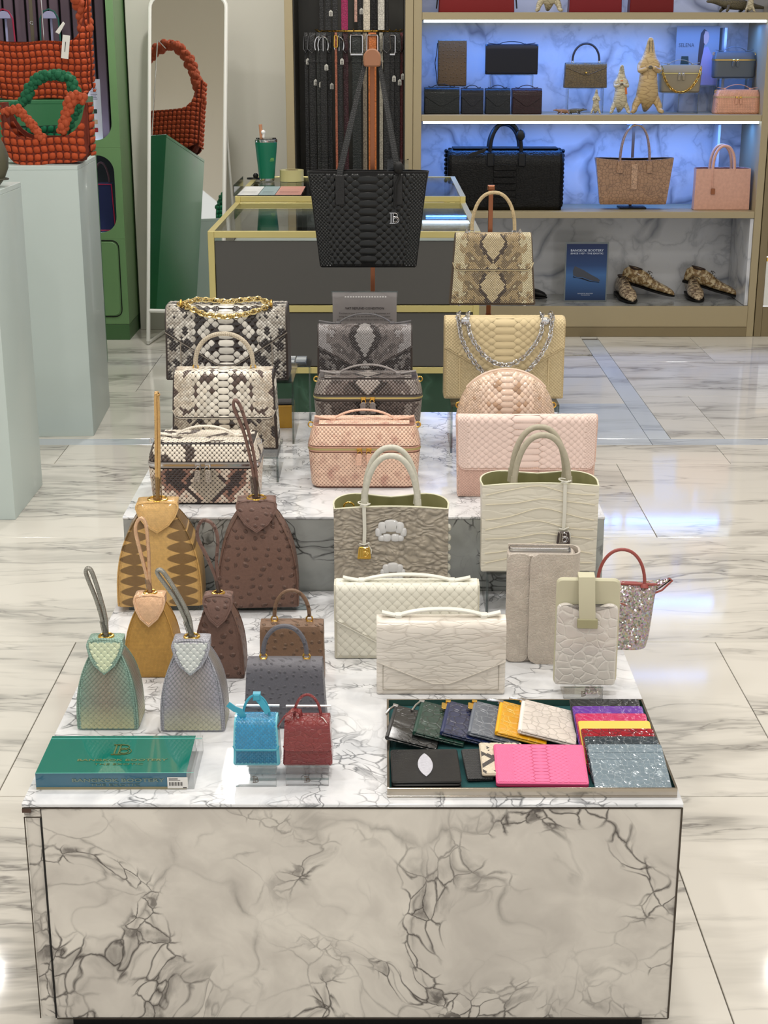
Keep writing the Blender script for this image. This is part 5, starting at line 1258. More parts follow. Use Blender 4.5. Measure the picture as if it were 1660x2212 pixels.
# phone pouch on an easel
Yp = atZ(1265, 1500, Z1).y
loc, w_, h_ = fit(1195, 1330, 1253, 1482, Y=Yp)
OL2 = pbr('sage_leather', C(198, 194, 166), .45); PC = pbr('pearl_croc_leather', C(204, 198, 190), .26, tex='croc', ts=46, line=C(226, 221, 212), st=.6, dist=.002, coat=.5)
t = thing('phone_pouch', 'pearl crocodile phone pouch with sage strap on an acrylic easel', 'pouch', loc, R(-3))
MB().slab(rrect(w_, h_, .012, 0, h_ / 2), .004, .016, .003).build('back_panel', OL2, t)
MB().slab(rrect(w_ * .97, h_ * .97, .010, .005, h_ * .485), .017, .026, .003).build('rear_panel', pbr('cream_side', C(206, 196, 172), .45), t)
zt = h_ * .76
front = [(w_ * .485, .004), (w_ * .485, zt)] + [(x * w_, zt + z) for x, z in ((.40, .006), (.30, .006), (.2, .0), (.12, -.006), (0, -.008), (-.12, -.006), (-.2, .0), (-.3, .006), (-.40, .006))] + [(-w_ * .485, zt), (-w_ * .485, .004)]
MB().slab(rpoly(front, .006, 3), -.006, .0035, .003).build('front_pocket', PC, t)
MB().strap([(-.003, .024, h_ * .97), (-.004, .016, h_ + .008), (-.004, -.004, h_ + .006), (-.003, -.013, h_ * .85), (.0, -.0105, h_ * .62)], .030, .003, (1, 0, 0)).build('strap', OL2, t)
MB().slab(rrect(.037, .018, .002, .0, h_ * .615), -.014, -.0065, .001).build('strap_keeper', pbr('sage_dark', C(164, 160, 124), .45), t)
s = thing('acrylic_easel', 'clear easel with small monogram under the phone pouch', 'display stand', (loc.x - .004, Yp, Z1)); zb = loc.z - Z1
MB().box(-.036, .036, -.022, -.018, .0003, zb + .008, .0006).build('front_lip', ACR, s, 0)
MB().box(-.036, .036, -.0175, .035, .0003, max(.002, zb - .0006)).build('ledge', ACR, s, 0)
MB().box(-.036, .036, -.0224, -.022, zb + .0065, zb + .008).build('polished_edge', ACE, s, 0)
monogram(s, .010, (0, -.0228, zb * .5 + .003), (0, 0, 0), pbr('print_brown', C(84, 66, 50), .5), 'printed_mark', .0004)
# glitter bag with red piping
Yg = atZ(1360, 1402, Z1).y
loc, w_, h_ = fit(1272, 1412, 1268, 1402, Y=Yg)
m_, nt, b_ = new_mat('sequin_glitter')
vo = N(nt, 'ShaderNodeTexVoronoi', i_Scale=330); nt.links.new(coords(nt), vo.inputs['Vector'])
hs_ = N(nt, 'ShaderNodeHueSaturation'); hs_.inputs['Saturation'].default_value = .45; nt.links.new(vo.outputs['Color'], hs_.inputs['Color'])
nt.links.new(mixc(nt, .42, C(136, 112, 100), hs_.outputs[0]), b_.inputs['Base Color'])
b_.inputs['Metallic'].default_value = .75; b_.inputs['Roughness'].default_value = .22
sv = nt.nodes.new('ShaderNodeVectorMath'); sv.operation = 'SUBTRACT'; nt.links.new(vo.outputs['Color'], sv.inputs[0]); sv.inputs[1].default_value = (.5, .5, .5)
ge = nt.nodes.new('ShaderNodeNewGeometry'); av = nt.nodes.new('ShaderNodeVectorMath'); av.operation = 'MULTIPLY_ADD'; nt.links.new(sv.outputs[0], av.inputs[0]); av.inputs[1].default_value = (.9, .9, .9); nt.links.new(ge.outputs['Normal'], av.inputs[2])
nv_ = nt.nodes.new('ShaderNodeVectorMath'); nv_.operation = 'NORMALIZE'; nt.links.new(av.outputs[0], nv_.inputs[0]); nt.links.new(nv_.outputs[0], b_.inputs['Normal'])
GLIT = m_; REDP = pbr('dusty_red_leather', C(150, 72, 66), .4)
t = thing('sequin_bag', 'glittering sequin bag with dusty red handle at the right edge', 'handbag', loc, R(-6))
hw = w_ / 2
rs = []
for f in np.linspace(0, 1, 9):
    a = hw * (.80 + .22 * f ** .6 + (.12 * f ** 6)); dd = .04 * (1 - f) ** .6 + .004
    n = 28; rs.append([(a * math.copysign(abs(math.cos(q)) ** .6, math.cos(q)), .04 + dd * math.copysign(abs(math.sin(q)) ** .6, math.sin(q)), f * h_ * .94 + .014 * f * (math.cos(q) ** 4)) for q in np.linspace(0, 2 * math.pi, n + 1)[:-1]])
MB().rings(rs).build('body', GLIT, t)
MB().strap([(-hw * 1.1, .04, h_ * .955), (-hw * .5, .04, h_ * .95), (hw * .5, .04, h_ * .95), (hw * 1.12, .04, h_ * .955)], .012, .006, (0, 1, 0)).build('zip_strip', REDP, t)
MB().slab(rpoly([(hw * .98, h_ * .84), (hw * 1.18, h_ * .90), (hw * 1.50, h_ * 1.05), (hw * 1.36, h_ * 1.06), (hw * 1.0, h_ * .98)], .004), .034, .046, .003).build('side_tip', GLIT, t)
MB().tube([(hw * .98, .033, h_ * .83), (hw * 1.2, .033, h_ * .88), (hw * 1.50, .034, h_ * 1.04), (hw * 1.38, .034, h_ * 1.07)], .0022, 6).build('tip_piping', REDP, t)
MB().tube([(p[0] - .004, p[1], p[2]) for p in arch(hw * .72, h_ * .95, h_ * 1.50, .035, 24, 2.1)], .0034, 10).build('handle', REDP, t)
for s_ in (-1, 1): MB().lathe([(.0001, .004), (.006, .0), (.009, -.006), (.001, -.008)], (s_ * hw * .72 - .004, .035, h_ * .96), 12).build('handle_patch', REDP, t)
MB().tube([(-hw * .9, .002, h_ * .93), (-hw * .4, .0, h_ * .8), (hw * .1, .002, h_ * .7)], .0012, 5).build('front_seam', REDP, t)
# ================================================================ tray of small leather goods
x0t, x1t, y0t, y1t = .005, .4705, 2.128, 2.468
t = thing('display_tray', 'polished steel tray with teal felt at the front right', 'tray', ((x0t + x1t) / 2, y0t, Z1)); W, D = (x1t - x0t) / 2, y1t - y0t
TZ = Z1 + .005
STL = pbr('brushed_steel', C(172, 164, 152), .18, 1); FELT = pbr('teal_felt', C(18, 74, 76), .9, tex='cloth', ts=900)
MB().box(-W, W, 0, D, .0, .0035, .0006).build('base', STL, t)
MB().box(-W + .004, W - .004, .004, D - .004, .0036, .005).build('felt', FELT, t, 0)
for a in ((-W, W, 0, .0035), (-W, W, D - .0035, D)): MB().box(a[0], a[1], a[2], a[3], .0036, .017, .0006).build('rim', STL, t)
for a in ((-W, -W + .0035), (W - .0035, W)): MB().box(a[0], a[1], .0036, D - .0036, .0036, .017, .0006).build('rim', STL, t)
def card(name, label, cat, x, y, z, w, d, th, mat, tilt=0, roll=0, rz=0, slots=1, group=None, edge=None):
    """flat leather card holder lying with its near edge at y; tilt lifts its far edge, roll its left edge"""
    t = thing(name, label, cat, (x, y, z), 0, group); t.rotation_euler = (R(tilt), R(roll), R(rz))
    MB().plate(rrect(w, d, .005, 0, d / 2), 0, th * .55, .0012).build('back', edge or mat, t)
    MB().plate(rrect(w, d * .97, .005, 0, d * .485), th * .56, th, .001).build('front', mat, t)
    for k in range(slots):
        yy = d * (.78 - .14 * k)
        MB().box(-w * .46, w * .46, yy, yy + .0008, th, th + .0005).build('slot_edge', mat, t, 0)
    return t
CR = lambda n, c, l=None, r=.22, ts=85: pbr(n, c, r, tex='croc', ts=ts, line=l, coat=.4, st=.7)
stack = [('black', C(22, 26, 32), C(10, 12, 14)), ('purple', C(86, 34, 138), C(120, 76, 170)), ('raspberry pink', C(178, 22, 82), C(206, 70, 120)), ('yellow edged orange', C(236, 192, 74), None), ('glossy dark red', C(140, 12, 32), C(90, 6, 22)), ('glossy charcoal', C(44, 54, 62), C(84, 94, 100)), ('glossy silver grey', C(110, 126, 136), C(158, 172, 180))]
wh = ['rearmost in the fanned stack', 'second from the back of the stack', 'below the yellow one', 'midway down the stack', 'just behind the charcoal one', 'right behind the silver grey one', 'at the front of the stack']
stp, dl = .0300, .120
for k, (n, c, l) in enumerate(stack):
    yk = 2.134 + (6 - k) * stp
    mat = pbr('yellow_leather', c, .45) if l is None else CR('card_' + n.replace(' ', '_'), c, l, .12 if 'glossy' in n else .25, 110 if k > 4 else 80)
    card('card_holder', f'{n} crocodile card holder, {wh[k]}' if l else 'plain yellow leather card holder midway down the fanned stack', 'card holder', .402 - .0014 * (6 - k), yk, TZ + .0006, .124, dl, .0058, mat, 12.5, 0, 0, 2, 'card holders fanned in the tray', pbr('dark_edge_' + str(k), tuple(q * .6 for q in c[:3]) + (1,), .4))
cases = [('black', C(20, 20, 20), C(8, 8, 8), CHR), ('dark green', C(22, 54, 44), C(10, 30, 24), CHR), ('navy blue', C(26, 36, 72), C(12, 18, 42), GOLD), ('slate grey', C(88, 94, 104), C(130, 136, 144), GOLD), ('mustard yellow', C(206, 148, 16), C(226, 180, 70), CHR), ('pale beige', C(206, 197, 189), C(196, 187, 178), CHR)]
wz = ['leftmost in the tray', 'second from the left', 'third in the row', 'between navy and mustard', 'under the beige one', 'on top at the right end']
wcase, dcase = .088, .122
for k, (n, c, l, zm) in enumerate(cases):
    xk = .045 + k * .047 + (.004 if k > 4 else 0); yk = 2.286 + (-.012 if k == 0 else .006 * (k > 0))
    mat = CR('case_' + n.replace(' ', '_'), c, l, .26, 62)
    t = thing('zip_card_case', f'{n} crocodile zip card case, {wz[k]}', 'card case', (xk + wcase / 2, yk, TZ + .0012), 0, 'zip card cases laid in a row')
    t.rotation_euler = (R(2), R(11.5), R(-8))
    w = wcase + (.012 if k == 5 else 0)
    MB().plate(rrect(w, dcase, .004, -w / 2, dcase / 2), .0, .0035, .001).build('back', mat, t)
    MB().plate(rrect(w * .985, dcase * .985, .004, -w / 2, dcase / 2), .0036, .0068, .001).build('front', mat, t)
    MB().tube([(-w + .001, .002, .0036), (-w + .001, dcase - .002, .0036)], .0042, 8).build('zip_edge', pbr('zip_edge_' + str(k), tuple(min(1, q * 1.5) for q in c[:3]) + (1,), .4), t)
    for xx in (.70, .50): MB().box(-w * xx - .0004, -w * xx + .0004, .003, dcase - .003, .0068, .0074).build('slot_edge', mat, t, 0)
    MB().box(-w - .006, -w + .003, dcase - .010, dcase - .002, .002, .009, .001).build('zip_slider', zm, t)
    if zm is GOLD: MB().plate(rpoly([(-w - .012, dcase - .012), (-w - .001, dcase - .012), (-w - .001, dcase - .034), (-w - .010, dcase - .034)], .003), .004, .006, .0006).build('zip_pull', zm, t)
    else: MB().tube([(-w - .004, dcase - .008, .006), (-w - .010, dcase - .020, .004), (-w - .014, dcase - .036, .0)] if k in (0, 1) else [(-w - .004, dcase - .008, .008), (-w - .016, dcase - .014, .009), (-w - .026, dcase - .016, .009)], .0022, 8).build('zip_pull', zm, t)
# stingray wallet
SR = pbr('black_stingray', C(16, 17, 18), .25, tex='lizard', ts=620, line=C(52, 54, 56), coat=.4, st=.9)
t = thing('stingray_wallet', 'black stingray wallet with a white pointed oval, front left of the tray', 'wallet', (.069, 2.142, TZ + .0004), R(1)); w, d = .113, .116
for k in range(3): MB().plate(rrect(w - .002 * (k % 2), d, .006, 0, d / 2), k * .0056, k * .0056 + .005, .0018).build('leaf', SR if k == 2 else pbr('black_calf', C(16, 16, 17), .35), t)
lens = [(.0125 * math.sin(a) * abs(math.sin(a)) ** .7, .044 * -math.cos(a)) for a in np.linspace(0, 2 * math.pi, 29)[:-1]]
MB().plate([(x, y * 0.92 + d / 2) for x, y in lens], .0162, .0172, .0004).build('white_eye', pbr('white_stingray', C(206, 206, 216), .3, tex='lizard', ts=700), t)
SNK = None
card('card_holder', 'small black textured card holder partly under the snakeskin one', 'card holder', .158, 2.170, TZ + .002, .045, .092, .006, pbr('black_lizard_card', C(28, 30, 32), .4, tex='lizard', ts=240), 6, 0, 4, 0)
t = card('card_holder', 'cream and black snakeskin card holder half under the pink wallet', 'card holder', .196, 2.172, TZ + .0096, .072, .100, .004, pbr('snake_card_base', C(190, 176, 156), .4), 6, 0, 0, 0)
scales('scales', t, lambda u, v, hh: np.c_[u, v, .0042 + hh], .034, .003, .095, p=.0042, H=.0004, kind='hex', rim=.7, col=lambda u, v: np.where(((np.abs(np.abs(v - .045) - np.abs(u + .012) * .9) < .006) | (nz(u, v, 110, 3) > .3))[:, None], lin(54, 46, 42), lin(214, 200, 178)) * jit(len(u), .1))
pkl = lin(240, 112, 156)
t = card('long_wallet', 'bright pink python wallet tilted at the front of the tray', 'wallet', .2565, 2.150, TZ + .0012, .150, .106, .0085, pbr('pink_wallet_base', C(226, 92, 142), .4), 11.5, 0, -1.2, 0, edge=pbr('pink_edge', C(200, 40, 96), .4))
for s_ in (0,):
    scales('scales', t, lambda u, v, hh: np.c_[u, v, .0087 + hh * .8], .072, .003, .100, p=.0086, H=.0007, col=pat_plain(pkl, .03), bw=1.5, hw0=.72, hw1=.46, zone=6, rim=.6, mat=ATM)
# ================================================================ counter top
t = thing('tumbler', 'green steel tumbler with wooden straw on the rear glass counter', 'cup', tuple(atZ(577, 391, .945)))
m = MB().lathe([(.034, .0), (.037, .003), (.0375, .014)], n=28); m.build('steel_base', CHR, t)
MB().lathe([(.0385, .0142), (.040, .03), (.0535, .17), (.055, .186), (.0545, .19)], n=32).build('cup_body', pbr('tumbler_green', C(0, 108, 80), .4), t)
MB().lathe([(.0545, .1902), (.0555, .192), (.0555, .204), (.052, .206)], n=32).build('steel_rim', CHR, t)
MB().lathe([(.001, .2062), (.05, .2062), (.051, .211), (.03, .213), (.001, .213)], n=28).build('lid', clear('lid_plastic', (.9, .9, .9, 1), 1, .1), t)
MB().tube([(-.022, 0, .205), (-.026, 0, .275)], .0085, 10).build('straw', pbr('wood_straw', C(196, 140, 104), .5), t)
m = MB(); m.ball((-.012, -.01, .238), .011, 12); m.tube([(-.012, -.01, .213), (-.010, -.01, .232)], .006, 8); m.build('straw_stopper', pbr('white_silicone', C(236, 236, 232), .4), t)
for i in range(3): MB().box(-.012 + .003 * i, .012, -.0006, 0, i * .006, i * .006 + .003).build('printed_mark', pbr('green_gold', C(120, 176, 90), .4), t, 0, loc=(.030, -.0392, .100), rot=(R(-5), 0, R(34)))
t = thing('cable', 'coiled black cable beside the green tumbler', 'cable', tuple(atZ(548, 390, .945)))
MB().tube([(.03 * math.cos(a) * (1 + .1 * math.sin(3 * a)), .02 * math.sin(a), .006 + .004 * a / 6) for a in np.linspace(0, 11, 60)], .003, 6).build('cord', BLACK, t)
MB().ball((.012, -.004, .024), .014, 10, (1, .8, 1)).build('plug', BLACK, t)
t = thing('tape_roll', 'roll of clear yellowish packing tape on the rear counter', 'tape', tuple(atZ(631, 391, .945)))
m = MB(); n = 32; pr = [(.034, 0), (.060, 0), (.060, .055), (.034, .055)]
m.rings([[(r * math.cos(a), r * math.sin(a), z) for a in np.linspace(0, 2 * math.pi, n + 1)[:-1]] for r, z in pr], False, True)
m.build('tape', pbr('tape_yellow', C(190, 182, 128), .3), t)
m = MB(); pr = [(.0335, .001), (.031, .001), (.031, .054), (.0335, .054)]; m.rings([[(r * math.cos(a), r * math.sin(a), z) for a in np.linspace(0, 2 * math.pi, n + 1)[:-1]] for r, z in pr], False, True); m.build('core', pbr('cardboard', C(120, 100, 74), .7), t)
a, b = atZ(505, 425, .945), atZ(672, 388, .945)
t = thing('document_tray', 'clear acrylic tray of printed leaflets at the front of the rear counter', 'tray', ((a.x + b.x) / 2, a.y + .03, .945)); hw, dd = (b.x - a.x) / 2, .46
MB().box(-hw, hw, 0, dd, 0, .003).build('tray_floor', ACR, t, 0)
MB().box(-hw, hw, -.003, 0, 0, .03).build('tray_front', ACR, t, 0)
MB().box(-hw - .003, -hw, 0, dd, 0, .05).build('tray_side', ACE, t, 0)
for k, (x0, x1, c) in enumerate(((-.92, -.32, C(222, 222, 220)), (-.30, .18, C(150, 168, 170)), (.2, .96, C(198, 140, 126)))):
    MB().box(x0 * hw, x1 * hw, .01, dd - .03, .0032 + k * .0002, .0042 + k * .0002).build('leaflet', pbr('leaflet_%d' % k, c, .4), t, 0)
    for i in range(4): MB().box(x0 * hw + .01, x1 * hw - .01 - .008 * (i % 2), .08 + i * .03, .092 + i * .03, .0044 + k * .0002, .0047 + k * .0002).build('printed_line', pbr('leaflet_ink_%d' % k, tuple(q * .7 for q in c[:3]) + (1,), .5), t, 0)
# ================================================================ belts
def rack(label, z, rr, x0):
    t = thing('belt_ring', label, 'belt rack', (x0, 8.64, z))
    n = 36; m = MB(); pr = [(rr - .012, 0), (rr, 0), (rr, .006), (rr - .012, .006)]
    m.rings([[(r * math.cos(a), r * math.sin(a) * .8, zz) for a in np.linspace(0, 2 * math.pi, n + 1)[:-1]] for r, zz in pr], False, True); m.build('ring', GOLD, t)
    for i in range(14):
        a = math.pi + (i + .5) * math.pi / 14; c, s_ = math.cos(a), math.sin(a)
        MB().tube([(rr * c, rr * s_ * .8, .003), ((rr + .03) * c, (rr + .03) * s_ * .8, -.001), ((rr + .045) * c, (rr + .045) * s_ * .8, .012)], .0025, 6).build('hook', GOLD, t)
    MB().tube([(0, 0, 0), (0, 0, .572)], .006, 8).build('pole', GOLD, t)
    for a in (0, math.pi / 2, math.pi, -math.pi / 2): MB().tube([(0, 0, .003), (rr * .95 * math.cos(a), rr * .76 * math.sin(a), .003)], .003, 6).build('spoke', GOLD, t)
    return t
rx = atY(775, 66, 8.5).x; zr = atY(775, 68, 8.5).z
rack('gold ring rack carrying the lower row of belts', zr, .2, rx)
rack('gold ring rack above the frame carrying the upper belts', zr + .58, .15, rx)
TAGM = pbr('price_tag_paper', C(186, 184, 176), .6)
def belt(label, px, wpx, col, z1, L, buckle, tagged=None, Y=8.47, tex='croc', group=None):
    x = atY(px, 200, Y).x; w = wpx * .00256
    t = thing('belt', label, 'belt', (x, Y, z1), 0, group)
    mt = pbr('belt_%s' % '_'.join(str(int(c * 999)) for c in col[:3]), col, .4, tex=tex, ts=70, line=tuple(c * .5 for c in col[:3]) + (1,))
    z0 = .0
    if buckle == 'rect':
        bz = -.045
        m = MB(); pr = rrect(w * 1.35, .095, .008, 0, bz - .02); m.tube([(a, -.010, c) for a, c in pr], .0045, 6, True); m.build('buckle', CHR, t)
        MB().box(-w * .7, w * .7, -.016, -.006, bz - .078, bz - .068, .002).build('buckle_bar', CHR, t)
    elif buckle == 'round':
        m = MB(); m.tube([(w * .8 * math.cos(a), -.012, -.07 + .045 * math.sin(a)) for a in np.linspace(-.6, math.pi + .6, 16)], .0045, 6); m.build('buckle', CHR, t)
        MB().tube([(0, -.014, -.03), (0, -.014, -.10)], .003, 6).build('buckle_pin', CHR, t)
    elif buckle == 'slim':
        m = MB(); m.tube([(w * .5 * a, -.012 - .004 * abs(a), c) for a, c in ((-1, -.02), (-1.2, -.09), (0, -.11), (1.2, -.09), (1, -.02))], .0032, 6); m.build('buckle', pbr('dark_steel', C(120, 120, 122), .25, 1), t)
    elif buckle == 'gold':
        m = MB(); m.tube([(a, -.010, c) for a, c in rrect(w * 1.3, .06, .006, 0, -.05)], .004, 6, True); m.build('buckle', GOLD, t)
    MB().strap([(0, .004, -.004), (0, -.004, -.03), (0, 0, -.1), (0, .002, -L * .5), (0, 0, -L)], w, .004, (1, 0, 0)).build('strap', mt, t)
    MB().box(-w * .58, w * .58, -.005, .005, -.16, -.148, .001).build('keeper', mt, t)
    if tagged:
        MB().tube([(w * .4, -.012, -.06), (w * .45, -.014, -tagged + .03)], .0008, 4).build('tag_cord', BLACK, t)
        MB().slab(rpoly([(w * .45 - .010, -tagged), (w * .45 + .010, -tagged), (w * .45 + .010, -tagged - .035 + .06), (w * .45, -tagged + .034), (w * .45 - .010, -tagged + .025)], .001, 1), -.0165, -.0155, .0002).build('price_tag', TAGM, t)
        m = MB()
        for i in range(4): m.box(w * .45 - .006, w * .45 + .006, -.0172, -.0166, -tagged + .003 + i * .005, -tagged + .005 + i * .005)
        m.build('tag_print', INK, t, 0)
    return t
z_ = zr - .002
K0 = C(12, 12, 13)
low = [('narrow black belt hanging furthest left on the lower ring', 663, 8, K0, 'slim', .17, 8.52), ('black belt with slim steel buckle, second on the lower ring', 676, 15, K0, 'slim', .28, 8.50), ('dark belt with pale tag below its buckle, left part of the ring', 690, 10, C(20, 22, 20), 'round', .29, 8.47), ('black belt with rounded chrome buckle and white tag', 700, 14, K0, 'round', .20, 8.45), ('plain black belt right of the rounded chrome buckle', 713, 10, C(16, 16, 18), 'slim', .30, 8.5),
       ('thin rust brown belt on the lower ring', 727, 5, C(150, 84, 60), 'gold', None, 8.455), ('black belt with bright chrome clasp near the gold plate', 734, 13, C(18, 16, 16), 'round', .17, 8.47), ('dark maroon belt between black ones', 748, 11, C(60, 16, 26), 'slim', None, 8.5), ('wide black crocodile belt with big rectangular chrome buckle', 771, 19, C(16, 22, 20), 'rect', None, 8.43), ('cream belt hanging behind the orange one', 789, 9, C(170, 156, 136), 'slim', None, 8.49),
       ('wide orange crocodile belt with chrome buckle, under the hook', 805, 17, C(178, 96, 34), 'rect', None, 8.43), ('off-white narrow belt right of the orange belt', 824, 8, C(168, 162, 146), 'slim', None, 8.47), ('black belt right of the off-white one', 836, 13, K0, 'slim', None, 8.46), ('black belt with dark square buckle on the right side', 847, 10, C(18, 18, 20), 'rect', .26, 8.48), ('black belt with steel buckle, second from the right end', 858, 13, K0, 'slim', .28, 8.5), ('deep red belt at the right end of the lower ring', 867, 7, C(96, 18, 22), 'slim', .25, 8.52)]
for l, px, wp, c, bk, tg, Y in low: belt(l, px, wp, c, z_, 1.05, bk, tg, Y)
up = [('black belt at the left of the upper ring', 697, 10, K0, 8.5, .37), ('black belt with white tag on the upper ring', 711, 13, K0, 8.48, .5), ('black belt between the tag and the magenta belt', 726, 12, C(16, 16, 18), 8.47, None), ('wide magenta belt on the upper ring', 746, 14, C(142, 10, 74), 8.46, None), ('narrow blush belt on the upper ring', 770, 6, C(176, 136, 122), 8.45, None), ('black belt with pale tag left of the white python belt', 778, 9, K0, 8.47, .49), ('white python belt on the upper ring', 793, 14, C(196, 186, 168), 8.44, None), ('black belt between the two white belts', 808, 13, K0, 8.5, None), ('plain white belt on the upper ring', 824, 14, C(190, 186, 176), 8.45, None), ('black belt at the right of the upper ring', 836, 7, K0, 8.49, None)]
for l, px, wp, c, Y, tg in up: belt(l, px, wp, c, z_ + .58, .57 if 'blush' not in l else .53, 'slim', tg, Y)
# ================================================================ shelf goods
S1, S2, S3 = 1.2305, .7065, .1762
Ys = 8.50
FLB = dict(top=1.0, lean=.004)
OBN = pbr('olive_brown_croc', C(96, 78, 46), .4, tex='croc', ts=60, st=.6); NV = pbr('navy_leather', C(6, 8, 20), .35, spec=.3)
loc, w_, h_ = fit(946, 1008, 86, 186, Y=8.62)
riser('clear riser carrying the upright brown case on the blue-lit shelf', loc.x - .085, loc.x + .085, 8.60, 8.72, S1, loc.z)
t = thing('clutch_bag', 'brown ostrich clutch stood on end above the dark bags', 'handbag', loc)
MB().slab(rrect(w_, h_, .006, 0, h_ / 2), 0, .05, .004).build('body', pbr('dark_brown_ostrich', C(92, 68, 38), .5, tex='ostrich', ts=50), t)
MB().slab(rrect(w_ * .97, h_ * .97, .006, 0, h_ / 2), -.004, -.0003, .001).build('flap', pbr('dark_brown_ostrich', C(92, 68, 38), .5), t)
MB().strap([(-w_ / 2 - .003, .02, h_ * .93), (-w_ / 2 - .006, .02, h_ * .75), (-w_ / 2 - .016, .02, h_ * .5), (-w_ / 2 - .006, .02, h_ * .2), (-w_ / 2 - .003, .02, h_ * .05)], .012, .004, (0, 1, 0)).build('handle', BLACK, t)
loc, w_, h_ = fit(1049, 1162, 97, 161, Y=8.60)
riser('clear riser carrying the navy clutch on the blue-lit shelf', loc.x - .12, loc.x + .12, 8.58, 8.70, S1, loc.z)
t = flap_bag('clutch_bag', 'navy crocodile clutch with thin handle on a clear riser', 'handbag', loc, w_, h_, .06, NV, flap=('r', 0, .9), **FLB); band_handle(t, w_, h_, .03, NV, .014, .5, .2, .012, .004)
for l, x0, x1, yt, c in (('dark green flap bag, first in the row of dark bags', 916, 994, 186, C(22, 34, 32)), ('midnight blue flap bag, second in the row of dark bags', 996, 1046, 188, C(16, 22, 42)), ('dark teal flap bag, third in the row of dark bags', 1048, 1104, 188, C(18, 30, 42)), ('burgundy flap bag at the right end of the row of dark bags', 1106, 1172, 188, C(64, 10, 26))):
    loc, w_, h_ = fit(x0, x1, yt + 4, 246, Y=8.46 if '166' != x0 else 8.46); mt = pbr('row_' + l.split()[0] + l.split()[1], tuple(q * .3 for q in c[:3]) + (1,), .35, spec=.3, coat=.08, tex='croc', ts=75, st=.4)
    t = flap_bag('flap_bag', l, 'handbag', (loc.x, 8.46, S1), w_ - .006, h_, .12, mt, top=1, lean=.01, rt=.025, flap=('v', .25, .62)); band_handle(t, w_, h_, .06, mt, .016, .55, .1, .012, .004)
loc, w_, h_ = fit(1219, 1312, 137, 190, Y=8.60)
riser('clear riser carrying the olive brown bag on the blue-lit shelf', loc.x - .10, loc.x + .10, 8.58, 8.70, S1, loc.z)
t = flap_bag('top_handle_bag', 'olive brown crocodile bag with arched handle above the small figures', 'handbag', loc, w_, h_, .06, OBN, top=.95, lean=.006, flap=('v', .12, .42)); top_handle(t, w_, h_, .03, pbr('dark_handle', C(40, 34, 34), .4), GOLD, .62, .105, .006)
MB().ball((0, -.006, h_ * .62), .007, 8).build('clasp', GOLD, t)
def figure(name, label, loc, parts, edges, mats, sc=1, rz=0, extra=None):
    """animal grown from a jointed skeleton; parts = [(x,y,z,r)]"""
    t = thing(name, label, 'figurine', loc, rz)
    me = bpy.data.meshes.new('body'); me.from_pydata([(p[0] * sc, p[1] * sc, p[2] * sc) for p in parts], edges, [])
    o = bpy.data.objects.new('body', me); COL.objects.link(o); o.parent = t
    sk_ = o.modifiers.new('skin', 'SKIN'); sk_.use_smooth_shade = True
    for i, p in enumerate(parts):
        r = p[3] * sc * 1.28; me.skin_vertices[0].data[i].radius = (r, r * (p[4] if len(p) > 4 else 1))
    me.skin_vertices[0].data[0].use_root = True
    ss = o.modifiers.new('sub', 'SUBSURF'); ss.levels = 2; ss.render_levels = 2
    me.materials.append(mats[0])
    if extra: extra(t, sc)
    return t
CT = pbr('tan_reptile_skin', C(184, 158, 112), .45, tex='belly', ts=36, st=.5, dist=.002, line=C(158, 130, 88)); CG = pbr('pale_reptile_skin', C(190, 180, 152), .45, tex='belly', ts=50, st=.5, dist=.002, line=C(140, 128, 104)); CD = pbr('dark_reptile_skin', C(96, 88, 66), .5, tex='croc', ts=90, st=1)
# standing: pelvis root, belly, chest, neck, head, snout; legs; arms folded; tail
ST = [(0, 0, .24, .085), (0, -.005, .40, .105), (0, 0, .58, .098), (0, .0, .68, .075), (0, -.01, .76, .07, .8), (0, -.03, .86, .05, .6), (0, -.05, .99, .026, .6),
      (-.11, .0, .20, .052), (-.165, -.02, .10, .036), (-.17, -.04, .045, .03), (-.21, -.10, .03, .02), (.11, .0, .20, .052), (.165, -.02, .10, .036), (.17, -.04, .045, .03), (.21, -.10, .03, .02),
      (-.115, -.02, .62, .04), (-.13, -.09, .55, .032), (-.03, -.14, .60, .022), (.115, -.02, .62, .04), (.13, -.09, .55, .032), (.03, -.14, .61, .022), (0, .06, .10, .05), (0, .16, .035, .022)]
SE = [(0, 1), (1, 2), (2, 3), (3, 4), (4, 5), (5, 6), (0, 7), (7, 8), (8, 9), (9, 10), (0, 11), (11, 12), (12, 13), (13, 14), (3, 15), (15, 16), (16, 17), (3, 18), (18, 19), (19, 20), (0, 21), (21, 22)]
def croc_face(t, sc, scarf=None, hat=None):
    for s_ in (-1, 1):
        MB().ball((s_ * .045 * sc, -.045 * sc, .80 * sc), .014 * sc, 8).build('eye', BLACK, t)
        MB().tube([(s_ * .02 * sc, -.09 * sc, .80 * sc + 0), (s_ * .018 * sc, -.085 * sc, .95 * sc)], .004 * sc, 5).build('jaw_line', CD, t)
    MB().ball((-.0, -.14 * sc, .605 * sc), .026 * sc, 8, (1.1, .8, .9)).build('clasped_hands', CD, t)
    if scarf: MB().torus((0, -.005 * sc, .665 * sc), .085 * sc, .018 * sc, n=18).build('scarf', scarf, t); MB().slab([(.06 * sc, .62 * sc), (.10 * sc, .64 * sc), (.13 * sc, .40 * sc), (.085 * sc, .40 * sc)], -.10 * sc, -.09 * sc, .001).build('scarf_end', scarf, t)
def fig(label, x0, x1, yt, yb, mat, Y, **k):
    loc, w_, h_ = fit(x0, x1, yt, yb, Y=Y); return figure('crocodile_figure', label, (loc.x, Y, S1), ST, SE, [mat], h_ * 1.0, 0, lambda t, sc: croc_face(t, sc, **k))
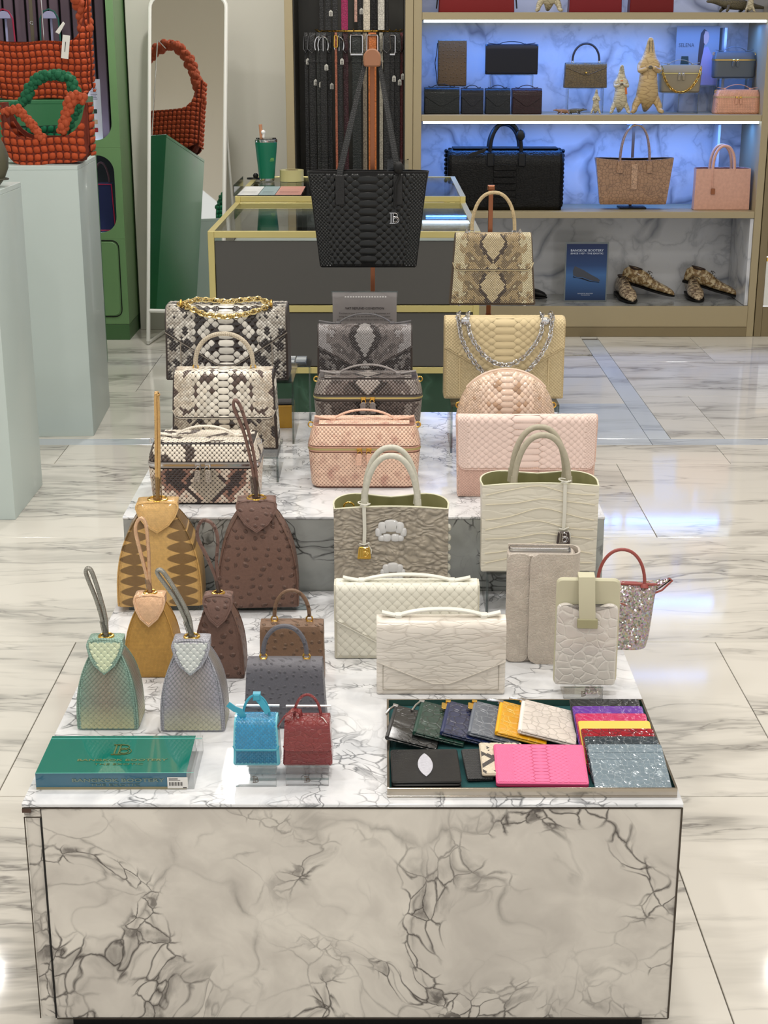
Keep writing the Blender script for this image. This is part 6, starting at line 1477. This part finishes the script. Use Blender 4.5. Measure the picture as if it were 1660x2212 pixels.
fig('tall tan crocodile figure standing with clasped hands', 1372, 1422, 78, 246, CT, 8.50)
fig('medium pale crocodile figure with orange scarf, left of the tall one', 1316, 1362, 138, 246, CG, 8.49, scarf=pbr('orange_scarf', C(196, 112, 52), .6))
fig('tiny standing crocodile figure below the olive brown bag', 1274, 1300, 192, 247, CG, 8.47)
# crawling crocodile: chest root
CRW = [(0, 0, .16, .085), (.22, 0, .17, .10), (.42, 0, .15, .07), (.66, .02, .12, .04), (.95, .06, .08, .012), (-.16, 0, .2, .06), (-.30, 0, .23, .06, .8), (-.48, 0, .22, .03, .7),
       (-.02, -.11, .13, .035), (-.06, -.17, .06, .028), (-.10, -.20, .015, .022), (-.02, .11, .13, .035), (-.06, .17, .06, .028), (-.10, .20, .015, .022), (.36, -.11, .12, .04), (.40, -.18, .06, .03), (.34, -.22, .015, .022), (.36, .11, .12, .04), (.40, .18, .06, .03), (.34, .22, .015, .022)]
CE = [(0, 1), (1, 2), (2, 3), (3, 4), (0, 5), (5, 6), (6, 7), (0, 8), (8, 9), (9, 10), (0, 11), (11, 12), (12, 13), (2, 14), (14, 15), (15, 16), (2, 17), (17, 18), (18, 19)]
def crawl_face(t, sc):
    for s_ in (-1, 1): MB().ball((-.28 * sc, s_ * .045 * sc, .285 * sc), .016 * sc, 8).build('eye', BLACK, t)
for l, px, sc, rz, m_ in (('baby crocodile figure crawling left, at the left of the small figures', 1212, .10, 20, pbr('brown_reptile_skin', C(150, 112, 82), .5)), ('baby crocodile figure with raised head beside the tiny standing one', 1248, .11, 160, CD)):
    a = atY(px, 246, 8.47); figure('crocodile_figure', l, (a.x, 8.47, S1), CRW, CE, [m_], sc, R(rz), crawl_face)
# poster of a woman with bags
loc, w_, h_ = fit(1456, 1549, 56, 186, Y=8.74)
riser('clear riser under the grey portrait poster', loc.x - .10, loc.x + .10, 8.70, 8.83, S1, loc.z)
t = thing('poster', 'grey lookbook poster of a dark-haired woman in lilac, behind the chain bag', 'poster', loc)
MB().slab([(-w_ / 2, 0), (w_ / 2, 0), (w_ / 2, h_), (-w_ / 2, h_)], 0, .004, .0005).build('sheet', pbr('poster_grey', C(128, 132, 138), .5), t)
text('SELENA', .030, t, (-w_ * .26, -.001, h_ * .68), RX, pbr('poster_ink', C(60, 64, 72), .5), width=w_ * .36)
fl = lambda name, pts, c, y: MB().slab(pts, y - .0006, y, .0001).build(name, pbr('print_' + name, c, .5), t, 0)
sx_, sz_ = w_, h_
fl('printed_hair', [(sx_ * a, sz_ * b) for a, b in ((.02, .25), (.10, .28), (.14, .6), (.20, .92), (.13, .95), (.06, .88), (.03, .6))], C(52, 42, 44), -.0005)
fl('printed_coat', [(sx_ * a, sz_ * b) for a, b in ((.03, 0.02), (.42, .02), (.46, .30), (.34, .52), (.24, .66), (.15, .64), (.10, .4))], C(150, 134, 160), -.0012)
fl('printed_face', [(sx_ * a, sz_ * b) for a, b in ((.14, .72), (.19, .68), (.24, .74), (.26, .82), (.23, .9), (.16, .92), (.13, .84))], C(186, 150, 140), -.0019)
fl('printed_bag', [(sx_ * a, sz_ * b) for a, b in ((-.38, .36), (-.18, .36), (-.20, .50), (-.36, .50))], C(26, 50, 44), -.0005)
fl('printed_bag', [(sx_ * a, sz_ * b) for a, b in ((-.36, .2), (-.2, .2), (-.2, .27), (-.36, .27))], C(60, 70, 74), -.0005)
loc, w_, h_ = fit(1424, 1516, 141, 200, Y=8.56)
riser('clear riser carrying the taupe bag with the chain', loc.x - .10, loc.x + .10, 8.54, 8.66, S1, loc.z)
TB = pbr('taupe_leather', C(140, 128, 104), .4)
t = vanity('taupe vanity bag with gold chain in front of the poster', loc, w_, h_, .09, TB, .66, None, None, BRASS, TB, TB, scl=False, metalic=CHR)
chain(t, [(-w_ * .46, -.002, h_ * .92)] + [(w_ * .46 * q, -.008, h_ * .9 - h_ * .9 * (1 - q * q) ** .7) for q in np.linspace(-.95, .95, 22)] + [(w_ * .46, -.002, h_ * .92)], .007, .002)
loc, w_, h_ = fit(1541, 1632, 113, 169, Y=8.60)
riser('clear riser carrying the grey green vanity bag', loc.x - .10, loc.x + .10, 8.58, 8.70, S1, loc.z)
GG = pbr('grey_green_leather', C(78, 84, 88), .35)
vanity('grey green vanity bag on a riser at the right end of the shelf', loc, w_, h_, .08, GG, .66, None, None, GOLD, GG, GG, scl=False, low=.98)
loc, w_, h_ = fit(1546, 1642, 192, 244, Y=8.48)
RP = pbr('rose_python_leather', C(206, 150, 122), .3, tex='lizard', ts=110, coat=.3)
vanity('rose pink vanity case standing below the grey green one', (loc.x, 8.48, S1), w_, h_, .10, RP, .66, None, None, BRASS, RP, RP, scl=False, low=1.05)
# middle shelf
loc, w_, h_ = fit(962, 1221, 320, 457, Y=8.46)
DU = pbr('black_croc_duffle', C(10, 9, 7), .35, tex='croc', ts=60, line=C(10, 9, 9), st=.5, dist=.002, spec=.2)
t = thing('duffle_bag', 'large black crocodile duffle bag filling the left of the middle shelf', 'travel bag', (loc.x, 8.46, S2))
prof = rpoly([(0, 0), (.26, 0), (.25, h_ * .96), (.01, h_ * .96)], [.03, .03, .09, .09], 8); ext_body(prof, w_ * .97, e=.022).build('body', DU, t)
MB().box(-w_ * .44, w_ * .44, .06, .20, h_ * .955, h_ * .975, .004).build('zip_panel', BLACK, t)
MB().tube([(x, y, z) for x, y, z in arch(w_ * .13, h_ * .93, h_ * 1.37, .06, 24, 2.1)], .012, 10).build('handle', BLACK, t)
MB().tube([(x, y, z) for x, y, z in arch(w_ * .13, h_ * .93, h_ * 1.33, .19, 24, 2.1)], .012, 10).build('handle', BLACK, t)
for s_ in (-1, 1): MB().box(s_ * w_ * .13 - .02, s_ * w_ * .13 + .02, -.006, .0, h_ * .70, h_ * .90, .004).build('handle_tab', BLACK, t)
for s_ in (-1, 1):
    m = MB()
    for i in range(13): m.ball((s_ * (w_ * .487 + .004), .13, .03 + i * (h_ - .06) / 12), .016, 8, (.7, 2.2, .75))
    m.build('ridge_scales', DU, t)
MB().ball((w_ * .12, .04, h_ * 1.18), .026, 8, (1, .6, 1.2)).build('charm_knot', BLACK, t)
MB().slab(rpoly([(-w_ * .32, h_ * .84), (-w_ * .18, h_ * .92), (-w_ * .16, h_ * .99), (-w_ * .31, h_ * .9)], .01), -.008, -.004, .001).build('luggage_tag', BLACK, t)
for i in range(6): MB().slab(rrect(w_ * .19, h_ * .095, .006, -.005, h_ * (.16 + i * .105)), -.004, .003, .002).build('back_scale', DU, t)
loc, w_, h_ = fit(1283, 1450, 341, 441, Y=8.52)
TT = pbr('tan_croc_leather', C(146, 112, 84), .38, tex='croc', ts=50, line=C(112, 82, 60), st=.7, coat=.3, aniso=(1, 1, .8))
s = thing('bag_stand', 'low black stand holding up the tan crocodile tote', 'display stand', (loc.x + .01, 8.60, S2))
MB().box(-.075, .075, -.06, .06, 0, .008, .001).build('base', BLACK, s); MB().box(-.008, .008, .05, .058, .008, .46, .001).build('pole', pbr('brown_pole', C(96, 68, 52), .4), s)
MB().slab(rpoly([(-.05, 0), (.05, 0), (.035, .03), (-.035, .03)], .012), .03, .066, .003).build('hook', pbr('brown_pole', C(96, 68, 52), .4), s, loc=(0, 0, .455))
t, lp = open_tote('tote_bag', 'tan crocodile shopping tote hung on a low stand in the shelf', (loc.x, 8.50, loc.z), w_, h_, .10, TT, BLACK, TT, bot=.86, crown=-.014, pinch=.2)
for yy in (-.004, .03):
    P = arch(w_ * .19, h_ * .86, h_ * 1.70, yy, 26, 2.3)
    MB().strap(P, .014, .008, (0, 1, 0)).build('handle', TT, t)
for s_ in (-1, 1): MB().slab(rpoly([(s_ * w_ * .19 - .017, h_ * .68), (s_ * w_ * .19 + .017, h_ * .68), (s_ * w_ * .19 + .013, h_ * .95), (s_ * w_ * .19 - .013, h_ * .95)], .006), -.010, -.002, .001).build('handle_tab', TT, t)
MB().slab(rrect(.035, h_ * .55, .006, 0, h_ * .6), -.006, -.001, .001).build('centre_scales', pbr('glossy_tan', C(170, 134, 104), .2, tex='croc', ts=60, coat=.6), t)
loc, w_, h_ = fit(1500, 1617, 366, 455, Y=8.48)
PN = pbr('blush_pink_leather', C(204, 156, 136), .4, tex='fine', ts=60, st=.2)
t, lp = open_tote('tote_bag', 'plain blush pink tote at the right end of the middle shelf', (loc.x, 8.48, S2), w_, h_, .14, PN, pbr('plum_lining', C(96, 52, 62), .6), PN, bot=1.03, crown=.0, pinch=.2)
for yy in (.006, .09): MB().tube(arch(w_ * .2, h_ - .01, h_ + .125, yy, 24, 2.3), .0085, 10).build('handle', PN, t)
MB().tube([(-w_ * .2, .0, h_ + .006), (-w_ * .19, -.006, h_ * .55)], .003, 6).build('charm_strap', PN, t)
MB().slab(rrect(.022, .032, .003, -w_ * .18, h_ * .46), -.010, -.004, .001).build('charm_lock', COP, t)
# top shelf
S0 = 1.7632
for l, x0, x1, yt, c in (('red bag with dark strap, left end of the top shelf', 948, 1112, -40, C(150, 8, 12)), ('deep red bag in the middle of the top shelf', 1230, 1344, -50, C(150, 6, 22)), ('plain red bag right of the middle on the top shelf', 1361, 1456, -60, C(140, 4, 8))):
    loc, w_, h_ = fit(x0, x1, yt, 26, Y=8.48); mt = pbr('red_' + str(x0), tuple(q * .6 for q in c[:3]) + (1,), .4, spec=.3)
    t = flap_bag('shoulder_bag', l, 'handbag', (loc.x, 8.48, S0), w_, h_, .10, mt, top=.97, lean=.006, flap=('r', 0, .5)); band_handle(t, w_, h_, .05, mt)
    if x0 == 948:
        for s_ in (-1, 1): MB().tube([(s_ * w_ * .49, .02, h_), (s_ * w_ * .52, .0, h_ * .4), (s_ * w_ * .53, -.004, .02)], .004, 6).build('side_strap', BLACK, t)
loc, w_, h_ = fit(1157, 1214, -60, 26, Y=8.48)
figure('crocodile_figure', 'standing pale crocodile figure between the red bags on the top shelf', (loc.x, 8.48, S0), ST, SE, [CG], .34, 0, lambda t, sc: croc_face(t, sc))
a = atY(1572, 26, 8.5)
figure('crocodile_figure', 'dark banded crocodile figure crawling at the right of the top shelf', (a.x, 8.5, S0), CRW, CE, [CD], .26, R(10), crawl_face)
a = atY(1619, 26, 8.44)
figure('crocodile_figure', 'small pale standing crocodile figure before the crawling one', (a.x + .0, 8.425, S0), ST, SE, [CG], .13, 0, lambda t, sc: croc_face(t, sc))
# shoes
def shoe(label, loc, mat, rot, s=1.0):
    t = thing('dress_shoe', label, 'shoe', loc, 0, None); t.rotation_euler = rot
    L = .33 * s
    # outline half-widths and heights along the foot, heel at y=L, toe at y=0
    st_ = [(0, .008, .012), (.02, .024, .026), (.06, .036, .038), (.12, .044, .048), (.17, .042, .064), (.20, .036, .082), (.24, .031, .094), (.30, .030, .098), (.35, .027, .092), (.375, .016, .070)]
    k = L / .375; rs = []
    for y, w, h in st_:
        n = 16; ring = []
        for q in np.linspace(0, 2 * math.pi, n + 1)[:-1]:
            c, sn = math.cos(q), math.sin(q)
            ring.append((w * k * .92 * math.copysign(abs(c) ** .75, c) * (1 - .35 * max(0, sn) * (h > .06)), y * k, .012 * s + (h * k * .5) * (1 + math.copysign(abs(sn) ** .8, sn))))
        rs.append([(x * 1.18, y, z * 1.08) for x, y, z in ring])
    MB().rings(rs).build('upper', mat, t)
    out = [(w * k * 1.2, y * k) for y, w, h in st_] + [(-w * k * 1.2, y * k) for y, w, h in st_[::-1]]
    out = [(out[0][0], -.004)] + out[1:]
    MB().plate(out, .004 * s, .0125 * s, .001).build('sole', BLACK, t)
    MB().plate([(x, y) for x, y in rrect(.058 * k, .09 * k, .012, 0, .335 * k)], .0, .0125 * s + .001, .001).build('heel', BLACK, t)
    m = MB(); cz = .118 * k
    m.lathe([(.024 * k, 0), (.0255 * k, .003), (.022 * k, .0035), (.018 * k, -.02)], (0, .30 * k, cz), 18, 1, 2.0); m.build('collar', pbr('shoe_lining', C(60, 44, 34), .6), t)
    for i in range(4):
        y = (.165 + i * .014) * k; z = (.086 + i * .0115) * k
        MB().tube([(-.014 * k, y, z), (.014 * k, y + .004, z + .002)], .0018, 5).build('lace', pbr('lace_brown', C(46, 34, 28), .6), t)
    MB().tube([(-.03 * k, .19 * k, .11 * k), (-.01 * k, .2 * k, .12 * k), (0, .215 * k, .112 * k), (.012 * k, .2 * k, .122 * k), (.034 * k, .19 * k, .108 * k)], .0018, 5).build('lace', pbr('lace_brown', C(46, 34, 28), .6), t)
    return t
SH1 = pbr('python_shoe_light', C(196, 178, 148), .35, tex='croc', ts=90, line=C(84, 60, 44), st=.6, coat=.3, mot=(C(96, 72, 52), 45)); SH2 = pbr('python_shoe_brown', C(138, 110, 70), .35, tex='croc', ts=80, line=C(56, 38, 26), st=.6, coat=.3, mot=(C(206, 188, 150), 50))
a = atZ(1367, 657, S3); shoe('pale python lace-up shoe facing forward, left pair', tuple(a + Vector((0, .0, .0))), SH1, (0, 0, R(4)), 1.13)
a = atY(1455, 645, 8.63); shoe('brown python lace-up shoe propped behind the pale one, left pair', (a.x, 8.63, S3 + .012), SH2, (R(12), 0, R(62)), 1.0)
a = atZ(1510, 654, S3); shoe('pale python lace-up shoe facing forward, right pair', tuple(a), SH1, (0, 0, R(-2)), 1.12)
a = atY(1592, 640, 8.63); shoe('brown python lace-up shoe propped behind the pale one, right pair', (a.x, 8.63, S3 + .012), SH2, (R(12), 0, R(62)), 1.0)
a = atZ(1180, 646, S3); shoe('black shoe half hidden behind the beige diamond bag', tuple(a), BLACK, (0, 0, R(58)), 1.0)
loc, w_, h_ = fit(1218, 1311, 521, 649, Y=atZ(1265, 651, S3).y)
t = thing('poster_stand', 'blue shoe advertisement in a clear frame beside the shoes', 'poster', (loc.x, loc.y, S3))
MB().slab([(-w_ / 2, 0), (w_ / 2, 0), (w_ / 2, h_), (-w_ / 2, h_)], 0, .006, .0005).build('frame', pbr('frame_grey', C(112, 120, 122), .3), t)
m_, nt, b_ = new_mat('blue_poster_print'); tc = nt.nodes.new('ShaderNodeTexCoord'); sp = nt.nodes.new('ShaderNodeSeparateXYZ'); nt.links.new(tc.outputs['Generated'], sp.inputs[0])
nt.links.new(ramp(nt, sp.outputs[2], [(0, C(16, 44, 86)), (.45, C(60, 104, 160)), (.62, C(34, 66, 116)), (1, C(14, 34, 82))]), b_.inputs['Base Color'])
MB().box(-w_ * .47, w_ * .47, -.0008, -.0001, h_ * .02, h_ * .97).build('print', m_, t, 0)
WI = pbr('poster_white', C(196, 206, 222), .5)
text('BANGKOK BOOTERY', .018, t, (0, -.0012, h_ * .86), RX, WI, width=w_ * .76, bold=.0004); text('SINCE 1937 - THE EXOTIC', .013, t, (0, -.0012, h_ * .81), RX, WI, width=w_ * .76, bold=.0003)
text('BANGKOK BOOTERY\nTHE EXOTIC', .008, t, (0, -.0012, h_ * .12), RX, WI, width=w_ * .36)
so = [(-.3, .44), (-.31, .52), (-.27, .60), (-.18, .57), (-.06, .53), (.1, .46), (.26, .40), (.33, .36), (.30, .33), (.1, .36), (-.08, .41), (-.2, .41)]
MB().slab([(x * w_, z * h_) for x, z in so], -.0016, -.0009, .0001).build('printed_shoe', pbr('print_shoe', C(62, 66, 76), .4), t, 0)
MB().slab([(x * w_, (z - .012) * h_) for x, z in ((-.3, .44), (-.2, .41), (-.08, .41), (.1, .36), (.3, .33), (.32, .335), (.1, .345), (-.1, .395), (-.3, .42))][::-1], -.0019, -.0017, .0001).build('printed_sole', BLACK, t, 0)
# ================================================================ quilted bags and pedestal goods
def bumpy(path, r, n=9, bump_=.35, turns=3):
    """gathered cloth handle: lumps strung along a path"""
    P = [Vector(p) for p in path]; m = MB(); L = [0]
    for a, b in zip(P[:-1], P[1:]): L.append(L[-1] + (b - a).length)
    s_ = 0; k = 0
    m.tube(P, r * .75, 10)
    while s_ <= L[-1]:
        i = max(j for j in range(len(L)) if L[j] <= s_ + 1e-9); i = min(i, len(P) - 2)
        p = P[i].lerp(P[i + 1], (s_ - L[i]) / max(1e-9, L[i + 1] - L[i])); tg = (P[i + 1] - P[i]).normalized(); sd = tg.orthogonal().normalized(); up = tg.cross(sd)
        for q in range(3):
            a = q * 2.1 + k * 1.0; m.ball(p + (sd * math.cos(a) + up * math.sin(a)) * r * .5, r * (.62 + .12 * math.sin(k * 5 + q)), 8)
        s_ += r * .75; k += 1
    return m
ORG = attr_mat('orange_quilt', .75, 0, .3); ORB = pbr('orange_quilt_base', C(108, 36, 16), .85); GRQ = pbr('green_gathered_cloth', C(14, 96, 62), .8)
org = lin(178, 74, 38)
def quilt(name, label, loc, w, top, d, rz=0, p=.034, H=.011, back=True, base=ORB, colr=org, bul=.05):
    t = thing(name, label, 'handbag', loc, rz)
    def mk(sgn, off):
        return lambda u, v, hh: np.c_[u, off + sgn * (bul * np.sqrt(np.clip(1 - (np.abs(u) / (w / 2)) ** 4, 0, 1)) * np.sqrt(np.clip(1 - (v / (np.max(top(u)) + .02) * .75) ** 2, 0, 1)) + hh), v]
    us = np.linspace(-w / 2, w / 2, 41)
    f = mk(-1, .05); f0 = f; f = lambda u, v, hh: f0(u, v, hh) + np.c_[.003 * np.sin(v * 47), .002 * np.sin(u * 31 + v * 20), .005 * np.sin(u * 23)]
    bot = lambda u: .05 * (np.abs(u) / (w / 2)) ** 6
    MB().sheet(f, us, lambda u: float(bot(u)), lambda u: float(top(np.array([u]))[0]), 22, -.006, 0).build('front_panel', base, t, 60)
    scales('quilted_puffs', t, f, w / 2, bot, lambda u: top(u), p=p, H=H, kind='sq', col=pat_plain(colr, .06), rim=.35, mat=ORG, fill=.97)
    g = mk(1, d - .05)
    MB().sheet(g, us, lambda u: float(bot(u)), lambda u: float(top(np.array([u]))[0]), 22, -.006, 0).build('back_panel', base, t, 60)
    scales('quilted_puffs', t, lambda u, v, hh: g(u, v, hh) if False else np.c_[u, g(u, v, hh)[:, 1], v], w / 2, bot, lambda u: top(u), p=p, H=H, kind='sq', col=pat_plain(colr, .06), rim=.35, mat=ORG, fill=.97)
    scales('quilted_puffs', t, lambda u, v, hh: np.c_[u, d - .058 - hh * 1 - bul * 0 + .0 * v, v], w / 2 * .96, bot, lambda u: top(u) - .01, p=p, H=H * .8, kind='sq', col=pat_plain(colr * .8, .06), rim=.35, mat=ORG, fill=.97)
    for s_ in (-1, 1):
        if abs(d) > .12: scales('quilted_puffs', t, lambda u, v, hh: np.c_[s_ * (w / 2 + .006 + hh), d / 2 + u, v], (d - .1) / 2, .03, float(top(np.array([w / 2]))[0]), p=p, H=H, kind='sq', col=pat_plain(colr, .06), rim=.35, mat=ORG, fill=.97)
    # gusset strips closing the sides and floor
    path = [(-w / 2, d / 2, float(top(np.array([-w / 2]))[0]))] + [(-w / 2, d / 2, z) for z in (.15, .08)] + [(-w / 2 + .03, d / 2, .012)] + [(w / 2 - .03, d / 2, .012)] + [(w / 2, d / 2, z) for z in (.08, .15)] + [(w / 2, d / 2, float(top(np.array([w / 2]))[0]))]
    MB().strap(path, max(.012, d - .10), .010, (0, 1, 0)).build('gusset', base, t, 60)
    return t
loc, w_, h_ = fit(-42, 196, 84, 214, Y=7.26)
tp1 = lambda u: h_ - .012 + .19 * np.power(np.clip(np.abs(u) / (w_ / 2), 0, 1), 8)
t = quilt('quilted_bag', 'large orange bubble-quilted hobo bag on the green pedestal', (loc.x, 7.26, 1.352), w_, tp1, .16, R(5), p=.029, H=.0095)
q = w_ / 2
MB().tube([(0, 0, 0), (0, 0, .01)], .001).v
hp = [(-q * .95, .08, h_ + .12), (-q * .84, .08, h_ + .24), (-q * .6, .08, h_ + .34), (-q * .25, .08, h_ + .42), (0, .08, h_ + .435), (q * .25, .08, h_ + .42), (q * .55, .08, h_ + .34), (q * .76, .08, h_ + .23), (q * .92, .08, h_ + .12), (q * .95, .08, h_ + .04)]
bumpy(hp, .036).build('handle', pbr('orange_cloth', C(166, 70, 34), .8), t)
MB().slab([(.0, 0), (.034, 0), (.034, .105), (.0, .105)], 0, .002, .0003).build('swing_tag', PAP, t, loc=(w_ / 2 - .125, -.030, h_ - .085), rot=(0, R(8), 0))
MB().box(.014, .017, -.001, -.0004, .03, .075).build('tag_print', INK, t, 0, loc=(w_ / 2 - .125, -.030, h_ - .085), rot=(0, R(8), 0))
MB().slab([(0, 0), (.02, 0), (.024, .055), (.012, .06)], 0, .004, .001).build('small_tassel', PAP, t, loc=(w_ / 2 - .145, -.02, h_ + .03), rot=(0, R(28), 0))
s = thing('bag_stand', 'slim pale pole stand holding up the handle of the large orange bag', 'display stand', (loc.x, 7.52, 1.3504))
MB().box(-.05, .05, -.05, .05, 0, .004, .001).build('base', CHR, s); MB().tube([(0, 0, .004), (0, 0, h_ + .395), (0, -.13, h_ + .397)], .004, 8).build('pole', CHR, s)
loc, w_, h_ = fit(2, 190, 296, 352, Y=6.17)
tp2 = lambda u: h_ + .16 * np.power(np.clip(np.abs(u) / (w_ / 2), 0, 1), 5)
t = quilt('quilted_bag', 'small orange bubble-quilted basket bag on the pale grey pedestal', (loc.x, 6.18, 1.1332), w_ * .97, tp2, .20, p=.030, H=.010)
q = w_ / 2
bumpy([(-q * .9, .05, h_ + .10), (-q * .6, .03, h_ + .115), (-q * .25, .02, h_ + .05), (-q * .05, .01, h_ - .0)], .020).build('handle', pbr('orange_cloth', C(166, 70, 34), .8), t)
bumpy([(q * .9, .05, h_ + .15), (q * .7, .03, h_ + .17), (q * .55, .02, h_ + .10), (q * .42, .01, h_ + .02)], .024).build('handle', pbr('orange_cloth', C(166, 70, 34), .8), t)
loc2, w2, h2 = fit(14, 150, 262, 330, Y=6.44)
t = quilt('quilted_bag', 'green bubble-quilted bag with a gathered ring handle behind the small orange bag', (loc2.x, 6.43, 1.1332), w2, lambda u: .135 + 0 * u, .11, p=.03, H=.010, base=pbr('green_quilt_base', C(8, 60, 40), .8), colr=lin(20, 112, 76), bul=.03)
P_ = [atY(a, b, 6.42) - t.location for a, b in ((22, 236), (48, 218), (58, 190), (72, 172), (96, 163), (124, 163), (146, 170), (152, 192), (164, 212), (160, 232))]
P_ = [Vector((-w2 * .46, .05, .13))] + [Vector((p.x, .05, p.z)) for p in P_] + [Vector((w2 * .46, .05, .13))]
bumpy(P_, .024).build('handle', GRQ, t)
a = atY(-8, 392, 5.10)
t = thing('rounded_bag', 'dark olive rounded bag cut off by the left edge of the picture', 'handbag', (-1.395, 5.16, 1.1312))
rs = []
for f, k in ((0, .55), (.02, .66), (.12, .82), (.3, .97), (.5, 1), (.7, .86), (.85, .66), (1, .36)):
    rs.append([(.105 * k * math.copysign(abs(math.cos(q)) ** .8, math.cos(q)), .05 + .06 * k * math.copysign(abs(math.sin(q)) ** .8, math.sin(q)), f * .21) for q in np.linspace(0, 2 * math.pi, 29)[:-1]])
MB().rings(rs).build('body', pbr('olive_leather', C(78, 76, 58), .5), t)
MB().tube([(.10 * math.cos(q), .05 + .06 * math.sin(q), .026) for q in np.linspace(0, 2 * math.pi, 25)[:-1]], .003, 6, True).build('base_piping', pbr('olive_piping', C(60, 58, 44), .5), t)
MB().tube(arch(.03, .20, .30, .05, 16), .006, 8).build('handle', pbr('olive_piping', C(60, 58, 44), .5), t)
# things in the green cabinet
for l, px, c in (('teal corded bag on a half-round stand in the green cabinet', 104, C(12, 84, 74)), ('magenta corded bag on a half-round stand at the left of the green cabinet', 5, C(150, 24, 64))):
    a = atY(px, 32, 8.5); t = thing('corded_bag', l, 'handbag', (a.x, 8.5, 1.0922)); zt = a.z - 1.0922
    MB().slab(rrect(.16, .16, .02, 0, .24), 0, .05, .006).build('body', pbr('cord_' + str(px), c, .6), t)
    MB().tube([(-.062, .02, .32), (-.05, .02, zt - .02), (-.03, .02, zt + .018), (0, .02, zt + .030), (.03, .02, zt + .018), (.05, .02, zt - .02), (.062, .02, .32)], .0045, 8).build('cord_handle', pbr('cord_' + str(px), c, .6), t)
    s = thing('half_round_stand', 'pale half-round hook stand under the ' + l.split()[0] + ' corded bag', 'display stand', (a.x, 8.57, 1.0922))
    LI = pbr('lilac_acrylic', C(150, 150, 184), .4)
    MB().box(-.05, .05, -.02, .04, 0, .004).build('base', LI, s, 0); MB().box(-.006, .006, -.003, .003, .004, zt - .02).build('pole', LI, s, 0)
    MB().slab([(.04 * math.cos(q), .038 * math.sin(q)) for q in np.linspace(0, math.pi, 14)], -.055, .006, .002).build('half_disc', LI, s, loc=(0, 0, zt - .018))
m = thing('hanging_chain_bag', 'narrow brass strap hanging between the stands in the green cabinet', 'handbag', (atY(68, 40, 8.6).x, 8.6, 1.0922))
MB().strap([(0, 0, .3), (0, 0, .98)], .02, .004, (1, 0, 0)).build('strap', pbr('dull_brass', C(96, 88, 72), .5, .3), m); MB().torus((0, -.004, .62), .008, .002, (0, 1, 0)).build('strap_ring', CHR, m); MB().slab(rrect(.12, .3, .02, 0, .16), 0, .04, .005).build('body', pbr('dull_brass', C(96, 88, 72), .5, .3), m)
loc, w_, h_ = fit(194, 223, 168, 303, Y=8.42)
t = thing('info_card', 'tall white printed card standing in the upper green niche', 'sign', (loc.x, 8.42, 1.0922))
MB().slab([(-w_ / 2, .004), (w_ / 2, .004), (w_ / 2, h_ - .006), (-w_ / 2, h_ - .006)], 0, .004, .0005).build('sheet', pbr('bright_paper', C(214, 218, 240), .5), t)
MB().box(-w_ / 2, w_ / 2, -.01, .03, 0, .004).build('foot', ACE, t, 0)
for i in range(9): MB().box(-w_ * .25, w_ * (.25 - .05 * (i % 3)), -.0008, -.0001, h_ * (.66 + i * .025), h_ * (.67 + i * .025)).build('printed_line', pbr('card_ink', C(130, 130, 160), .5), t, 0)
for z, c in ((.47, C(30, 60, 54)), (.3, C(190, 170, 150)), (.17, C(150, 30, 50))): MB().slab(rrect(w_ * .34, h_ * .07, .004, 0, h_ * z), -.001, -.0001, .0002).build('printed_picture', pbr('pic_%d' % int(z * 100), c, .5), t, 0)
loc, w_, h_ = fit(196, 250, 392, 490, Y=8.40)
t = thing('navy_bag', 'navy bag with magenta trim in the lower green niche', 'handbag', (loc.x, 8.40, .5922))
MB().slab(rpoly([(-w_ / 2, .0), (w_ / 2, .0), (w_ * .42, h_ + .02), (-w_ * .42, h_ + .02)], .01), 0, .08, .006).build('body', pbr('navy_cloth', C(16, 30, 84), .6), t)
MB().tube([(w_ * .5, -.001, .01), (w_ * .42, -.001, h_ + .015), (-w_ * .42, -.001, h_ + .015)], .004, 6).build('magenta_piping', pbr('magenta_trim', C(176, 24, 74), .5), t)
MB().tube([(-w_ * .5, -.001, .012), (w_ * .5, -.001, .012)], .003, 6).build('magenta_piping', pbr('magenta_trim', C(176, 24, 74), .5), t)
MB().tube(arch(w_ * .3, h_ + .01, h_ + .13, .04, 20), .006, 8).build('handle', pbr('mauve_handle', C(96, 60, 76), .5), t)
